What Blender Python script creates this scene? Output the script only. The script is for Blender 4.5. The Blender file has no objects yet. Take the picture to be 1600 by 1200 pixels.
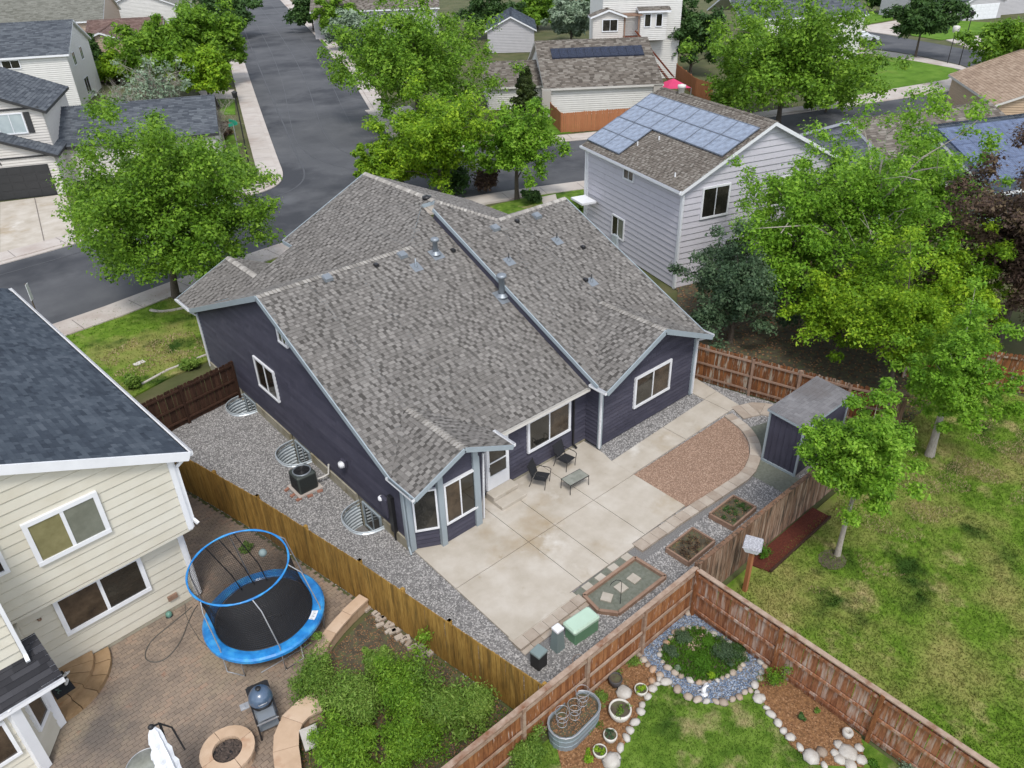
import bpy, bmesh, math, random
import numpy as np
from mathutils import Vector, Matrix, noise
from math import radians, sin, cos, pi, sqrt, atan2
random.seed(7)
C = bpy.context.scene.collection
SC = bpy.context.scene

# ------------------------------------------------------------------ camera
CAM = Vector((0, 0, 18.0))
F = 1202.9; PITCH = 0.5577765; YAW = 0.7044750; ROLL = -0.0270145
_fw = Vector((sin(YAW)*cos(PITCH), cos(YAW)*cos(PITCH), -sin(PITCH)))
_r = Vector((cos(YAW), -sin(YAW), 0)); _u = _r.cross(_fw)
CR = _r*cos(ROLL) + _u*sin(ROLL); CU = -_r*sin(ROLL) + _u*cos(ROLL); CF = _fw
cam_d = bpy.data.cameras.new('camera'); cam = bpy.data.objects.new('camera', cam_d); C.objects.link(cam)
cam.matrix_world = Matrix(((CR.x, CU.x, -CF.x, CAM.x), (CR.y, CU.y, -CF.y, CAM.y), (CR.z, CU.z, -CF.z, CAM.z), (0, 0, 0, 1)))
cam_d.sensor_fit = 'HORIZONTAL'; cam_d.sensor_width = 36; cam_d.lens = 36*F/1600
cam_d.clip_start = 0.2; cam_d.clip_end = 3000
SC.camera = cam

# ------------------------------------------------------------------ light: bright overcast day
SUN_EL, SUN_AZ = radians(58), radians(212)      # azimuth measured clockwise from +Y
w = bpy.data.worlds.new('World'); SC.world = w; w.use_nodes = True
nt = w.node_tree; nt.nodes.clear()
sky = nt.nodes.new('ShaderNodeTexSky'); sky.sky_type = 'NISHITA'; sky.sun_disc = False
sky.sun_elevation = SUN_EL; sky.sun_rotation = SUN_AZ; sky.dust_density = 3.0; sky.altitude = 1600
hs = nt.nodes.new('ShaderNodeHueSaturation'); hs.inputs['Saturation'].default_value = 0.38
bg = nt.nodes.new('ShaderNodeBackground'); bg.inputs['Strength'].default_value = 0.15
wo = nt.nodes.new('ShaderNodeOutputWorld')
nt.links.new(sky.outputs[0], hs.inputs['Color']); nt.links.new(hs.outputs[0], bg.inputs[0]); nt.links.new(bg.outputs[0], wo.inputs[0])
sd = bpy.data.lights.new('sun', 'SUN'); sd.energy = 1.2; sd.angle = radians(14); sd.color = (1.0, 0.955, 0.89)
sun = bpy.data.objects.new('sun', sd); C.objects.link(sun)
_sd = Vector((sin(SUN_AZ)*cos(SUN_EL), cos(SUN_AZ)*cos(SUN_EL), sin(SUN_EL)))
sun.rotation_euler = _sd.to_track_quat('Z', 'Y').to_euler(); sun.location = (0, 0, 60)
SC.view_settings.view_transform = 'Standard'; SC.view_settings.look = 'None'
SC.view_settings.exposure = 0.95; SC.view_settings.gamma = 1.0; SC.view_settings.use_curve_mapping = False
SC.render.engine = 'CYCLES'

# ------------------------------------------------------------------ survey helpers (photo measurement -> point of the place)
def ray(x, y): return CF + CR*((x-800)/F) - CU*((y-600)/F)
def G(x, y, z=0.0):
    d = ray(x, y); t = (z-CAM.z)/d.z; return Vector((d.x*t, d.y*t, z))
def height(b, t):                                  # height above ground of the point seen at t above the foot b
    B = G(*b); d = ray(*t); k = (B.x*d.x+B.y*d.y)/(d.x*d.x+d.y*d.y); return CAM.z+d.z*k
def onplane(px, p0, n):
    d = ray(*px); t = (Vector(p0)-CAM).dot(n)/d.dot(n); return CAM+d*t

# ------------------------------------------------------------------ materials
MATS = {}
def _n(nt, t, **k):
    n = nt.nodes.new(t)
    for a, b in k.items(): setattr(n, a, b)
    return n
def mat(name, stops, scale=4.0, rough=0.8, bump=0.0, bscale=60.0, island=0.0, objrand=0.0, stretch=None, metal=0.0, detail=6.0,
        spec=0.3, world=False, patch=None, transl=0.0, coat=0.0):
    """stops: list of colours dark..light mixed by noise (+ per piece random)."""
    if name in MATS: return MATS[name]
    m = bpy.data.materials.new(name); m.use_nodes = True; nt = m.node_tree; nt.nodes.clear()
    L = nt.links.new
    out = _n(nt, 'ShaderNodeOutputMaterial'); p = _n(nt, 'ShaderNodeBsdfPrincipled')
    p.inputs['Roughness'].default_value = rough; p.inputs['Metallic'].default_value = metal
    p.inputs['Specular IOR Level'].default_value = spec
    if coat: p.inputs['Coat Weight'].default_value = coat
    geo = _n(nt, 'ShaderNodeNewGeometry'); tc = _n(nt, 'ShaderNodeTexCoord'); oi = _n(nt, 'ShaderNodeObjectInfo')
    if world: vec = geo.outputs['Position']
    else:
        ad = _n(nt, 'ShaderNodeVectorMath', operation='MULTIPLY_ADD')
        cb = _n(nt, 'ShaderNodeCombineXYZ')
        for i in range(3): L(oi.outputs['Random'], cb.inputs[i])
        ad.inputs[1].default_value = (37, 53, 71); L(cb.outputs[0], ad.inputs[0]); L(tc.outputs['Object'], ad.inputs[2]); vec = ad.outputs[0]
    if stretch:
        mp = _n(nt, 'ShaderNodeVectorMath', operation='MULTIPLY'); mp.inputs[1].default_value = stretch; L(vec, mp.inputs[0]); sv = mp.outputs[0]
    else: sv = vec
    nz = _n(nt, 'ShaderNodeTexNoise'); nz.inputs['Scale'].default_value = scale; nz.inputs['Detail'].default_value = detail; nz.inputs['Roughness'].default_value = .62
    L(sv, nz.inputs['Vector'])
    rg = _n(nt, 'ShaderNodeMapRange'); rg.inputs['From Min'].default_value = .3; rg.inputs['From Max'].default_value = .7
    L(nz.outputs['Fac'], rg.inputs['Value']); val = rg.outputs[0]
    def blend(a, b, k):
        mx = _n(nt, 'ShaderNodeMix'); mx.inputs['Factor'].default_value = k; L(a, mx.inputs[2]); L(b, mx.inputs[3]); return mx.outputs[0]
    if island: val = blend(val, geo.outputs['Random Per Island'], island)
    if objrand: val = blend(val, oi.outputs['Random'], objrand)
    cr = _n(nt, 'ShaderNodeValToRGB'); cr.color_ramp.elements[0].position = 0; cr.color_ramp.elements[1].position = 1
    els = cr.color_ramp.elements
    n = len(stops)
    if n == 1: stops = [stops[0], stops[0]]; n = 2
    while len(els) < n: els.new(0.5)
    for i, s in enumerate(stops):
        els[i].position = i/(n-1); els[i].color = (*s, 1)
    L(val, cr.inputs[0]); col = cr.outputs[0]
    if patch:                                       # (colour, scale, low, high) second large patches, stains
        for (pc, ps, lo, hi) in (patch if isinstance(patch, list) else [patch]):
            n2 = _n(nt, 'ShaderNodeTexNoise'); n2.inputs['Scale'].default_value = ps; n2.inputs['Detail'].default_value = 5
            n2.inputs['Roughness'].default_value = .6
            of = _n(nt, 'ShaderNodeVectorMath', operation='ADD'); of.inputs[1].default_value = (ps*11.3, 7.7+ps, 3.1)
            L(sv if stretch else vec, of.inputs[0]); L(of.outputs[0], n2.inputs['Vector'])
            r2 = _n(nt, 'ShaderNodeMapRange'); r2.inputs['From Min'].default_value = lo; r2.inputs['From Max'].default_value = hi
            L(n2.outputs['Fac'], r2.inputs['Value'])
            mx = _n(nt, 'ShaderNodeMix', data_type='RGBA'); L(r2.outputs[0], mx.inputs['Factor']); L(col, mx.inputs['A']); mx.inputs['B'].default_value = (*pc, 1)
            col = mx.outputs['Result']
    L(col, p.inputs['Base Color'])
    if bump:
        nb = _n(nt, 'ShaderNodeTexNoise'); nb.inputs['Scale'].default_value = bscale; nb.inputs['Detail'].default_value = 4; L(sv, nb.inputs['Vector'])
        b = _n(nt, 'ShaderNodeBump'); b.inputs['Strength'].default_value = bump; b.inputs['Distance'].default_value = .02
        L(nb.outputs['Fac'], b.inputs['Height']); L(b.outputs[0], p.inputs['Normal'])
    sh = p.outputs[0]
    if transl:
        tr = _n(nt, 'ShaderNodeBsdfTranslucent'); L(col, tr.inputs[0]); ms = _n(nt, 'ShaderNodeMixShader'); ms.inputs[0].default_value = transl
        L(p.outputs[0], ms.inputs[1]); L(tr.outputs[0], ms.inputs[2]); sh = ms.outputs[0]
    L(sh, out.inputs[0]); MATS[name] = m; return m
def brickmat(name, c1, c2, mortar, bw, bh, ms=.01, rough=.85, uv=True, offset=.5):
    m = bpy.data.materials.new(name); m.use_nodes = True; nt = m.node_tree; p = nt.nodes['Principled BSDF']; L = nt.links.new
    b = _n(nt, 'ShaderNodeTexBrick'); b.inputs['Color1'].default_value = (*c1, 1); b.inputs['Color2'].default_value = (*c2, 1); b.inputs['Mortar'].default_value = (*mortar, 1)
    b.inputs['Scale'].default_value = 1; b.inputs['Brick Width'].default_value = bw; b.inputs['Row Height'].default_value = bh; b.inputs['Mortar Size'].default_value = ms
    b.offset = offset
    u = _n(nt, 'ShaderNodeUVMap'); L(u.outputs[0], b.inputs['Vector'])
    nz = _n(nt, 'ShaderNodeTexNoise'); nz.inputs['Scale'].default_value = 3; nz.inputs['Detail'].default_value = 8
    L(u.outputs[0], nz.inputs['Vector'])
    mx = _n(nt, 'ShaderNodeMix', data_type='RGBA', blend_type='MULTIPLY'); mx.inputs['Factor'].default_value = 1
    r = _n(nt, 'ShaderNodeMapRange'); r.inputs['From Min'].default_value = .3; r.inputs['From Max'].default_value = .7; r.inputs['To Min'].default_value = .6; r.inputs['To Max'].default_value = 1.25
    L(nz.outputs['Fac'], r.inputs['Value']); L(b.outputs['Color'], mx.inputs['A']); L(r.outputs[0], mx.inputs['B']); L(mx.outputs['Result'], p.inputs['Base Color'])
    bp = _n(nt, 'ShaderNodeBump'); bp.inputs['Strength'].default_value = .5; bp.inputs['Distance'].default_value = .01; L(b.outputs['Fac'], bp.inputs['Height']); bp.invert = True
    L(bp.outputs[0], p.inputs['Normal']); p.inputs['Roughness'].default_value = rough
    return m
def flat(name, c, rough=.6, metal=0, spec=.4, **k): return mat(name, [tuple(x*.95 for x in c), tuple(min(1, x*1.04) for x in c)], scale=2, rough=rough, metal=metal, spec=spec, **k)

M = dict(
 siding_p=mat('plum_siding', [(.040, .039, .058), (.058, .057, .082), (.080, .078, .106)], scale=1.6, rough=.62, bump=.25, bscale=40, objrand=.5, patch=((.085, .08, .105), .9, .58, .8)),
 siding_l=mat('lilac_siding', [(.50, .485, .53), (.56, .545, .59)], scale=2, rough=.7, objrand=.2),
 siding_c=mat('cream_siding', [(.55, .515, .42), (.595, .565, .475), (.63, .605, .52)], scale=1.5, rough=.6, objrand=.3),
 siding_w=flat('white_siding', (.62, .61, .58)), siding_g=flat('grey_siding', (.42, .41, .42)), siding_t=flat('tan_siding', (.42, .32, .24)), siding_b=flat('blue_siding', (.25, .30, .36)),
 trim_b=flat('blue_grey_trim', (.30, .35, .38), rough=.5), white=flat('white_paint', (.74, .75, .77), rough=.45), offw=flat('off_white', (.6, .58, .54)),
 dark_trim=flat('dark_trim', (.035, .035, .036)),
 foundation=mat('foundation_concrete', [(.28, .26, .2), (.40, .37, .29)], scale=2, patch=((.2, .17, .1), 1.5, .5, .7)),
 concrete=mat('patio_concrete', [(.40, .355, .29), (.47, .425, .36), (.54, .50, .44)], scale=.9, rough=.85, bump=.08, world=True,
              patch=[((.33, .25, .15), .33, .56, .78), ((.60, .57, .52), .7, .6, .75), ((.3, .24, .16), 1.9, .66, .82)]),
 walk=mat('pavement_concrete', [(.44, .39, .35), (.53, .49, .45)], scale=.7, world=True, patch=[((.36, .29, .25), .25, .5, .7)]),
 asphalt=mat('asphalt', [(.066, .069, .076), (.086, .089, .096), (.112, .115, .121)], scale=.25, rough=.85, bump=.1, world=True, detail=9, patch=[((.045, .048, .055), .12, .5, .62), ((.13, .135, .145), .09, .62, .8)]),
 shingle_dk=mat('grey_shingle_dark', [(.068, .063, .058), (.10, .094, .087), (.135, .126, .117), (.18, .169, .157)], scale=.35, rough=.95, island=.85, world=True, bump=.3, bscale=120, spec=.1),
 shingle=mat('grey_shingle', [(.145, .136, .126), (.18, .169, .157), (.21, .198, .184), (.265, .25, .232)], scale=.35, rough=.95, island=.8, world=True, bump=.3, bscale=120, spec=.1, patch=[((.155, .145, .132), .5, .48, 1.0), ((.25, .24, .225), .23, .5, 1.0)]),
 shingle_bdk=mat('brown_shingle_dark', [(.07, .06, .05), (.12, .105, .09), (.17, .15, .13)], scale=.5, rough=.95, island=.75, world=True, spec=.1),
 shingle_d=mat('blue_shingle', [(.030, .038, .050), (.050, .062, .080), (.072, .088, .108), (.105, .122, .145)], scale=.8, rough=.95, island=.6, world=True, bump=.3, bscale=120, spec=.1),
 shingle_k=mat('charcoal_shingle', [(.028, .028, .032), (.045, .045, .05), (.07, .07, .078)], scale=.8, rough=.95, island=.8, world=True, spec=.1),
 shingle_b=mat('brown_shingle', [(.10, .085, .07), (.16, .14, .12), (.21, .19, .165), (.26, .24, .21)], scale=.5, rough=.95, island=.75, world=True, spec=.1),
 cap=mat('ridge_cap_shingle', [(.17, .16, .145), (.32, .30, .275), (.44, .42, .385)], scale=1, rough=.95, island=.7, world=True, spec=.1),
 glass=mat('window_glass', [(.008, .008, .007), (.02, .019, .015), (.055, .05, .04)], scale=1.6, rough=.05, spec=.8, objrand=.3),  # tone noise paints soft reflections into the pane colour
 glass_y=mat('curtained_glass', [(.15, .14, .06), (.24, .225, .11)], scale=2.5, rough=.15, spec=.8),
 glass_g=mat('screened_glass', [(.13, .14, .11), (.2, .21, .17)], scale=2, rough=.25, spec=.6),
 glass_d=mat('shaded_glass', [(.02, .014, .009), (.05, .035, .022), (.085, .06, .038)], scale=2, rough=.12, spec=.7),
 glass_w=mat('blind_glass', [(.36, .42, .43), (.46, .52, .52)], scale=2, rough=.2, spec=.7),
 galv=flat('galvanised_steel', (.56, .62, .66), rough=.42, metal=.35), vent=flat('vent_metal', (.27, .30, .33), rough=.45, metal=.5), black=flat('black_metal', (.018, .018, .02), rough=.45),
 ac=flat('dark_green_metal', (.05, .06, .055), rough=.5), tgreen=flat('pale_green_lid', (.46, .62, .50), rough=.5), tgreen2=flat('green_cabinet', (.13, .27, .16), rough=.5),
 ped=flat('grey_green_plastic', (.20, .26, .26), rough=.6), mesh_black=flat('black_mesh', (.02, .021, .024), rough=.9),
 gravel=mat('grey_pebble', [(.075, .073, .072), (.185, .18, .178), (.29, .28, .275), (.39, .38, .37), (.52, .50, .48)], scale=6, rough=.8, island=.85),
 gravel_base=mat('gravel_bed', [(.09, .087, .085), (.18, .175, .17), (.28, .27, .265)], scale=30, rough=.9, world=True),
 tan_base=mat('tan_gravel_bed', [(.16, .10, .07), (.26, .17, .12), (.33, .225, .165)], scale=30, rough=.9, world=True),
 tan_peb=mat('tan_pebble', [(.17, .11, .08), (.29, .19, .135), (.38, .26, .19), (.46, .34, .26)], scale=6, island=.85),
 blue_peb=mat('blue_pebble', [(.03, .045, .075), (.09, .13, .20), (.20, .26, .36), (.42, .47, .54)], scale=6, island=.85),
 pink_peb=mat('pink_pebble', [(.30, .20, .15), (.5, .36, .28), (.6, .48, .4)], scale=6, island=.85),
 stone=mat('garden_stone', [(.22, .17, .13), (.36, .30, .24), (.46, .41, .35)], scale=3, rough=.85, objrand=.6, bump=.3, bscale=20, patch=((.46, .27, .15), 1.5, .52, .70)),
 white_stone=mat('white_stone', [(.38, .35, .31), (.52, .50, .46)], scale=5, bump=.3, bscale=18),
 block=mat('wall_block', [(.30, .24, .19), (.40, .34, .28), (.50, .45, .385)], scale=3, rough=.9, objrand=.55, bump=.3),
 tanblock=mat('tan_capstone', [(.42, .29, .19), (.52, .375, .26), (.60, .46, .34)], scale=1.6, rough=.85, bump=.2, objrand=.4, patch=((.36, .19, .11), 1.2, .58, .75)),
 steps=mat('stone_step', [(.22, .14, .07), (.33, .22, .12), (.40, .27, .16)], scale=3, objrand=.4, bump=.2, patch=((.33, .12, .05), 1.5, .6, .75)),
 paver=mat('brick_paver', [(.16, .125, .10), (.235, .185, .145), (.29, .225, .17), (.33, .22, .16)], scale=1.2, rough=.9, objrand=.0, island=.4, world=True, bump=.2,
           patch=[((.14, .12, .105), .35, .5, .72), ((.34, .28, .19), .5, .56, .8), ((.33, .16, .10), 1.6, .64, .8)]),
 paver_base=flat('paver_sand', (.20, .165, .135)),
 stepstone=mat('stepping_stone', [(.38, .34, .28), (.50, .46, .40)], scale=4, objrand=.4),
 sand=mat('grey_green_sand', [(.12, .13, .10), (.19, .20, .165)], scale=9, world=True, bump=.3), dirt=mat('garden_soil', [(.045, .038, .025), (.09, .075, .05), (.10, .12, .05)], scale=4, world=True, bump=.5, bscale=25),
 mulch=mat('bark_mulch', [(.10, .052, .024), (.21, .105, .045), (.33, .18, .08)], scale=14, world=True, bump=.6, bscale=40, patch=((.07, .085, .03), .9, .55, .7)),
 chip=mat('bark_chip', [(.09, .045, .02), (.22, .11, .05), (.36, .21, .11)], scale=5, island=.85),
 redwood=mat('red_painted_board', [(.10, .022, .012), (.17, .042, .02)], scale=5, rough=.8, patch=((.25, .09, .03), 7, .55, .7)),
 timber=mat('timber_edge', [(.20, .12, .08), (.34, .23, .17)], scale=5, objrand=.4), pine=mat('fence_rail', [(.24, .16, .11), (.42, .32, .25)], scale=6, objrand=.3, patch=((.18, .08, .04), 2, .5, .7)),
 fence_gold=mat('golden_fence', [(.15, .075, .016), (.29, .165, .035), (.44, .27, .07)], scale=4, stretch=(6, 6, .7), rough=.85, objrand=.4, patch=((.07, .045, .012), 1.0, .5, .75)),
 fence_red=mat('weathered_red_fence', [(.11, .036, .013), (.235, .092, .034), (.37, .17, .068)], scale=4, stretch=(5, 5, .8), rough=.9, objrand=.4, patch=[((.46, .38, .33), 2.4, .60, .70)]),
 fence_orange=mat('orange_fence', [(.075, .03, .014), (.17, .065, .024), (.32, .13, .045)], scale=4, stretch=(5, 5, .8), rough=.9, objrand=.5, patch=[((.34, .29, .23), 1.3, .52, .62)]),
 fence_faded=mat('faded_white_red_fence', [(.12, .042, .02), (.245, .10, .046), (.37, .18, .095)], scale=4, stretch=(5, 5, .7), rough=.9, objrand=.3, patch=[((.46, .39, .34), 1.3, .50, .72)]),
 fence_grey=mat('weathered_grey_fence', [(.085, .042, .024), (.21, .125, .08), (.40, .31, .235)], scale=3, stretch=(5, 5, .7), rough=.9, objrand=.5, patch=[((.07, .05, .035), 1.4, .50, .62), ((.22, .09, .045), 1.1, .62, .7)]),
 fence_dark=mat('dark_brown_fence', [(.022, .010, .006), (.055, .026, .016), (.09, .045, .028)], scale=4, stretch=(5, 5, .8), rough=.8, objrand=.5),
 fence_new=mat('cedar_fence', [(.30, .115, .05), (.42, .18, .08)], scale=4, stretch=(5, 5, .8), rough=.8, objrand=.4),
 bark=mat('bark', [(.06, .048, .037), (.14, .115, .09)], scale=8, stretch=(3, 3, 1), bump=.6, bscale=12), bark_pale=mat('pale_bark', [(.26, .23, .19), (.42, .38, .33)], scale=8, stretch=(3, 3, 1), bump=.4, bscale=12),
 blue_vinyl=mat('blue_vinyl', [(.008, .13, .38), (.015, .21, .56), (.06, .36, .66)], scale=2.5, rough=.4, spec=.5, coat=.2), blue_dk=flat('blue_net_ring', (.02, .13, .34), rough=.5), steel=flat('grey_steel', (.42, .43, .45), rough=.4, metal=.5),
 solar=None, tan_house=flat('tan_paint', (.45, .33, .22)),
 mulchred=mat('red_mulch', [(.06, .014, .009), (.12, .03, .016)], scale=14, world=True, bump=.6, bscale=40),
 pot=mat('white_ceramic', [(.50, .47, .41), (.62, .60, .55)], scale=7, rough=.4), potdark=flat('dark_pot', (.06, .055, .055)), cloth=mat('white_cloth', [(.60, .62, .66), (.78, .80, .84)], scale=6, rough=.8, bump=.5, bscale=14),
 grillblue=mat('blue_enamel', [(.05, .085, .14), (.075, .12, .19)], scale=3, rough=.3, spec=.6, coat=.5), coal=mat('lava_rock', [(.03, .025, .022), (.12, .09, .075)], scale=8, island=.8),
 rope=flat('hose_grey', (.09, .085, .075)), pinkcloth=flat('pink_canvas', (.6, .05, .15), rough=.8), signg=flat('street_sign_green', (.03, .32, .2), rough=.4),
 car_white=flat('white_car_paint', (.6, .63, .66), rough=.25, coat=.6), car_glass=flat('car_glass', (.03, .035, .045), rough=.08, spec=.8), tyre=flat('tyre_rubber', (.02, .02, .02), rough=.9),
)
def solar_mat():
    m = brickmat('solar_cells', (.21, .26, .35), (.24, .29, .38), (.36, .41, .48), .158, .158, .004, rough=.18, offset=0)  # pale cell colours have the bright sky's reflection painted in
    p = m.node_tree.nodes['Principled BSDF']; p.inputs['Specular IOR Level'].default_value = .9; p.inputs['Coat Weight'].default_value = 1.0; p.inputs['Coat Roughness'].default_value = .12
    return m
M['solar'] = solar_mat()
M['solar2'] = brickmat('blue_solar_cells', (.075, .105, .19), (.09, .125, .215), (.22, .26, .36), .158, .158, .006, rough=.3, offset=0)
M['brick'] = brickmat('pier_brick', (.30, .17, .12), (.42, .30, .24), (.45, .42, .38), .22, .075, .012)
def grassmat(name, stops, patches, island=.5):
    return mat(name, stops, scale=1.3, rough=.9, world=True, island=island, patch=patches, spec=.1, detail=8)
LAWN_P = [((.27, .255, .085), .30, .46, .66), ((.40, .32, .16), .75, .57, .74), ((.03, .065, .010), .5, .57, .70)]
M['lawn'] = mat('dry_lawn', [(.055, .115, .010), (.115, .20, .020), (.18, .27, .042)], scale=2.2, rough=.95, world=True, spec=.1, detail=9, patch=LAWN_P, bump=.6, bscale=30)
M['blade'] = mat('dry_lawn_blade', [(.065, .13, .014), (.135, .23, .028), (.25, .33, .075)], scale=2.2, rough=.9, world=True, spec=.1, detail=9, island=.6, patch=LAWN_P, transl=.25)
LG = [((.33, .29, .14), 1.1, .54, .70), ((.04, .085, .012), .6, .55, .7)]
M['lawn2'] = mat('green_lawn', [(.05, .11, .012), (.11, .19, .024), (.17, .26, .045)], scale=2.2, rough=.95, world=True, spec=.1, detail=9, patch=LG, bump=.6, bscale=30)
M['blade2'] = mat('green_blade', [(.06, .125, .014), (.125, .22, .03), (.21, .31, .065)], scale=2.2, rough=.9, world=True, spec=.1, island=.6, patch=LG, transl=.25)
M['lawn3'] = mat('street_lawn', [(.06, .13, .012), (.10, .20, .022), (.14, .24, .035)], scale=.6, rough=.95, world=True, spec=.1, detail=9, patch=((.17, .18, .05), .2, .6, .75))
M['yard'] = mat('yard_ground', [(.05, .055, .022), (.085, .095, .035), (.13, .115, .06)], scale=.35, rough=.95, world=True, detail=9)
def leafmat(name, dark, mid, light, tr=.35):
    return mat(name, [dark, mid, light], scale=.55, rough=.55, world=True, island=.55, spec=.25, transl=tr, detail=3)
LV = dict(
 green=leafmat('green_leaf', (.045, .115, .010), (.14, .275, .020), (.30, .47, .05)),
 bright=leafmat('bright_leaf', (.055, .15, .010), (.165, .335, .022), (.34, .54, .06)),
 yellow=leafmat('yellow_green_leaf', (.06, .145, .008), (.19, .345, .016), (.42, .57, .035)),
 dark=leafmat('dark_leaf', (.02, .05, .012), (.05, .11, .025), (.10, .18, .045), .25),
 bluegreen=leafmat('blue_green_leaf', (.03, .06, .03), (.065, .115, .055), (.15, .215, .11), .25),
 silver=leafmat('silver_leaf', (.10, .15, .09), (.22, .30, .19), (.42, .50, .38), .2),
 purple=leafmat('copper_leaf', (.03, .018, .015), (.085, .052, .038), (.20, .15, .075), .25),
 bush=leafmat('bush_leaf', (.045, .11, .015), (.145, .255, .035), (.33, .46, .10)),
 moss=leafmat('moss_leaf', (.035, .11, .010), (.085, .21, .016), (.15, .32, .03)),
 conifer=leafmat('conifer_leaf', (.02, .035, .008), (.04, .062, .014), (.075, .095, .022), .1),
)

# ------------------------------------------------------------------ object helpers
ROOTM = {}
def tag(o, label=None, cat=None, group=None, kind=None):
    if label: o['label'] = label
    if cat: o['category'] = cat
    if group: o['group'] = group
    if kind: o['kind'] = kind
    return o
def thing(name, label, cat, loc=(0, 0, 0), rz=0.0, group=None):
    o = bpy.data.objects.new(name, None); C.objects.link(o); o.empty_display_size = .3
    o.location = loc; o.rotation_euler = (0, 0, rz); tag(o, label, cat, group)
    ROOTM[o] = Matrix.Translation(loc) @ Matrix.Rotation(rz, 4, 'Z'); return o
def rootm(p): return ROOTM.get(p, Matrix())
def link(name, me, parent=None, m=None):
    o = bpy.data.objects.new(name, me); C.objects.link(o)
    if parent is not None:
        o.parent = parent; ROOTM[o] = rootm(parent)
    if m is not None: o.matrix_basis = m
    return o
class MB:
    """collects polygons in world coordinates (through self.T) and builds one mesh"""
    def __init__(s, T=None): s.v = []; s.f = []; s.uv = {}; s.T = T or Matrix(); s.smooth = set(); s.m2 = set()
    def poly(s, pts, uv=None, smooth=False):
        b = len(s.v); s.v += [s.T @ Vector(p) for p in pts]; s.f.append(list(range(b, b+len(pts))))
        if uv: s.uv[len(s.f)-1] = uv
        if smooth: s.smooth.add(len(s.f)-1)
    def mesh(s, vs, fs, smooth=False):
        b = len(s.v); s.v += [s.T @ Vector(p) for p in vs]
        for f in fs:
            s.f.append([b+i for i in f])
            if smooth: s.smooth.add(len(s.f)-1)
    def box(s, c, size, rz=0, bev=0):
        x, y, z = [q/2 for q in size]; R = Matrix.Translation(c) @ Matrix.Rotation(rz, 4, 'Z')
        if bev:
            b = bev; vs = []
            for zz, k in ((-z, 0), (z-b, 0), (z, b)):
                for (a, d) in ((x-k, y-b-k), (x-b-k, y-k), (-x+b+k, y-k), (-x+k, y-b-k), (-x+k, -y+b+k), (-x+b+k, -y+k), (x-b-k, -y+k), (x-k, -y+b+k)): vs.append(R @ Vector((a, d, zz)))
            fs = [[i, (i+1) % 8, (i+1) % 8+8, i+8] for i in range(8)] + [[i+8, (i+1) % 8+8, (i+1) % 8+16, i+16] for i in range(8)] + [list(range(16, 24)), list(range(7, -1, -1))]
            s.mesh(vs, fs); return
        vs = [R @ Vector(p) for p in ((-x, -y, -z), (x, -y, -z), (x, y, -z), (-x, y, -z), (-x, -y, z), (x, -y, z), (x, y, z), (-x, y, z))]
        s.mesh(vs, [(3, 2, 1, 0), (4, 5, 6, 7), (0, 1, 5, 4), (1, 2, 6, 5), (2, 3, 7, 6), (3, 0, 4, 7)])
    def bar(s, a, b, w, h, up=Vector((0, 0, 1))):   # rectangular bar from a to b
        a = Vector(a); b = Vector(b); d = (b-a).normalized(); up = Vector(up)
        if abs(d.dot(up)) > .99: up = Vector((0, 1, 0))
        x = d.cross(up).normalized(); y = x.cross(d).normalized(); x *= w/2; y *= h/2
        s.mesh([a-x-y, a+x-y, a+x+y, a-x+y, b-x-y, b+x-y, b+x+y, b-x+y], [(0, 1, 2, 3), (7, 6, 5, 4), (1, 0, 4, 5), (2, 1, 5, 6), (3, 2, 6, 7), (0, 3, 7, 4)])
    def tube(s, pts, r, seg=8, cap=True, close=False):
        pts = [Vector(p) for p in pts]; n = len(pts); rs = r if isinstance(r, (list, tuple)) else [r]*n
        vs = []; px = None
        for i, p in enumerate(pts):
            if close: d = (pts[(i+1) % n]-pts[i-1]).normalized()
            else: d = (pts[min(i+1, n-1)]-pts[max(i-1, 0)]).normalized()
            a = px if px is not None else (Vector((1, 0, 0)) if abs(d.x) < .8 else Vector((0, 1, 0)))
            x = (a-d*a.dot(d)); x = x.normalized() if x.length > 1e-6 else d.orthogonal().normalized(); px = x; y = d.cross(x)
            for k in range(seg): t = 2*pi*k/seg; vs.append(p+(x*cos(t)+y*sin(t))*rs[i])
        fs = []
        for i in range(n if close else n-1):
            j = (i+1) % n
            for k in range(seg): fs.append((i*seg+k, i*seg+(k+1) % seg, j*seg+(k+1) % seg, j*seg+k))
        s.mesh(vs, fs, smooth=seg > 5)
        if cap and not close: s.mesh(vs[:seg], [tuple(range(seg-1, -1, -1))]); s.mesh(vs[-seg:], [tuple(range(seg))])
    def lathe(s, prof, c=(0, 0, 0), seg=20, sx=1, sy=1, rz=0):
        c = Vector(c); vs = []; R = Matrix.Rotation(rz, 3, 'Z')
        for r, z in prof:
            for k in range(seg): t = 2*pi*k/seg; vs.append(c+R @ Vector((r*cos(t)*sx, r*sin(t)*sy, z)))
        fs = [(i*seg+k, i*seg+(k+1) % seg, (i+1)*seg+(k+1) % seg, (i+1)*seg+k) for i in range(len(prof)-1) for k in range(seg)]
        s.mesh(vs, fs, smooth=True)
    def prism(s, pts, z0, z1, bottom=False):
        n = len(pts); A = sum(pts[i][0]*pts[(i+1) % n][1]-pts[(i+1) % n][0]*pts[i][1] for i in range(n))
        if A < 0: pts = pts[::-1]
        vs = [(p[0], p[1], z0) for p in pts]+[(p[0], p[1], z1) for p in pts]
        s.mesh(vs, [(i, (i+1) % n, (i+1) % n+n, i+n) for i in range(n)]+[tuple(range(n, 2*n))]+([tuple(range(n-1, -1, -1))] if bottom else []))
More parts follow.
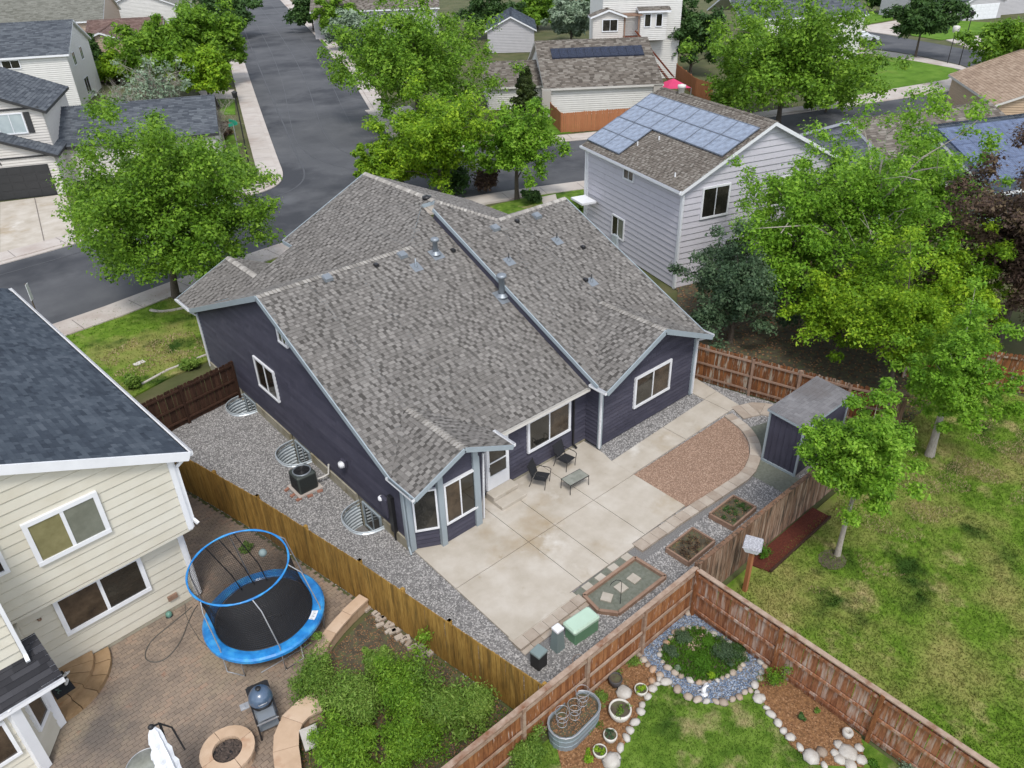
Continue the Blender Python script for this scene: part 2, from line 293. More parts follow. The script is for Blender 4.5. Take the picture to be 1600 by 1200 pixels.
    def build(s, name, material, parent=None, kind=None):
        inv = rootm(parent).inverted() if parent is not None else Matrix()
        me = bpy.data.meshes.new(name); me.from_pydata([inv @ v for v in s.v], [], s.f); me.materials.append(material)
        if s.uv:
            ul = me.uv_layers.new(name='UVMap')
            for fi, uv in s.uv.items():
                p = me.polygons[fi]
                for k, li in enumerate(p.loop_indices): ul.data[li].uv = uv[k]
        for fi in s.smooth: me.polygons[fi].use_smooth = True
        if s.m2 and material.name+'_dark' in MATS:
            me.materials.append(MATS[material.name+'_dark'])
            for fi in s.m2: me.polygons[fi].material_index = 1
        me.update(); o = link(name, me, parent)
        if kind: o['kind'] = kind
        return o
def npmesh(name, V, Fq, material, parent=None, kind=None, offset=None):
    """V (n,3) float, Fq (m,k) int : fast mesh"""
    me = bpy.data.meshes.new(name); V = np.asarray(V, np.float32); Fq = np.asarray(Fq, np.int32); k = Fq.shape[1]
    if parent is not None:
        inv = np.array(rootm(parent).inverted(), np.float32); V = V @ inv[:3, :3].T+inv[:3, 3]
    me.vertices.add(len(V)); me.vertices.foreach_set('co', V.astype(np.float32).ravel())
    me.loops.add(Fq.size); me.loops.foreach_set('vertex_index', Fq.ravel())
    me.polygons.add(len(Fq)); me.polygons.foreach_set('loop_start', np.arange(0, Fq.size, k, dtype=np.int32))
    try: me.polygons.foreach_set('loop_total', np.full(len(Fq), k, np.int32))
    except Exception: pass
    me.materials.append(material); me.update(calc_edges=True); me.validate()
    o = link(name, me, parent)
    if kind: o['kind'] = kind
    return o
def fill_sheet(name, outer, holes, z, material, kind='structure', parent=None):
    bm = bmesh.new(); es = []
    for loop in [outer]+list(holes):
        vs = [bm.verts.new((p[0], p[1], z)) for p in loop]
        es += [bm.edges.new((vs[i], vs[(i+1) % len(vs)])) for i in range(len(vs))]
    bmesh.ops.triangle_fill(bm, use_beauty=True, use_dissolve=False, edges=es)
    for f in bm.faces:
        if f.normal.z < 0: f.normal_flip()
    me = bpy.data.meshes.new(name); bm.to_mesh(me); bm.free(); me.materials.append(material)
    o = link(name, me, parent)
    if kind: o['kind'] = kind
    return o
def inpoly(X, Y, poly):
    r = np.zeros(len(X), bool); n = len(poly)
    for i in range(n):
        x1, y1 = poly[i][0], poly[i][1]; x2, y2 = poly[(i+1) % n][0], poly[(i+1) % n][1]
        c = ((y1 > Y) != (y2 > Y)); r ^= c & (X < (x2-x1)*(Y-y1)/((y2-y1) if y2 != y1 else 1e-9)+x1)
    return r
def scatter(poly, dens, excl=(), seed=0):
    rng = np.random.default_rng(seed); xs = [p[0] for p in poly]; ys = [p[1] for p in poly]
    n = int((max(xs)-min(xs))*(max(ys)-min(ys))*dens); X = rng.uniform(min(xs), max(xs), n); Y = rng.uniform(min(ys), max(ys), n)
    k = inpoly(X, Y, poly)
    for e in excl: k &= ~inpoly(X, Y, e)
    return X[k], Y[k], rng
OCT = np.array([(1, 0, -.3), (-1, 0, -.3), (0, 1, -.3), (0, -1, -.3), (0, 0, 1)], np.float32); OCF = np.array([(0, 2, 4), (2, 1, 4), (1, 3, 4), (3, 0, 4)])
def pebbles(name, poly, dens, size, material, z=0.0, excl=(), seed=1, parent=None, flatn=.55):
    X, Y, rng = scatter(poly, dens, excl, seed); n = len(X)
    sc = rng.uniform(.6, 1.35, (n, 1, 3))*size*np.array([1, .8, flatn]); V = OCT[None]*sc
    V[:, :, 0] += V[:, :, 1]*rng.uniform(-.5, .5, (n, 1)); V[:, :, 2] += V[:, :, 0]*rng.uniform(-.3, .3, (n, 1))
    a = rng.uniform(0, 6.28, (n, 1)); x = V[:, :, 0]*np.cos(a)-V[:, :, 1]*np.sin(a); y = V[:, :, 0]*np.sin(a)+V[:, :, 1]*np.cos(a)
    V = np.stack([x+X[:, None], y+Y[:, None], V[:, :, 2]+z+size*.25], -1).reshape(-1, 3)
    Fq = (OCF[None]+(np.arange(n)*5)[:, None, None]).reshape(-1, 3)
    return npmesh(name, V, Fq, material, parent, 'stuff')
def blades(name, poly, dens, h, material, z=0.0, excl=(), seed=1, wd=.02, parent=None, keep=None):
    X, Y, rng = scatter(poly, dens, excl, seed)
    if keep is not None: k = keep(X, Y, rng); X = X[k]; Y = Y[k]
    n = len(X); a = rng.uniform(0, 6.28, n); hh = rng.uniform(.5, 1.3, n)*h; w_ = rng.uniform(.6, 1.4, n)*wd; l = rng.uniform(0, 1.1, n)*hh; b = rng.uniform(0, 6.28, n)
    p = np.stack([X, Y, np.full(n, z)], -1); t = np.stack([np.cos(a)*w_, np.sin(a)*w_, np.zeros(n)], -1)
    q = p+np.stack([np.cos(b)*l, np.sin(b)*l, hh], -1)
    V = np.stack([p-t, p+t, q], 1).reshape(-1, 3); Fq = np.arange(3*n).reshape(-1, 3)
    return npmesh(name, V, Fq, material, parent, 'stuff')

# ------------------------------------------------------------------ foliage
def leaf_cloud(cs, rs, npc, leaf, rng, squash=.75, asp=.5, up=.6, tri=False):
    cs = np.asarray(cs); rs = np.asarray(rs); N = len(cs); tot = N*npc
    d = rng.normal(size=(tot, 3)); d /= np.linalg.norm(d, axis=1)[:, None]; r = rng.random(tot)**(1/2.0)
    R = np.repeat(rs, npc)*(.75+.5*rng.random(tot)); p = np.repeat(cs, npc, 0)+d*(r*R)[:, None]*np.array([1, 1, squash])
    nrm = d*.7+rng.normal(size=(tot, 3))*.6+np.array([0, 0, up]); nrm /= np.linalg.norm(nrm, axis=1)[:, None]
    t = np.cross(nrm, rng.normal(size=(tot, 3))); t /= np.linalg.norm(t, axis=1)[:, None]; b = np.cross(nrm, t)
    L = (leaf*(.45+1.15*rng.random(tot)**1.3))[:, None]/2; W = L*asp
    if tri: return np.stack([p-t*L, p+b*W*1.3+t*L*.4, p-b*W*1.3+t*L*.7], 1).reshape(-1, 3), np.arange(3*tot).reshape(-1, 3)
    V = np.stack([p-t*L, p+b*W, p+t*L, p-b*W], 1).reshape(-1, 3); Fq = np.arange(4*tot).reshape(-1, 4)
    return V, Fq
def crown_pts(c, rx, rz, n, rng, seed, lump=.35, shell=.25, cone=0.0):
    out = []
    while len(out) < n:
        d = rng.normal(size=3); d /= np.linalg.norm(d); r = rng.random()**.45
        if r < shell and rng.random() < .7: continue
        k = 1-lump/2+lump*1.6*noise.noise(Vector((d[0]*1.7+seed*3.1, d[1]*1.7, d[2]*1.7+seed)))
        zz = d[2]*r
        if zz < -.7: continue
        kk = k*(1-cone*max(0, (zz+.5)/1.5))
        out.append((c[0]+d[0]*r*rx*kk, c[1]+d[1]*r*rx*kk, c[2]+zz*rz*k))
    return np.array(out)
def tree(name, label, cat, foot, h, r, leafm, cb=.3, ncl=110, npc=130, leaf=.2, seed=1, barkm=None, lean=(0, 0), trunk_r=None, group=None, clr=.17, bare=False, lump=.4, cone=0.0, cryst=None, limbs=14, shell=.25):
    foot = Vector(foot); rng = np.random.default_rng(seed); random.seed(seed)
    t = thing(name, label, cat, foot, 0, group); tr = trunk_r or h*.018+.03
    zb = h*cb; cz = (zb+h)/2; rz = (h-zb)/2
    c = np.array([foot.x+lean[0], foot.y+lean[1], foot.z+cz+(.08*rz)])
    npc = int(npc*1.38); clr *= .8; pts = crown_pts(c, r*1.08, rz*1.08, int(ncl*2.0), rng, seed, lump, shell, cone)
    mb = MB(); top = Vector((c[0], c[1], foot.z+zb+rz*1.3))
    tp = [foot+(top-foot)*k+Vector((sin(k*5+seed)*.12*tr*8*k, cos(k*4+seed)*.12*tr*8*k, 0)) for k in (0, .15, .35, .55, .75, 1)]
    mb.tube([foot-Vector((0, 0, .1))]+tp, [tr*1.45, tr*1.3, tr, tr*.85, tr*.6, tr*.38, tr*.12], 8)
    idx = rng.permutation(len(pts))[:limbs]
    for i in idx:
        e = Vector(pts[i]); k = min(.8, max(.22, (e.z-foot.z-rz*.45)/(top.z-foot.z))); k = max(k, (zb*.75)/(top.z-foot.z))
        s0 = foot+(top-foot)*k; m = s0.lerp(e, .5)+Vector((0, 0, (e-s0).length*.12))
        rr = tr*.42*(1-k*.4); mb.tube([s0, m, e], [rr, rr*.55, rr*.15], 5)
        if bare or limbs > 20:
            for q in range(10 if bare else 2):
                kk = rng.uniform(.3, .95); a = s0.lerp(e, kk)+Vector((0, 0, .1)); dd = Vector(rng.normal(size=3)).normalized()*rng.uniform(.5, 1.3)*r*.3+Vector((0, 0, r*.12))
                mb.tube([a, a+dd*.5, a+dd+Vector(rng.normal(size=3))*.1], [rr*.35, rr*.2, rr*.06], 4)
                if bare:
                    for w_ in range(4):
                        a2 = a+dd*rng.uniform(.3, 1); d2 = Vector(rng.normal(size=3)).normalized()*rng.uniform(.3, .8)*r*.2; mb.tube([a2, a2+d2], [rr*.15, rr*.04], 3)
    mb.build('trunk', barkm or M['bark'], t)
    if npc:
        V, Fq = leaf_cloud(pts, np.full(len(pts), clr*r)*rng.uniform(.7, 1.3, len(pts)), npc, leaf, rng, tri=(foot-CAM).length > 30, up=.9)
        npmesh('crown', V, Fq, leafm, t)
    return t
def tree_px(name, label, cat, base, top, hw, leafm, **k):
    B = G(*base); h = height(base, top); dist = (B+Vector((0, 0, h*.6))-CAM).length; r = hw*dist/F
    k['leaf'] = max(.105, dist*.0039)
    return tree(name, label, cat, B, h, r, leafm, **k)
def bush(name, label, foot, r, h, leafm, npc=220, n=16, leaf=.07, seed=1, group=None, cat='bush', asp=.5):
    foot = Vector(foot); rng = np.random.default_rng(seed); t = thing(name, label, cat, foot, 0, group)
    pts = crown_pts((foot.x, foot.y, foot.z+h*.5), r*.78, h*.44, n, rng, seed, .7, .1)
    ext = pts[:n//3]+(pts[:n//3]-np.array([foot.x, foot.y, foot.z+h*.25]))*.35
    rad = np.concatenate([np.full(n, .36*r), np.full(len(ext), .17*r)]); pts = np.concatenate([pts, ext])
    mb = MB()
    for p in pts[:9]: mb.tube([foot, foot.lerp(Vector(p), .5)+Vector((0, 0, .05)), p], [.02+r*.008, .014, .004], 4)
    mb.build('stems', M['bark'], t)
    V, Fq = leaf_cloud(pts, rad*rng.uniform(.7, 1.3, len(pts)), int(npc*.8), leaf, rng, asp=asp); V[:, 2] = np.maximum(V[:, 2], foot.z+.01)
    npmesh('foliage', V, Fq, leafm, t); return t

# ------------------------------------------------------------------ building helpers
def clip_half(poly, a, b, c):                       # keep a*x+b*y<=c  (2-D)
    out = []; n = len(poly)
    for i in range(n):
        p = poly[i]; q = poly[(i+1) % n]; dp = a*p[0]+b*p[1]-c; dq = a*q[0]+b*q[1]-c
        if dp <= 1e-9: out.append(p)
        if (dp < -1e-9 and dq > 1e-9) or (dp > 1e-9 and dq < -1e-9):
            t = dp/(dp-dq); out.append((p[0]+(q[0]-p[0])*t, p[1]+(q[1]-p[1])*t))
    return out
def siding(parent, O, U, outline, pitch, material, separate=True, seglen=3.7, depth=.042, rnd=None, name='siding_board'):
    """lap boards on a vertical wall: O origin, U unit horizontal dir, outward = U x Z"""
    O = Vector(O); U = Vector(U).normalized(); N = U.cross(Vector((0, 0, 1))); rnd = rnd or random
    z0 = min(p[1] for p in outline); z1 = max(p[1] for p in outline); k = 0; mb = MB()
    z = z0
    while z < z1-1e-4:
        band = clip_half(clip_half(outline, 0, 1, min(z+pitch, z1)), 0, -1, -z)
        if len(band) >= 3:
            u0 = min(p[0] for p in band); u1 = max(p[0] for p in band); cuts = [u0]
            if seglen:
                c = u0+rnd.uniform(.5, 1)*seglen
                while c < u1-.6: cuts.append(c); c += seglen
            cuts.append(u1)
            for a, b in zip(cuts[:-1], cuts[1:]):
                seg = clip_half(clip_half(band, 1, 0, b-.003), -1, 0, -(a+.003))
                if len(seg) < 3: continue
                if separate: mb = MB()
                jt = rnd.uniform(-.003, .003)
                def P(p, off): return O+U*p[0]+Vector((0, 0, p[1]))+N*off
                ch = min(.034, pitch*.17)
                def dep(pz): return .004+jt+depth*(1-(pz-z)/pitch)-max(0, ch-(pz-z))*.95
                up_ = clip_half(seg, 0, -1, -(z+ch)); lo_ = clip_half(seg, 0, 1, z+ch)
                for part in (up_, lo_):
                    n = len(part)
                    if n < 3: continue
                    fr = [P(p, dep(p[1])) for p in part]; bk = [P(p, 0) for p in part]
                    A = sum(part[i][0]*part[(i+1) % n][1]-part[(i+1) % n][0]*part[i][1] for i in range(n))
                    if abs(A) < 1e-6: continue
                    fs = [tuple(range(n))]+[(i, i+n, (i+1) % n+n, (i+1) % n) for i in range(n)]
                    if A < 0: fs = [f[::-1] for f in fs]
                    mb.mesh(fr+bk, fs)
                if separate: mb.build(name, material, parent)
        z += pitch; k += 1
    if not separate: mb.build('siding', material, parent)
def wallpoly(mb, O, U, outline, th=.12):
    O = Vector(O); U = Vector(U).normalized(); N = U.cross(Vector((0, 0, 1))); n = len(outline)
    f = [O+U*p[0]+Vector((0, 0, p[1])) for p in outline]; b = [p-N*th for p in f]
    A = sum(outline[i][0]*outline[(i+1) % n][1]-outline[(i+1) % n][0]*outline[i][1] for i in range(n))
    fs = [tuple(range(n)), tuple(range(2*n-1, n-1, -1))]+[(i, i+n, (i+1) % n+n, (i+1) % n) for i in range(n)]
    if A < 0: fs = [g[::-1] for g in fs]
    mb.mesh(f+b, fs)
def window(parent, O, U, u0, u1, z0, z1, frame, glass, glass2=None, fw=.09, panes=2, proud=.05, mid=.045, horiz=False, shutters=None, name='window'):
    O = Vector(O); U = Vector(U).normalized(); N = U.cross(Vector((0, 0, 1))); Z = Vector((0, 0, 1)); mb = MB()
    def bar(a, b, c, d, dep, m=mb, base=0.0):      # rect u a..b z c..d
        p = [O+U*a+Z*c, O+U*b+Z*c, O+U*b+Z*d, O+U*a+Z*d]
        m.mesh([q+N*base for q in p]+[q+N*dep for q in p], [(4, 5, 6, 7), (0, 1, 5, 4), (1, 2, 6, 5), (2, 3, 7, 6), (3, 0, 4, 7)])
    D = .05+proud
    bar(u0, u1, z0, z0+fw, D+.01); bar(u0, u1, z1-fw, z1, D); bar(u0, u0+fw, z0+fw, z1-fw, D); bar(u1-fw, u1, z0+fw, z1-fw, D)
    um = (u0+u1)/2
    if panes == 2 and not horiz: bar(um-mid/2, um+mid/2, z0+fw, z1-fw, D-.012)
    if horiz: zm = (z0+z1)/2; bar(u0+fw, u1-fw, zm-mid/2, zm+mid/2, D-.012)
    w_ = mb.build(name, frame, parent)
    ranges = [(u0+fw, um-mid/2, z0+fw, z1-fw), (um+mid/2, u1-fw, z0+fw, z1-fw)] if (panes == 2 and not horiz) else ([(u0+fw, u1-fw, z0+fw, (z0+z1)/2-mid/2), (u0+fw, u1-fw, (z0+z1)/2+mid/2, z1-fw)] if horiz else [(u0+fw, u1-fw, z0+fw, z1-fw)])
    for i, (a, b, c, d) in enumerate(ranges):
        g = MB(); bar(a, b, c, d, D-.035, g); g.build('pane', (glass2 if (i and glass2) else glass), w_)
    if shutters:
        for a, b in ((u0-.45, u0-.04), (u1+.04, u1+.45)):
            g = MB(); bar(a, b, z0, z1, .07, g); g.build('shutter', shutters, parent)
    return w_
def shingle_plane(mb, poly, nrm=None, exposure=.143, tab=(.10, .21), lift=.0, seed=3, thick=(.006, .016)):
    """laminated shingle courses as real tabs on a convex planar polygon"""
    poly = [Vector(p) for p in poly]
    if nrm is None:
        nrm = Vector((0, 0, 0))
        for i in range(len(poly)): nrm += (poly[i]-poly[0]).cross(poly[(i+1) % len(poly)]-poly[0])
        nrm.normalize()
    if nrm.z < 0: nrm = -nrm; 
    S = Vector((0, 0, 1)).cross(nrm).normalized(); T = nrm.cross(S).normalized()
    if T.z < 0: T = -T; S = -S
    O = poly[0]; t00 = O.dot(T); s00 = O.dot(S)
    P2 = [((p-O).dot(S)+s00, (p-O).dot(T)+t00) for p in poly]
    n = len(P2); A = sum(P2[i][0]*P2[(i+1) % n][1]-P2[(i+1) % n][0]*P2[i][1] for i in range(n))
    if A < 0: P2 = P2[::-1]
    edges = []
    for i in range(n):
        a = P2[i]; b = P2[(i+1) % n]; ex = b[0]-a[0]; ey = b[1]-a[1]; l = math.hypot(ex, ey)
        if l < 1e-6: continue
        edges.append((ey/l, -ex/l, (ey*a[0]-ex*a[1])/l))
    t0 = min(p[1] for p in P2); t1 = max(p[1] for p in P2); k = math.floor(t0/exposure)
    while k*exposure < t1:
        ta, tb = k*exposure, (k+1)*exposure; row = clip_half(clip_half(P2, 0, 1, tb), 0, -1, -ta); rr = random.Random(k*7919+seed)
        if len(row) >= 3:
            sa = min(p[0] for p in row); sb = max(p[0] for p in row); s = math.floor(sa/3)*3-rr.uniform(0, .3); alt = False
            while s < sb:
                alt = not alt; w_ = rr.uniform(*tab)*(1.15 if alt else .8); e = s+w_; f0 = len(mb.f)
                if e > sa:
                    th = rr.uniform(*thick)+(.006 if alt else 0); q = [(s, ta), (e, ta), (e, tb), (s, tb)]
                    full = all(ax*x+by*y <= c for ax, by, c in edges for x, y in q)
                    if not full:
                        for ax, by, c in edges: q = clip_half(q, ax, by, c); 
                    if len(q) >= 3:
                        def W(p, o): return O+S*(p[0]-s00)+T*(p[1]-t00)+nrm*(o+lift)
                        top = [W(p, .003+th*(1-(p[1]-ta)/exposure)) for p in q]
                        if full:
                            mb.mesh(top+[W(q[0], 0), W(q[1], 0)], [(0, 1, 2, 3), (4, 5, 1, 0), (5, 2, 1), (4, 0, 3)])
                        else: mb.mesh(top, [tuple(range(len(top)))])
                        if not alt: mb.m2.update(range(f0, len(mb.f)))
                s = e
        k += 1
def slab(mb, poly, th=.16):                       # roof deck: planar polygon extruded straight down
    n = len(poly); A = sum(poly[i][0]*poly[(i+1) % n][1]-poly[(i+1) % n][0]*poly[i][1] for i in range(n))
    if A < 0: poly = poly[::-1]
    vs = [Vector(p)-Vector((0, 0, .004)) for p in poly]+[Vector(p)-Vector((0, 0, th)) for p in poly]
    mb.mesh(vs, [tuple(range(n)), tuple(range(2*n-1, n-1, -1))]+[(i, i+n, (i+1) % n+n, (i+1) % n) for i in range(n)])
def ridge_caps(mb, a, b, w=.28, step=.15, slope=.45):
    a = Vector(a); b = Vector(b); L = (b-a).length; d = (b-a)/L; s = d.cross(Vector((0, 0, 1))).normalized(); n = int(L/step)
    for i in range(n):
        p = a+d*(i*step); q = a+d*((i+1)*step); u = Vector((0, 0, 1)); h0 = .055; h1 = .010; dz = w/2*slope
        mb.mesh([p+u*h0, p+s*w/2-u*(dz-h0), q+s*w/2-u*(dz-h1), q+u*h1, p-s*w/2-u*(dz-h0), q-s*w/2-u*(dz-h1), p-u*.03, ], [(0, 1, 2, 3), (4, 0, 3, 5), (6, 1, 0), (4, 6, 0)])
def far_shingles(mb, poly, mat_scale=1):
    poly = [Vector(p) for p in poly]; shingle_plane(mb, poly, exposure=.26, tab=(.35, .8), thick=(.01, .03))
def gable_volume(t, T, u0, u1, v0, v1, ze, slope, ridge, wallm, roofm, trim, oh=.35, pitch=.2, z0=0.0, separate=False, faces='flrb', shing='far', uov=None):
    """one gabled block in local frame T (u,v,z); ridge 'u' or 'v'"""
    mb = MB(T); q = MB(T); sh = MB(T)
    if ridge == 'v':
        um = (u0+u1)/2; zr = ze+slope*(u1-u0)/2; zl = ze-slope*oh
        planes = [[(u0-oh, v0-oh, zl), (um, v0-oh, zr), (um, v1+oh, zr), (u0-oh, v1+oh, zl)], [(um, v0-oh, zr), (u1+oh, v0-oh, zl), (u1+oh, v1+oh, zl), (um, v1+oh, zr)]]
        rid = ((um, v0-oh, zr), (um, v1+oh, zr))
    else:
        vm = (v0+v1)/2; zr = ze+slope*(v1-v0)/2; zl = ze-slope*oh
        planes = [[(u0-oh, v0-oh, zl), (u1+oh, v0-oh, zl), (u1+oh, vm, zr), (u0-oh, vm, zr)], [(u0-oh, vm, zr), (u1+oh, vm, zr), (u1+oh, v1+oh, zl), (u0-oh, v1+oh, zl)]]
        rid = ((u0-oh, vm, zr), (u1+oh, vm, zr))
    R3 = T.to_3x3()
    def wall(O, U, L, gab):
        top = [(L, ze-.1)]+([(L/2, ze-.1+slope*L/2)] if gab else [])+[(0, ze-.1)]
        outl = [(0, z0), (L, z0)]+top; wallpoly(q, O, U, outl)
        siding(t, T @ Vector(O), R3 @ Vector(U), outl, pitch, wallm, separate, seglen=None if not separate else 3.7)
    if 'f' in faces: wall((u0, v0, 0), (1, 0, 0), u1-u0, ridge == 'v')
    if 'b' in faces: wall((u1, v1, 0), (-1, 0, 0), u1-u0, ridge == 'v')
    if 'r' in faces: wall((u1, v0, 0), (0, 1, 0), v1-v0, ridge == 'u')
    if 'l' in faces: wall((u0, v1, 0), (0, -1, 0), v1-v0, ridge == 'u')
    q.build('wall', wallm, t)
    for p in planes: slab(mb, p, .2)
    rf = mb.build('roof', trim, t)
    for p in planes:
        P = [T @ Vector(x) for x in p]
        if shing == 'far': far_shingles_mb = shingle_plane(shw := MB(), P, exposure=.24, tab=(.3, .7), thick=(.008, .022)); 
        else: shw = MB(); shingle_plane(shw, P, exposure=.143)
        sh.v += []; base = len(sh.v); b2 = len(sh.f); sh.v += shw.v; sh.f += [[base+i for i in f] for f in shw.f]; sh.m2.update(b2+i for i in shw.m2)
    sh.build('shingles', roofm, rf, 'stuff')
    rc = MB(); ridge_caps(rc, T @ Vector(rid[0]), T @ Vector(rid[1]), slope=slope); rc.build('ridge_caps', roofm, rf, 'stuff')
    return rf

# ================================================================== GROUND, ROADS
WELLS = [(18.85, .88), (23.85, .85), (28.5, .8)]      # window wells along the plum wall: centre y, half width
WX = 9.45
WY = [w_[0] for w_ in WELLS]
def well_outline(yc, hw, d=1.0, n=9):
    return [(WX+.02, yc-hw)]+[(WX-d*(1-abs(cos(a))**2.6)**(1/2.6), yc-hw*cos(a)) for a in [pi*(i+.5)/n for i in range(n)]]+[(WX+.02, yc+hw)]
holes = [well_outline(y, h) for y, h in WELLS]
fill_sheet('ground', [(-500, -60), (700, -60), (700, 900), (-500, 900)], holes, -.03, M['yard'])

S_EDGE = [(-60, 40.0), (-20, 41.4), (4.7, 42.4), (13, 44.0), (20, 44.9), (27, 44.9), (34, 43.2), (39.3, 41.2), (50, 36.6), (65, 31), (80, 25.6), (100, 19.5), (130, 11)]
W_EDGE = [(-60, 51.5), (-20, 52.6), (4.9, 53.6), (12, 54.5), (19, 55.0), (22.6, 55.2), (24.6, 56.0), (26.2, 58.2), (28, 63), (43, 100.8), (62, 148), (86, 205), (130, 310)]
E_EDGE = [(141, 305), (97.5, 204), (66, 124), (52, 91), (43.1, 72.1), (38.6, 62.1), (38.6, 57.5), (41.5, 53.8), (47, 50.2), (52, 47.6), (65, 42.6), (78.5, 38.1), (89, 34.9), (98.9, 32.3), (130, 23)]
def smooth(pts, it=2):
    for _ in range(it):
        o = [pts[0]]
        for a, b in zip(pts[:-1], pts[1:]): o += [(a[0]*.75+b[0]*.25, a[1]*.75+b[1]*.25), (a[0]*.25+b[0]*.75, a[1]*.25+b[1]*.75)]
        pts = o+[pts[-1]]
    return pts
S_EDGE, W_EDGE, E_EDGE = smooth(S_EDGE), smooth(W_EDGE), smooth(E_EDGE)
fill_sheet('road', S_EDGE+E_EDGE[::-1]+W_EDGE[::-1], [], .0, M['asphalt'])
def offs(pts, d):
    out = []
    for i, p in enumerate(pts):
        a = pts[max(i-1, 0)]; b = pts[min(i+1, len(pts)-1)]; l = math.hypot(b[0]-a[0], b[1]-a[1]); out.append((p[0]-(b[1]-a[1])/l*d, p[1]+(b[0]-a[0])/l*d))
    return out
def strip(name, pts, d0, d1, z, material, th=.2, kind='structure'):
    a = offs(pts, d0); b = offs(pts, d1); mb = MB()
    for i in range(len(pts)-1):
        mb.poly([(*a[i], z), (*a[i+1], z), (*b[i+1], z), (*b[i], z)] if d1 > d0 else [(*b[i], z), (*b[i+1], z), (*a[i+1], z), (*a[i], z)])
        for e in (a, b): mb.poly([(*e[i], z-th), (*e[i+1], z-th), (*e[i+1], z), (*e[i], z)])
    return mb.build(name, material, None, kind)
for e, sgn in ((S_EDGE, -1), (W_EDGE, 1), (E_EDGE, 1)):
    strip('kerb', e, 0, sgn*.42, .055, M['walk']); strip('pavement', e, sgn*.43, sgn*1.95, .11, M['walk'])
# joints across the pavements are real gaps: thin dark score boards
mb = MB()
for e, sgn in ((S_EDGE, -1), (W_EDGE, 1), (E_EDGE, 1)):
    acc = 0
    for i in range(len(e)-1):
        a, b = e[i], e[i+1]; L = math.hypot(b[0]-a[0], b[1]-a[1]); d = ((b[0]-a[0])/L, (b[1]-a[1])/L); s = -acc
        while s < L:
            if s >= 0 and math.hypot(a[0]+d[0]*s, a[1]+d[1]*s) < 130:
                p = (a[0]+d[0]*s, a[1]+d[1]*s); n = (-d[1]*sgn, d[0]*sgn)
                mb.poly([(p[0]+n[0]*.43, p[1]+n[1]*.43, .114), (p[0]+n[0]*1.94, p[1]+n[1]*1.94, .114), (p[0]+n[0]*1.94+d[0]*.04, p[1]+n[1]*1.94+d[1]*.04, .114), (p[0]+n[0]*.43+d[0]*.04, p[1]+n[1]*.43+d[1]*.04, .114)])
            s += 3.0
        acc = L-(s-3.0)
mb.build('pavement_joints', flat('joint_dark', (.16, .14, .125)), None, 'structure')
for k_, (e, d, w_) in enumerate(((E_EDGE, -2.6, .10), (E_EDGE, -5.4, .12), (E_EDGE, -8.2, .10), (W_EDGE, -1.6, .2))):
    strip('road_seam', e[:] if e is W_EDGE else e, d, d-w_*.7, .006, flat('seam_tar', (.06, .062, .068)), .004)
# second street (top right of the photo): loop joining behind the green corner lawn
R2a = [G(*p) for p in ((1320, 40), (1348, 48), (1400, 57), (1450, 66), (1510, 77), (1580, 90), (1640, 100))]
R2b = [G(*p) for p in ((1640, 135), (1560, 121), (1500, 101), (1440, 88), (1400, 81), (1360, 76), (1330, 70))]
fill_sheet('side_street', [(p.x, p.y) for p in R2a+R2b], [], .004, M['asphalt'])
def pxpoly(name, px, z, material, th=.12, kind='structure', tile=False):
    pts = [(q.x, q.y) for q in (G(*p, z) for p in px)]; mb = MB(); mb.prism(pts, z-th, z); return mb.build(name, material, None, kind)
pxpoly('pavement', [(1330, 71), (1360, 77), (1400, 82), (1440, 89), (1500, 102), (1540, 118), (1525, 124), (1500, 108), (1440, 97), (1400, 90), (1355, 83), (1330, 88)], .1, M['walk'])
pxpoly('pavement', [(1322, 152), (1380, 141), (1440, 131), (1480, 124), (1500, 112), (1545, 122), (1520, 134), (1480, 141), (1400, 153), (1322, 166)], .1, M['walk'])
lawn_n = pxpoly('lawn', [(1345, 88), (1395, 90), (1440, 97), (1490, 105), (1500, 113), (1480, 124), (1380, 141), (1330, 150), (1300, 140), (1320, 100)], .08, M['lawn3'])
pxpoly('lawn', [(1345, 20), (1400, 18), (1395, 30), (1350, 38)], .08, M['lawn3'])
pxpoly('driveway', [(1400, 32), (1420, 46), (1405, 56), (1350, 48), (1352, 40)], .09, M['walk'])
pxpoly('lawn', [(1402, 34), (1460, 30), (1600, 38), (1600, 52), (1550, 50), (1470, 62), (1425, 55)], .07, M['lawn3'])
pxpoly('driveway', [(1478, 62), (1550, 53), (1600, 60), (1600, 90), (1520, 77)], .09, M['walk'])
pxpoly('driveway', [(0, 316), (103, 303), (112, 330), (118, 372), (0, 402)], .09, M['concrete'])
mb = MB(); a, b = G(54, 309, .1), G(71, 386, .1); mb.bar(a, b, .05, .012); mb.build('driveway_joint', flat('joint_dark', (.16, .14, .125)), None, 'structure')
pxpoly('lawn', [(340, 155), (366, 155), (368, 178), (345, 178)], .08, M['lawn3'])
pxpoly('lawn', [(365, 210), (382, 268), (392, 282), (372, 295), (330, 250), (330, 215)], .07, M['lawn3'])
pxpoly('driveway', [(310, 142), (366, 140), (368, 154), (318, 154)], .09, M['walk'])
for i, (a, b, c, d) in enumerate((((482, 42), (500, 42), (520, 50), (488, 50)), ((500, 62), (530, 58), (545, 66), (507, 72)), ((514, 82), (545, 76), (560, 84), (522, 93)), ((525, 100), (560, 95), (575, 108), (532, 110)))):
    pxpoly('driveway' if i % 2 == 0 else 'lawn', [a, b, c, d], .09, M['walk'] if i % 2 == 0 else M['lawn3'])
pxpoly('lawn', [(531, 108), (560, 105), (590, 128), (548, 130)], .08, M['lawn3'])
pxpoly('driveway', [(570, 172), (640, 165), (660, 180), (600, 196)], .09, M['walk'])
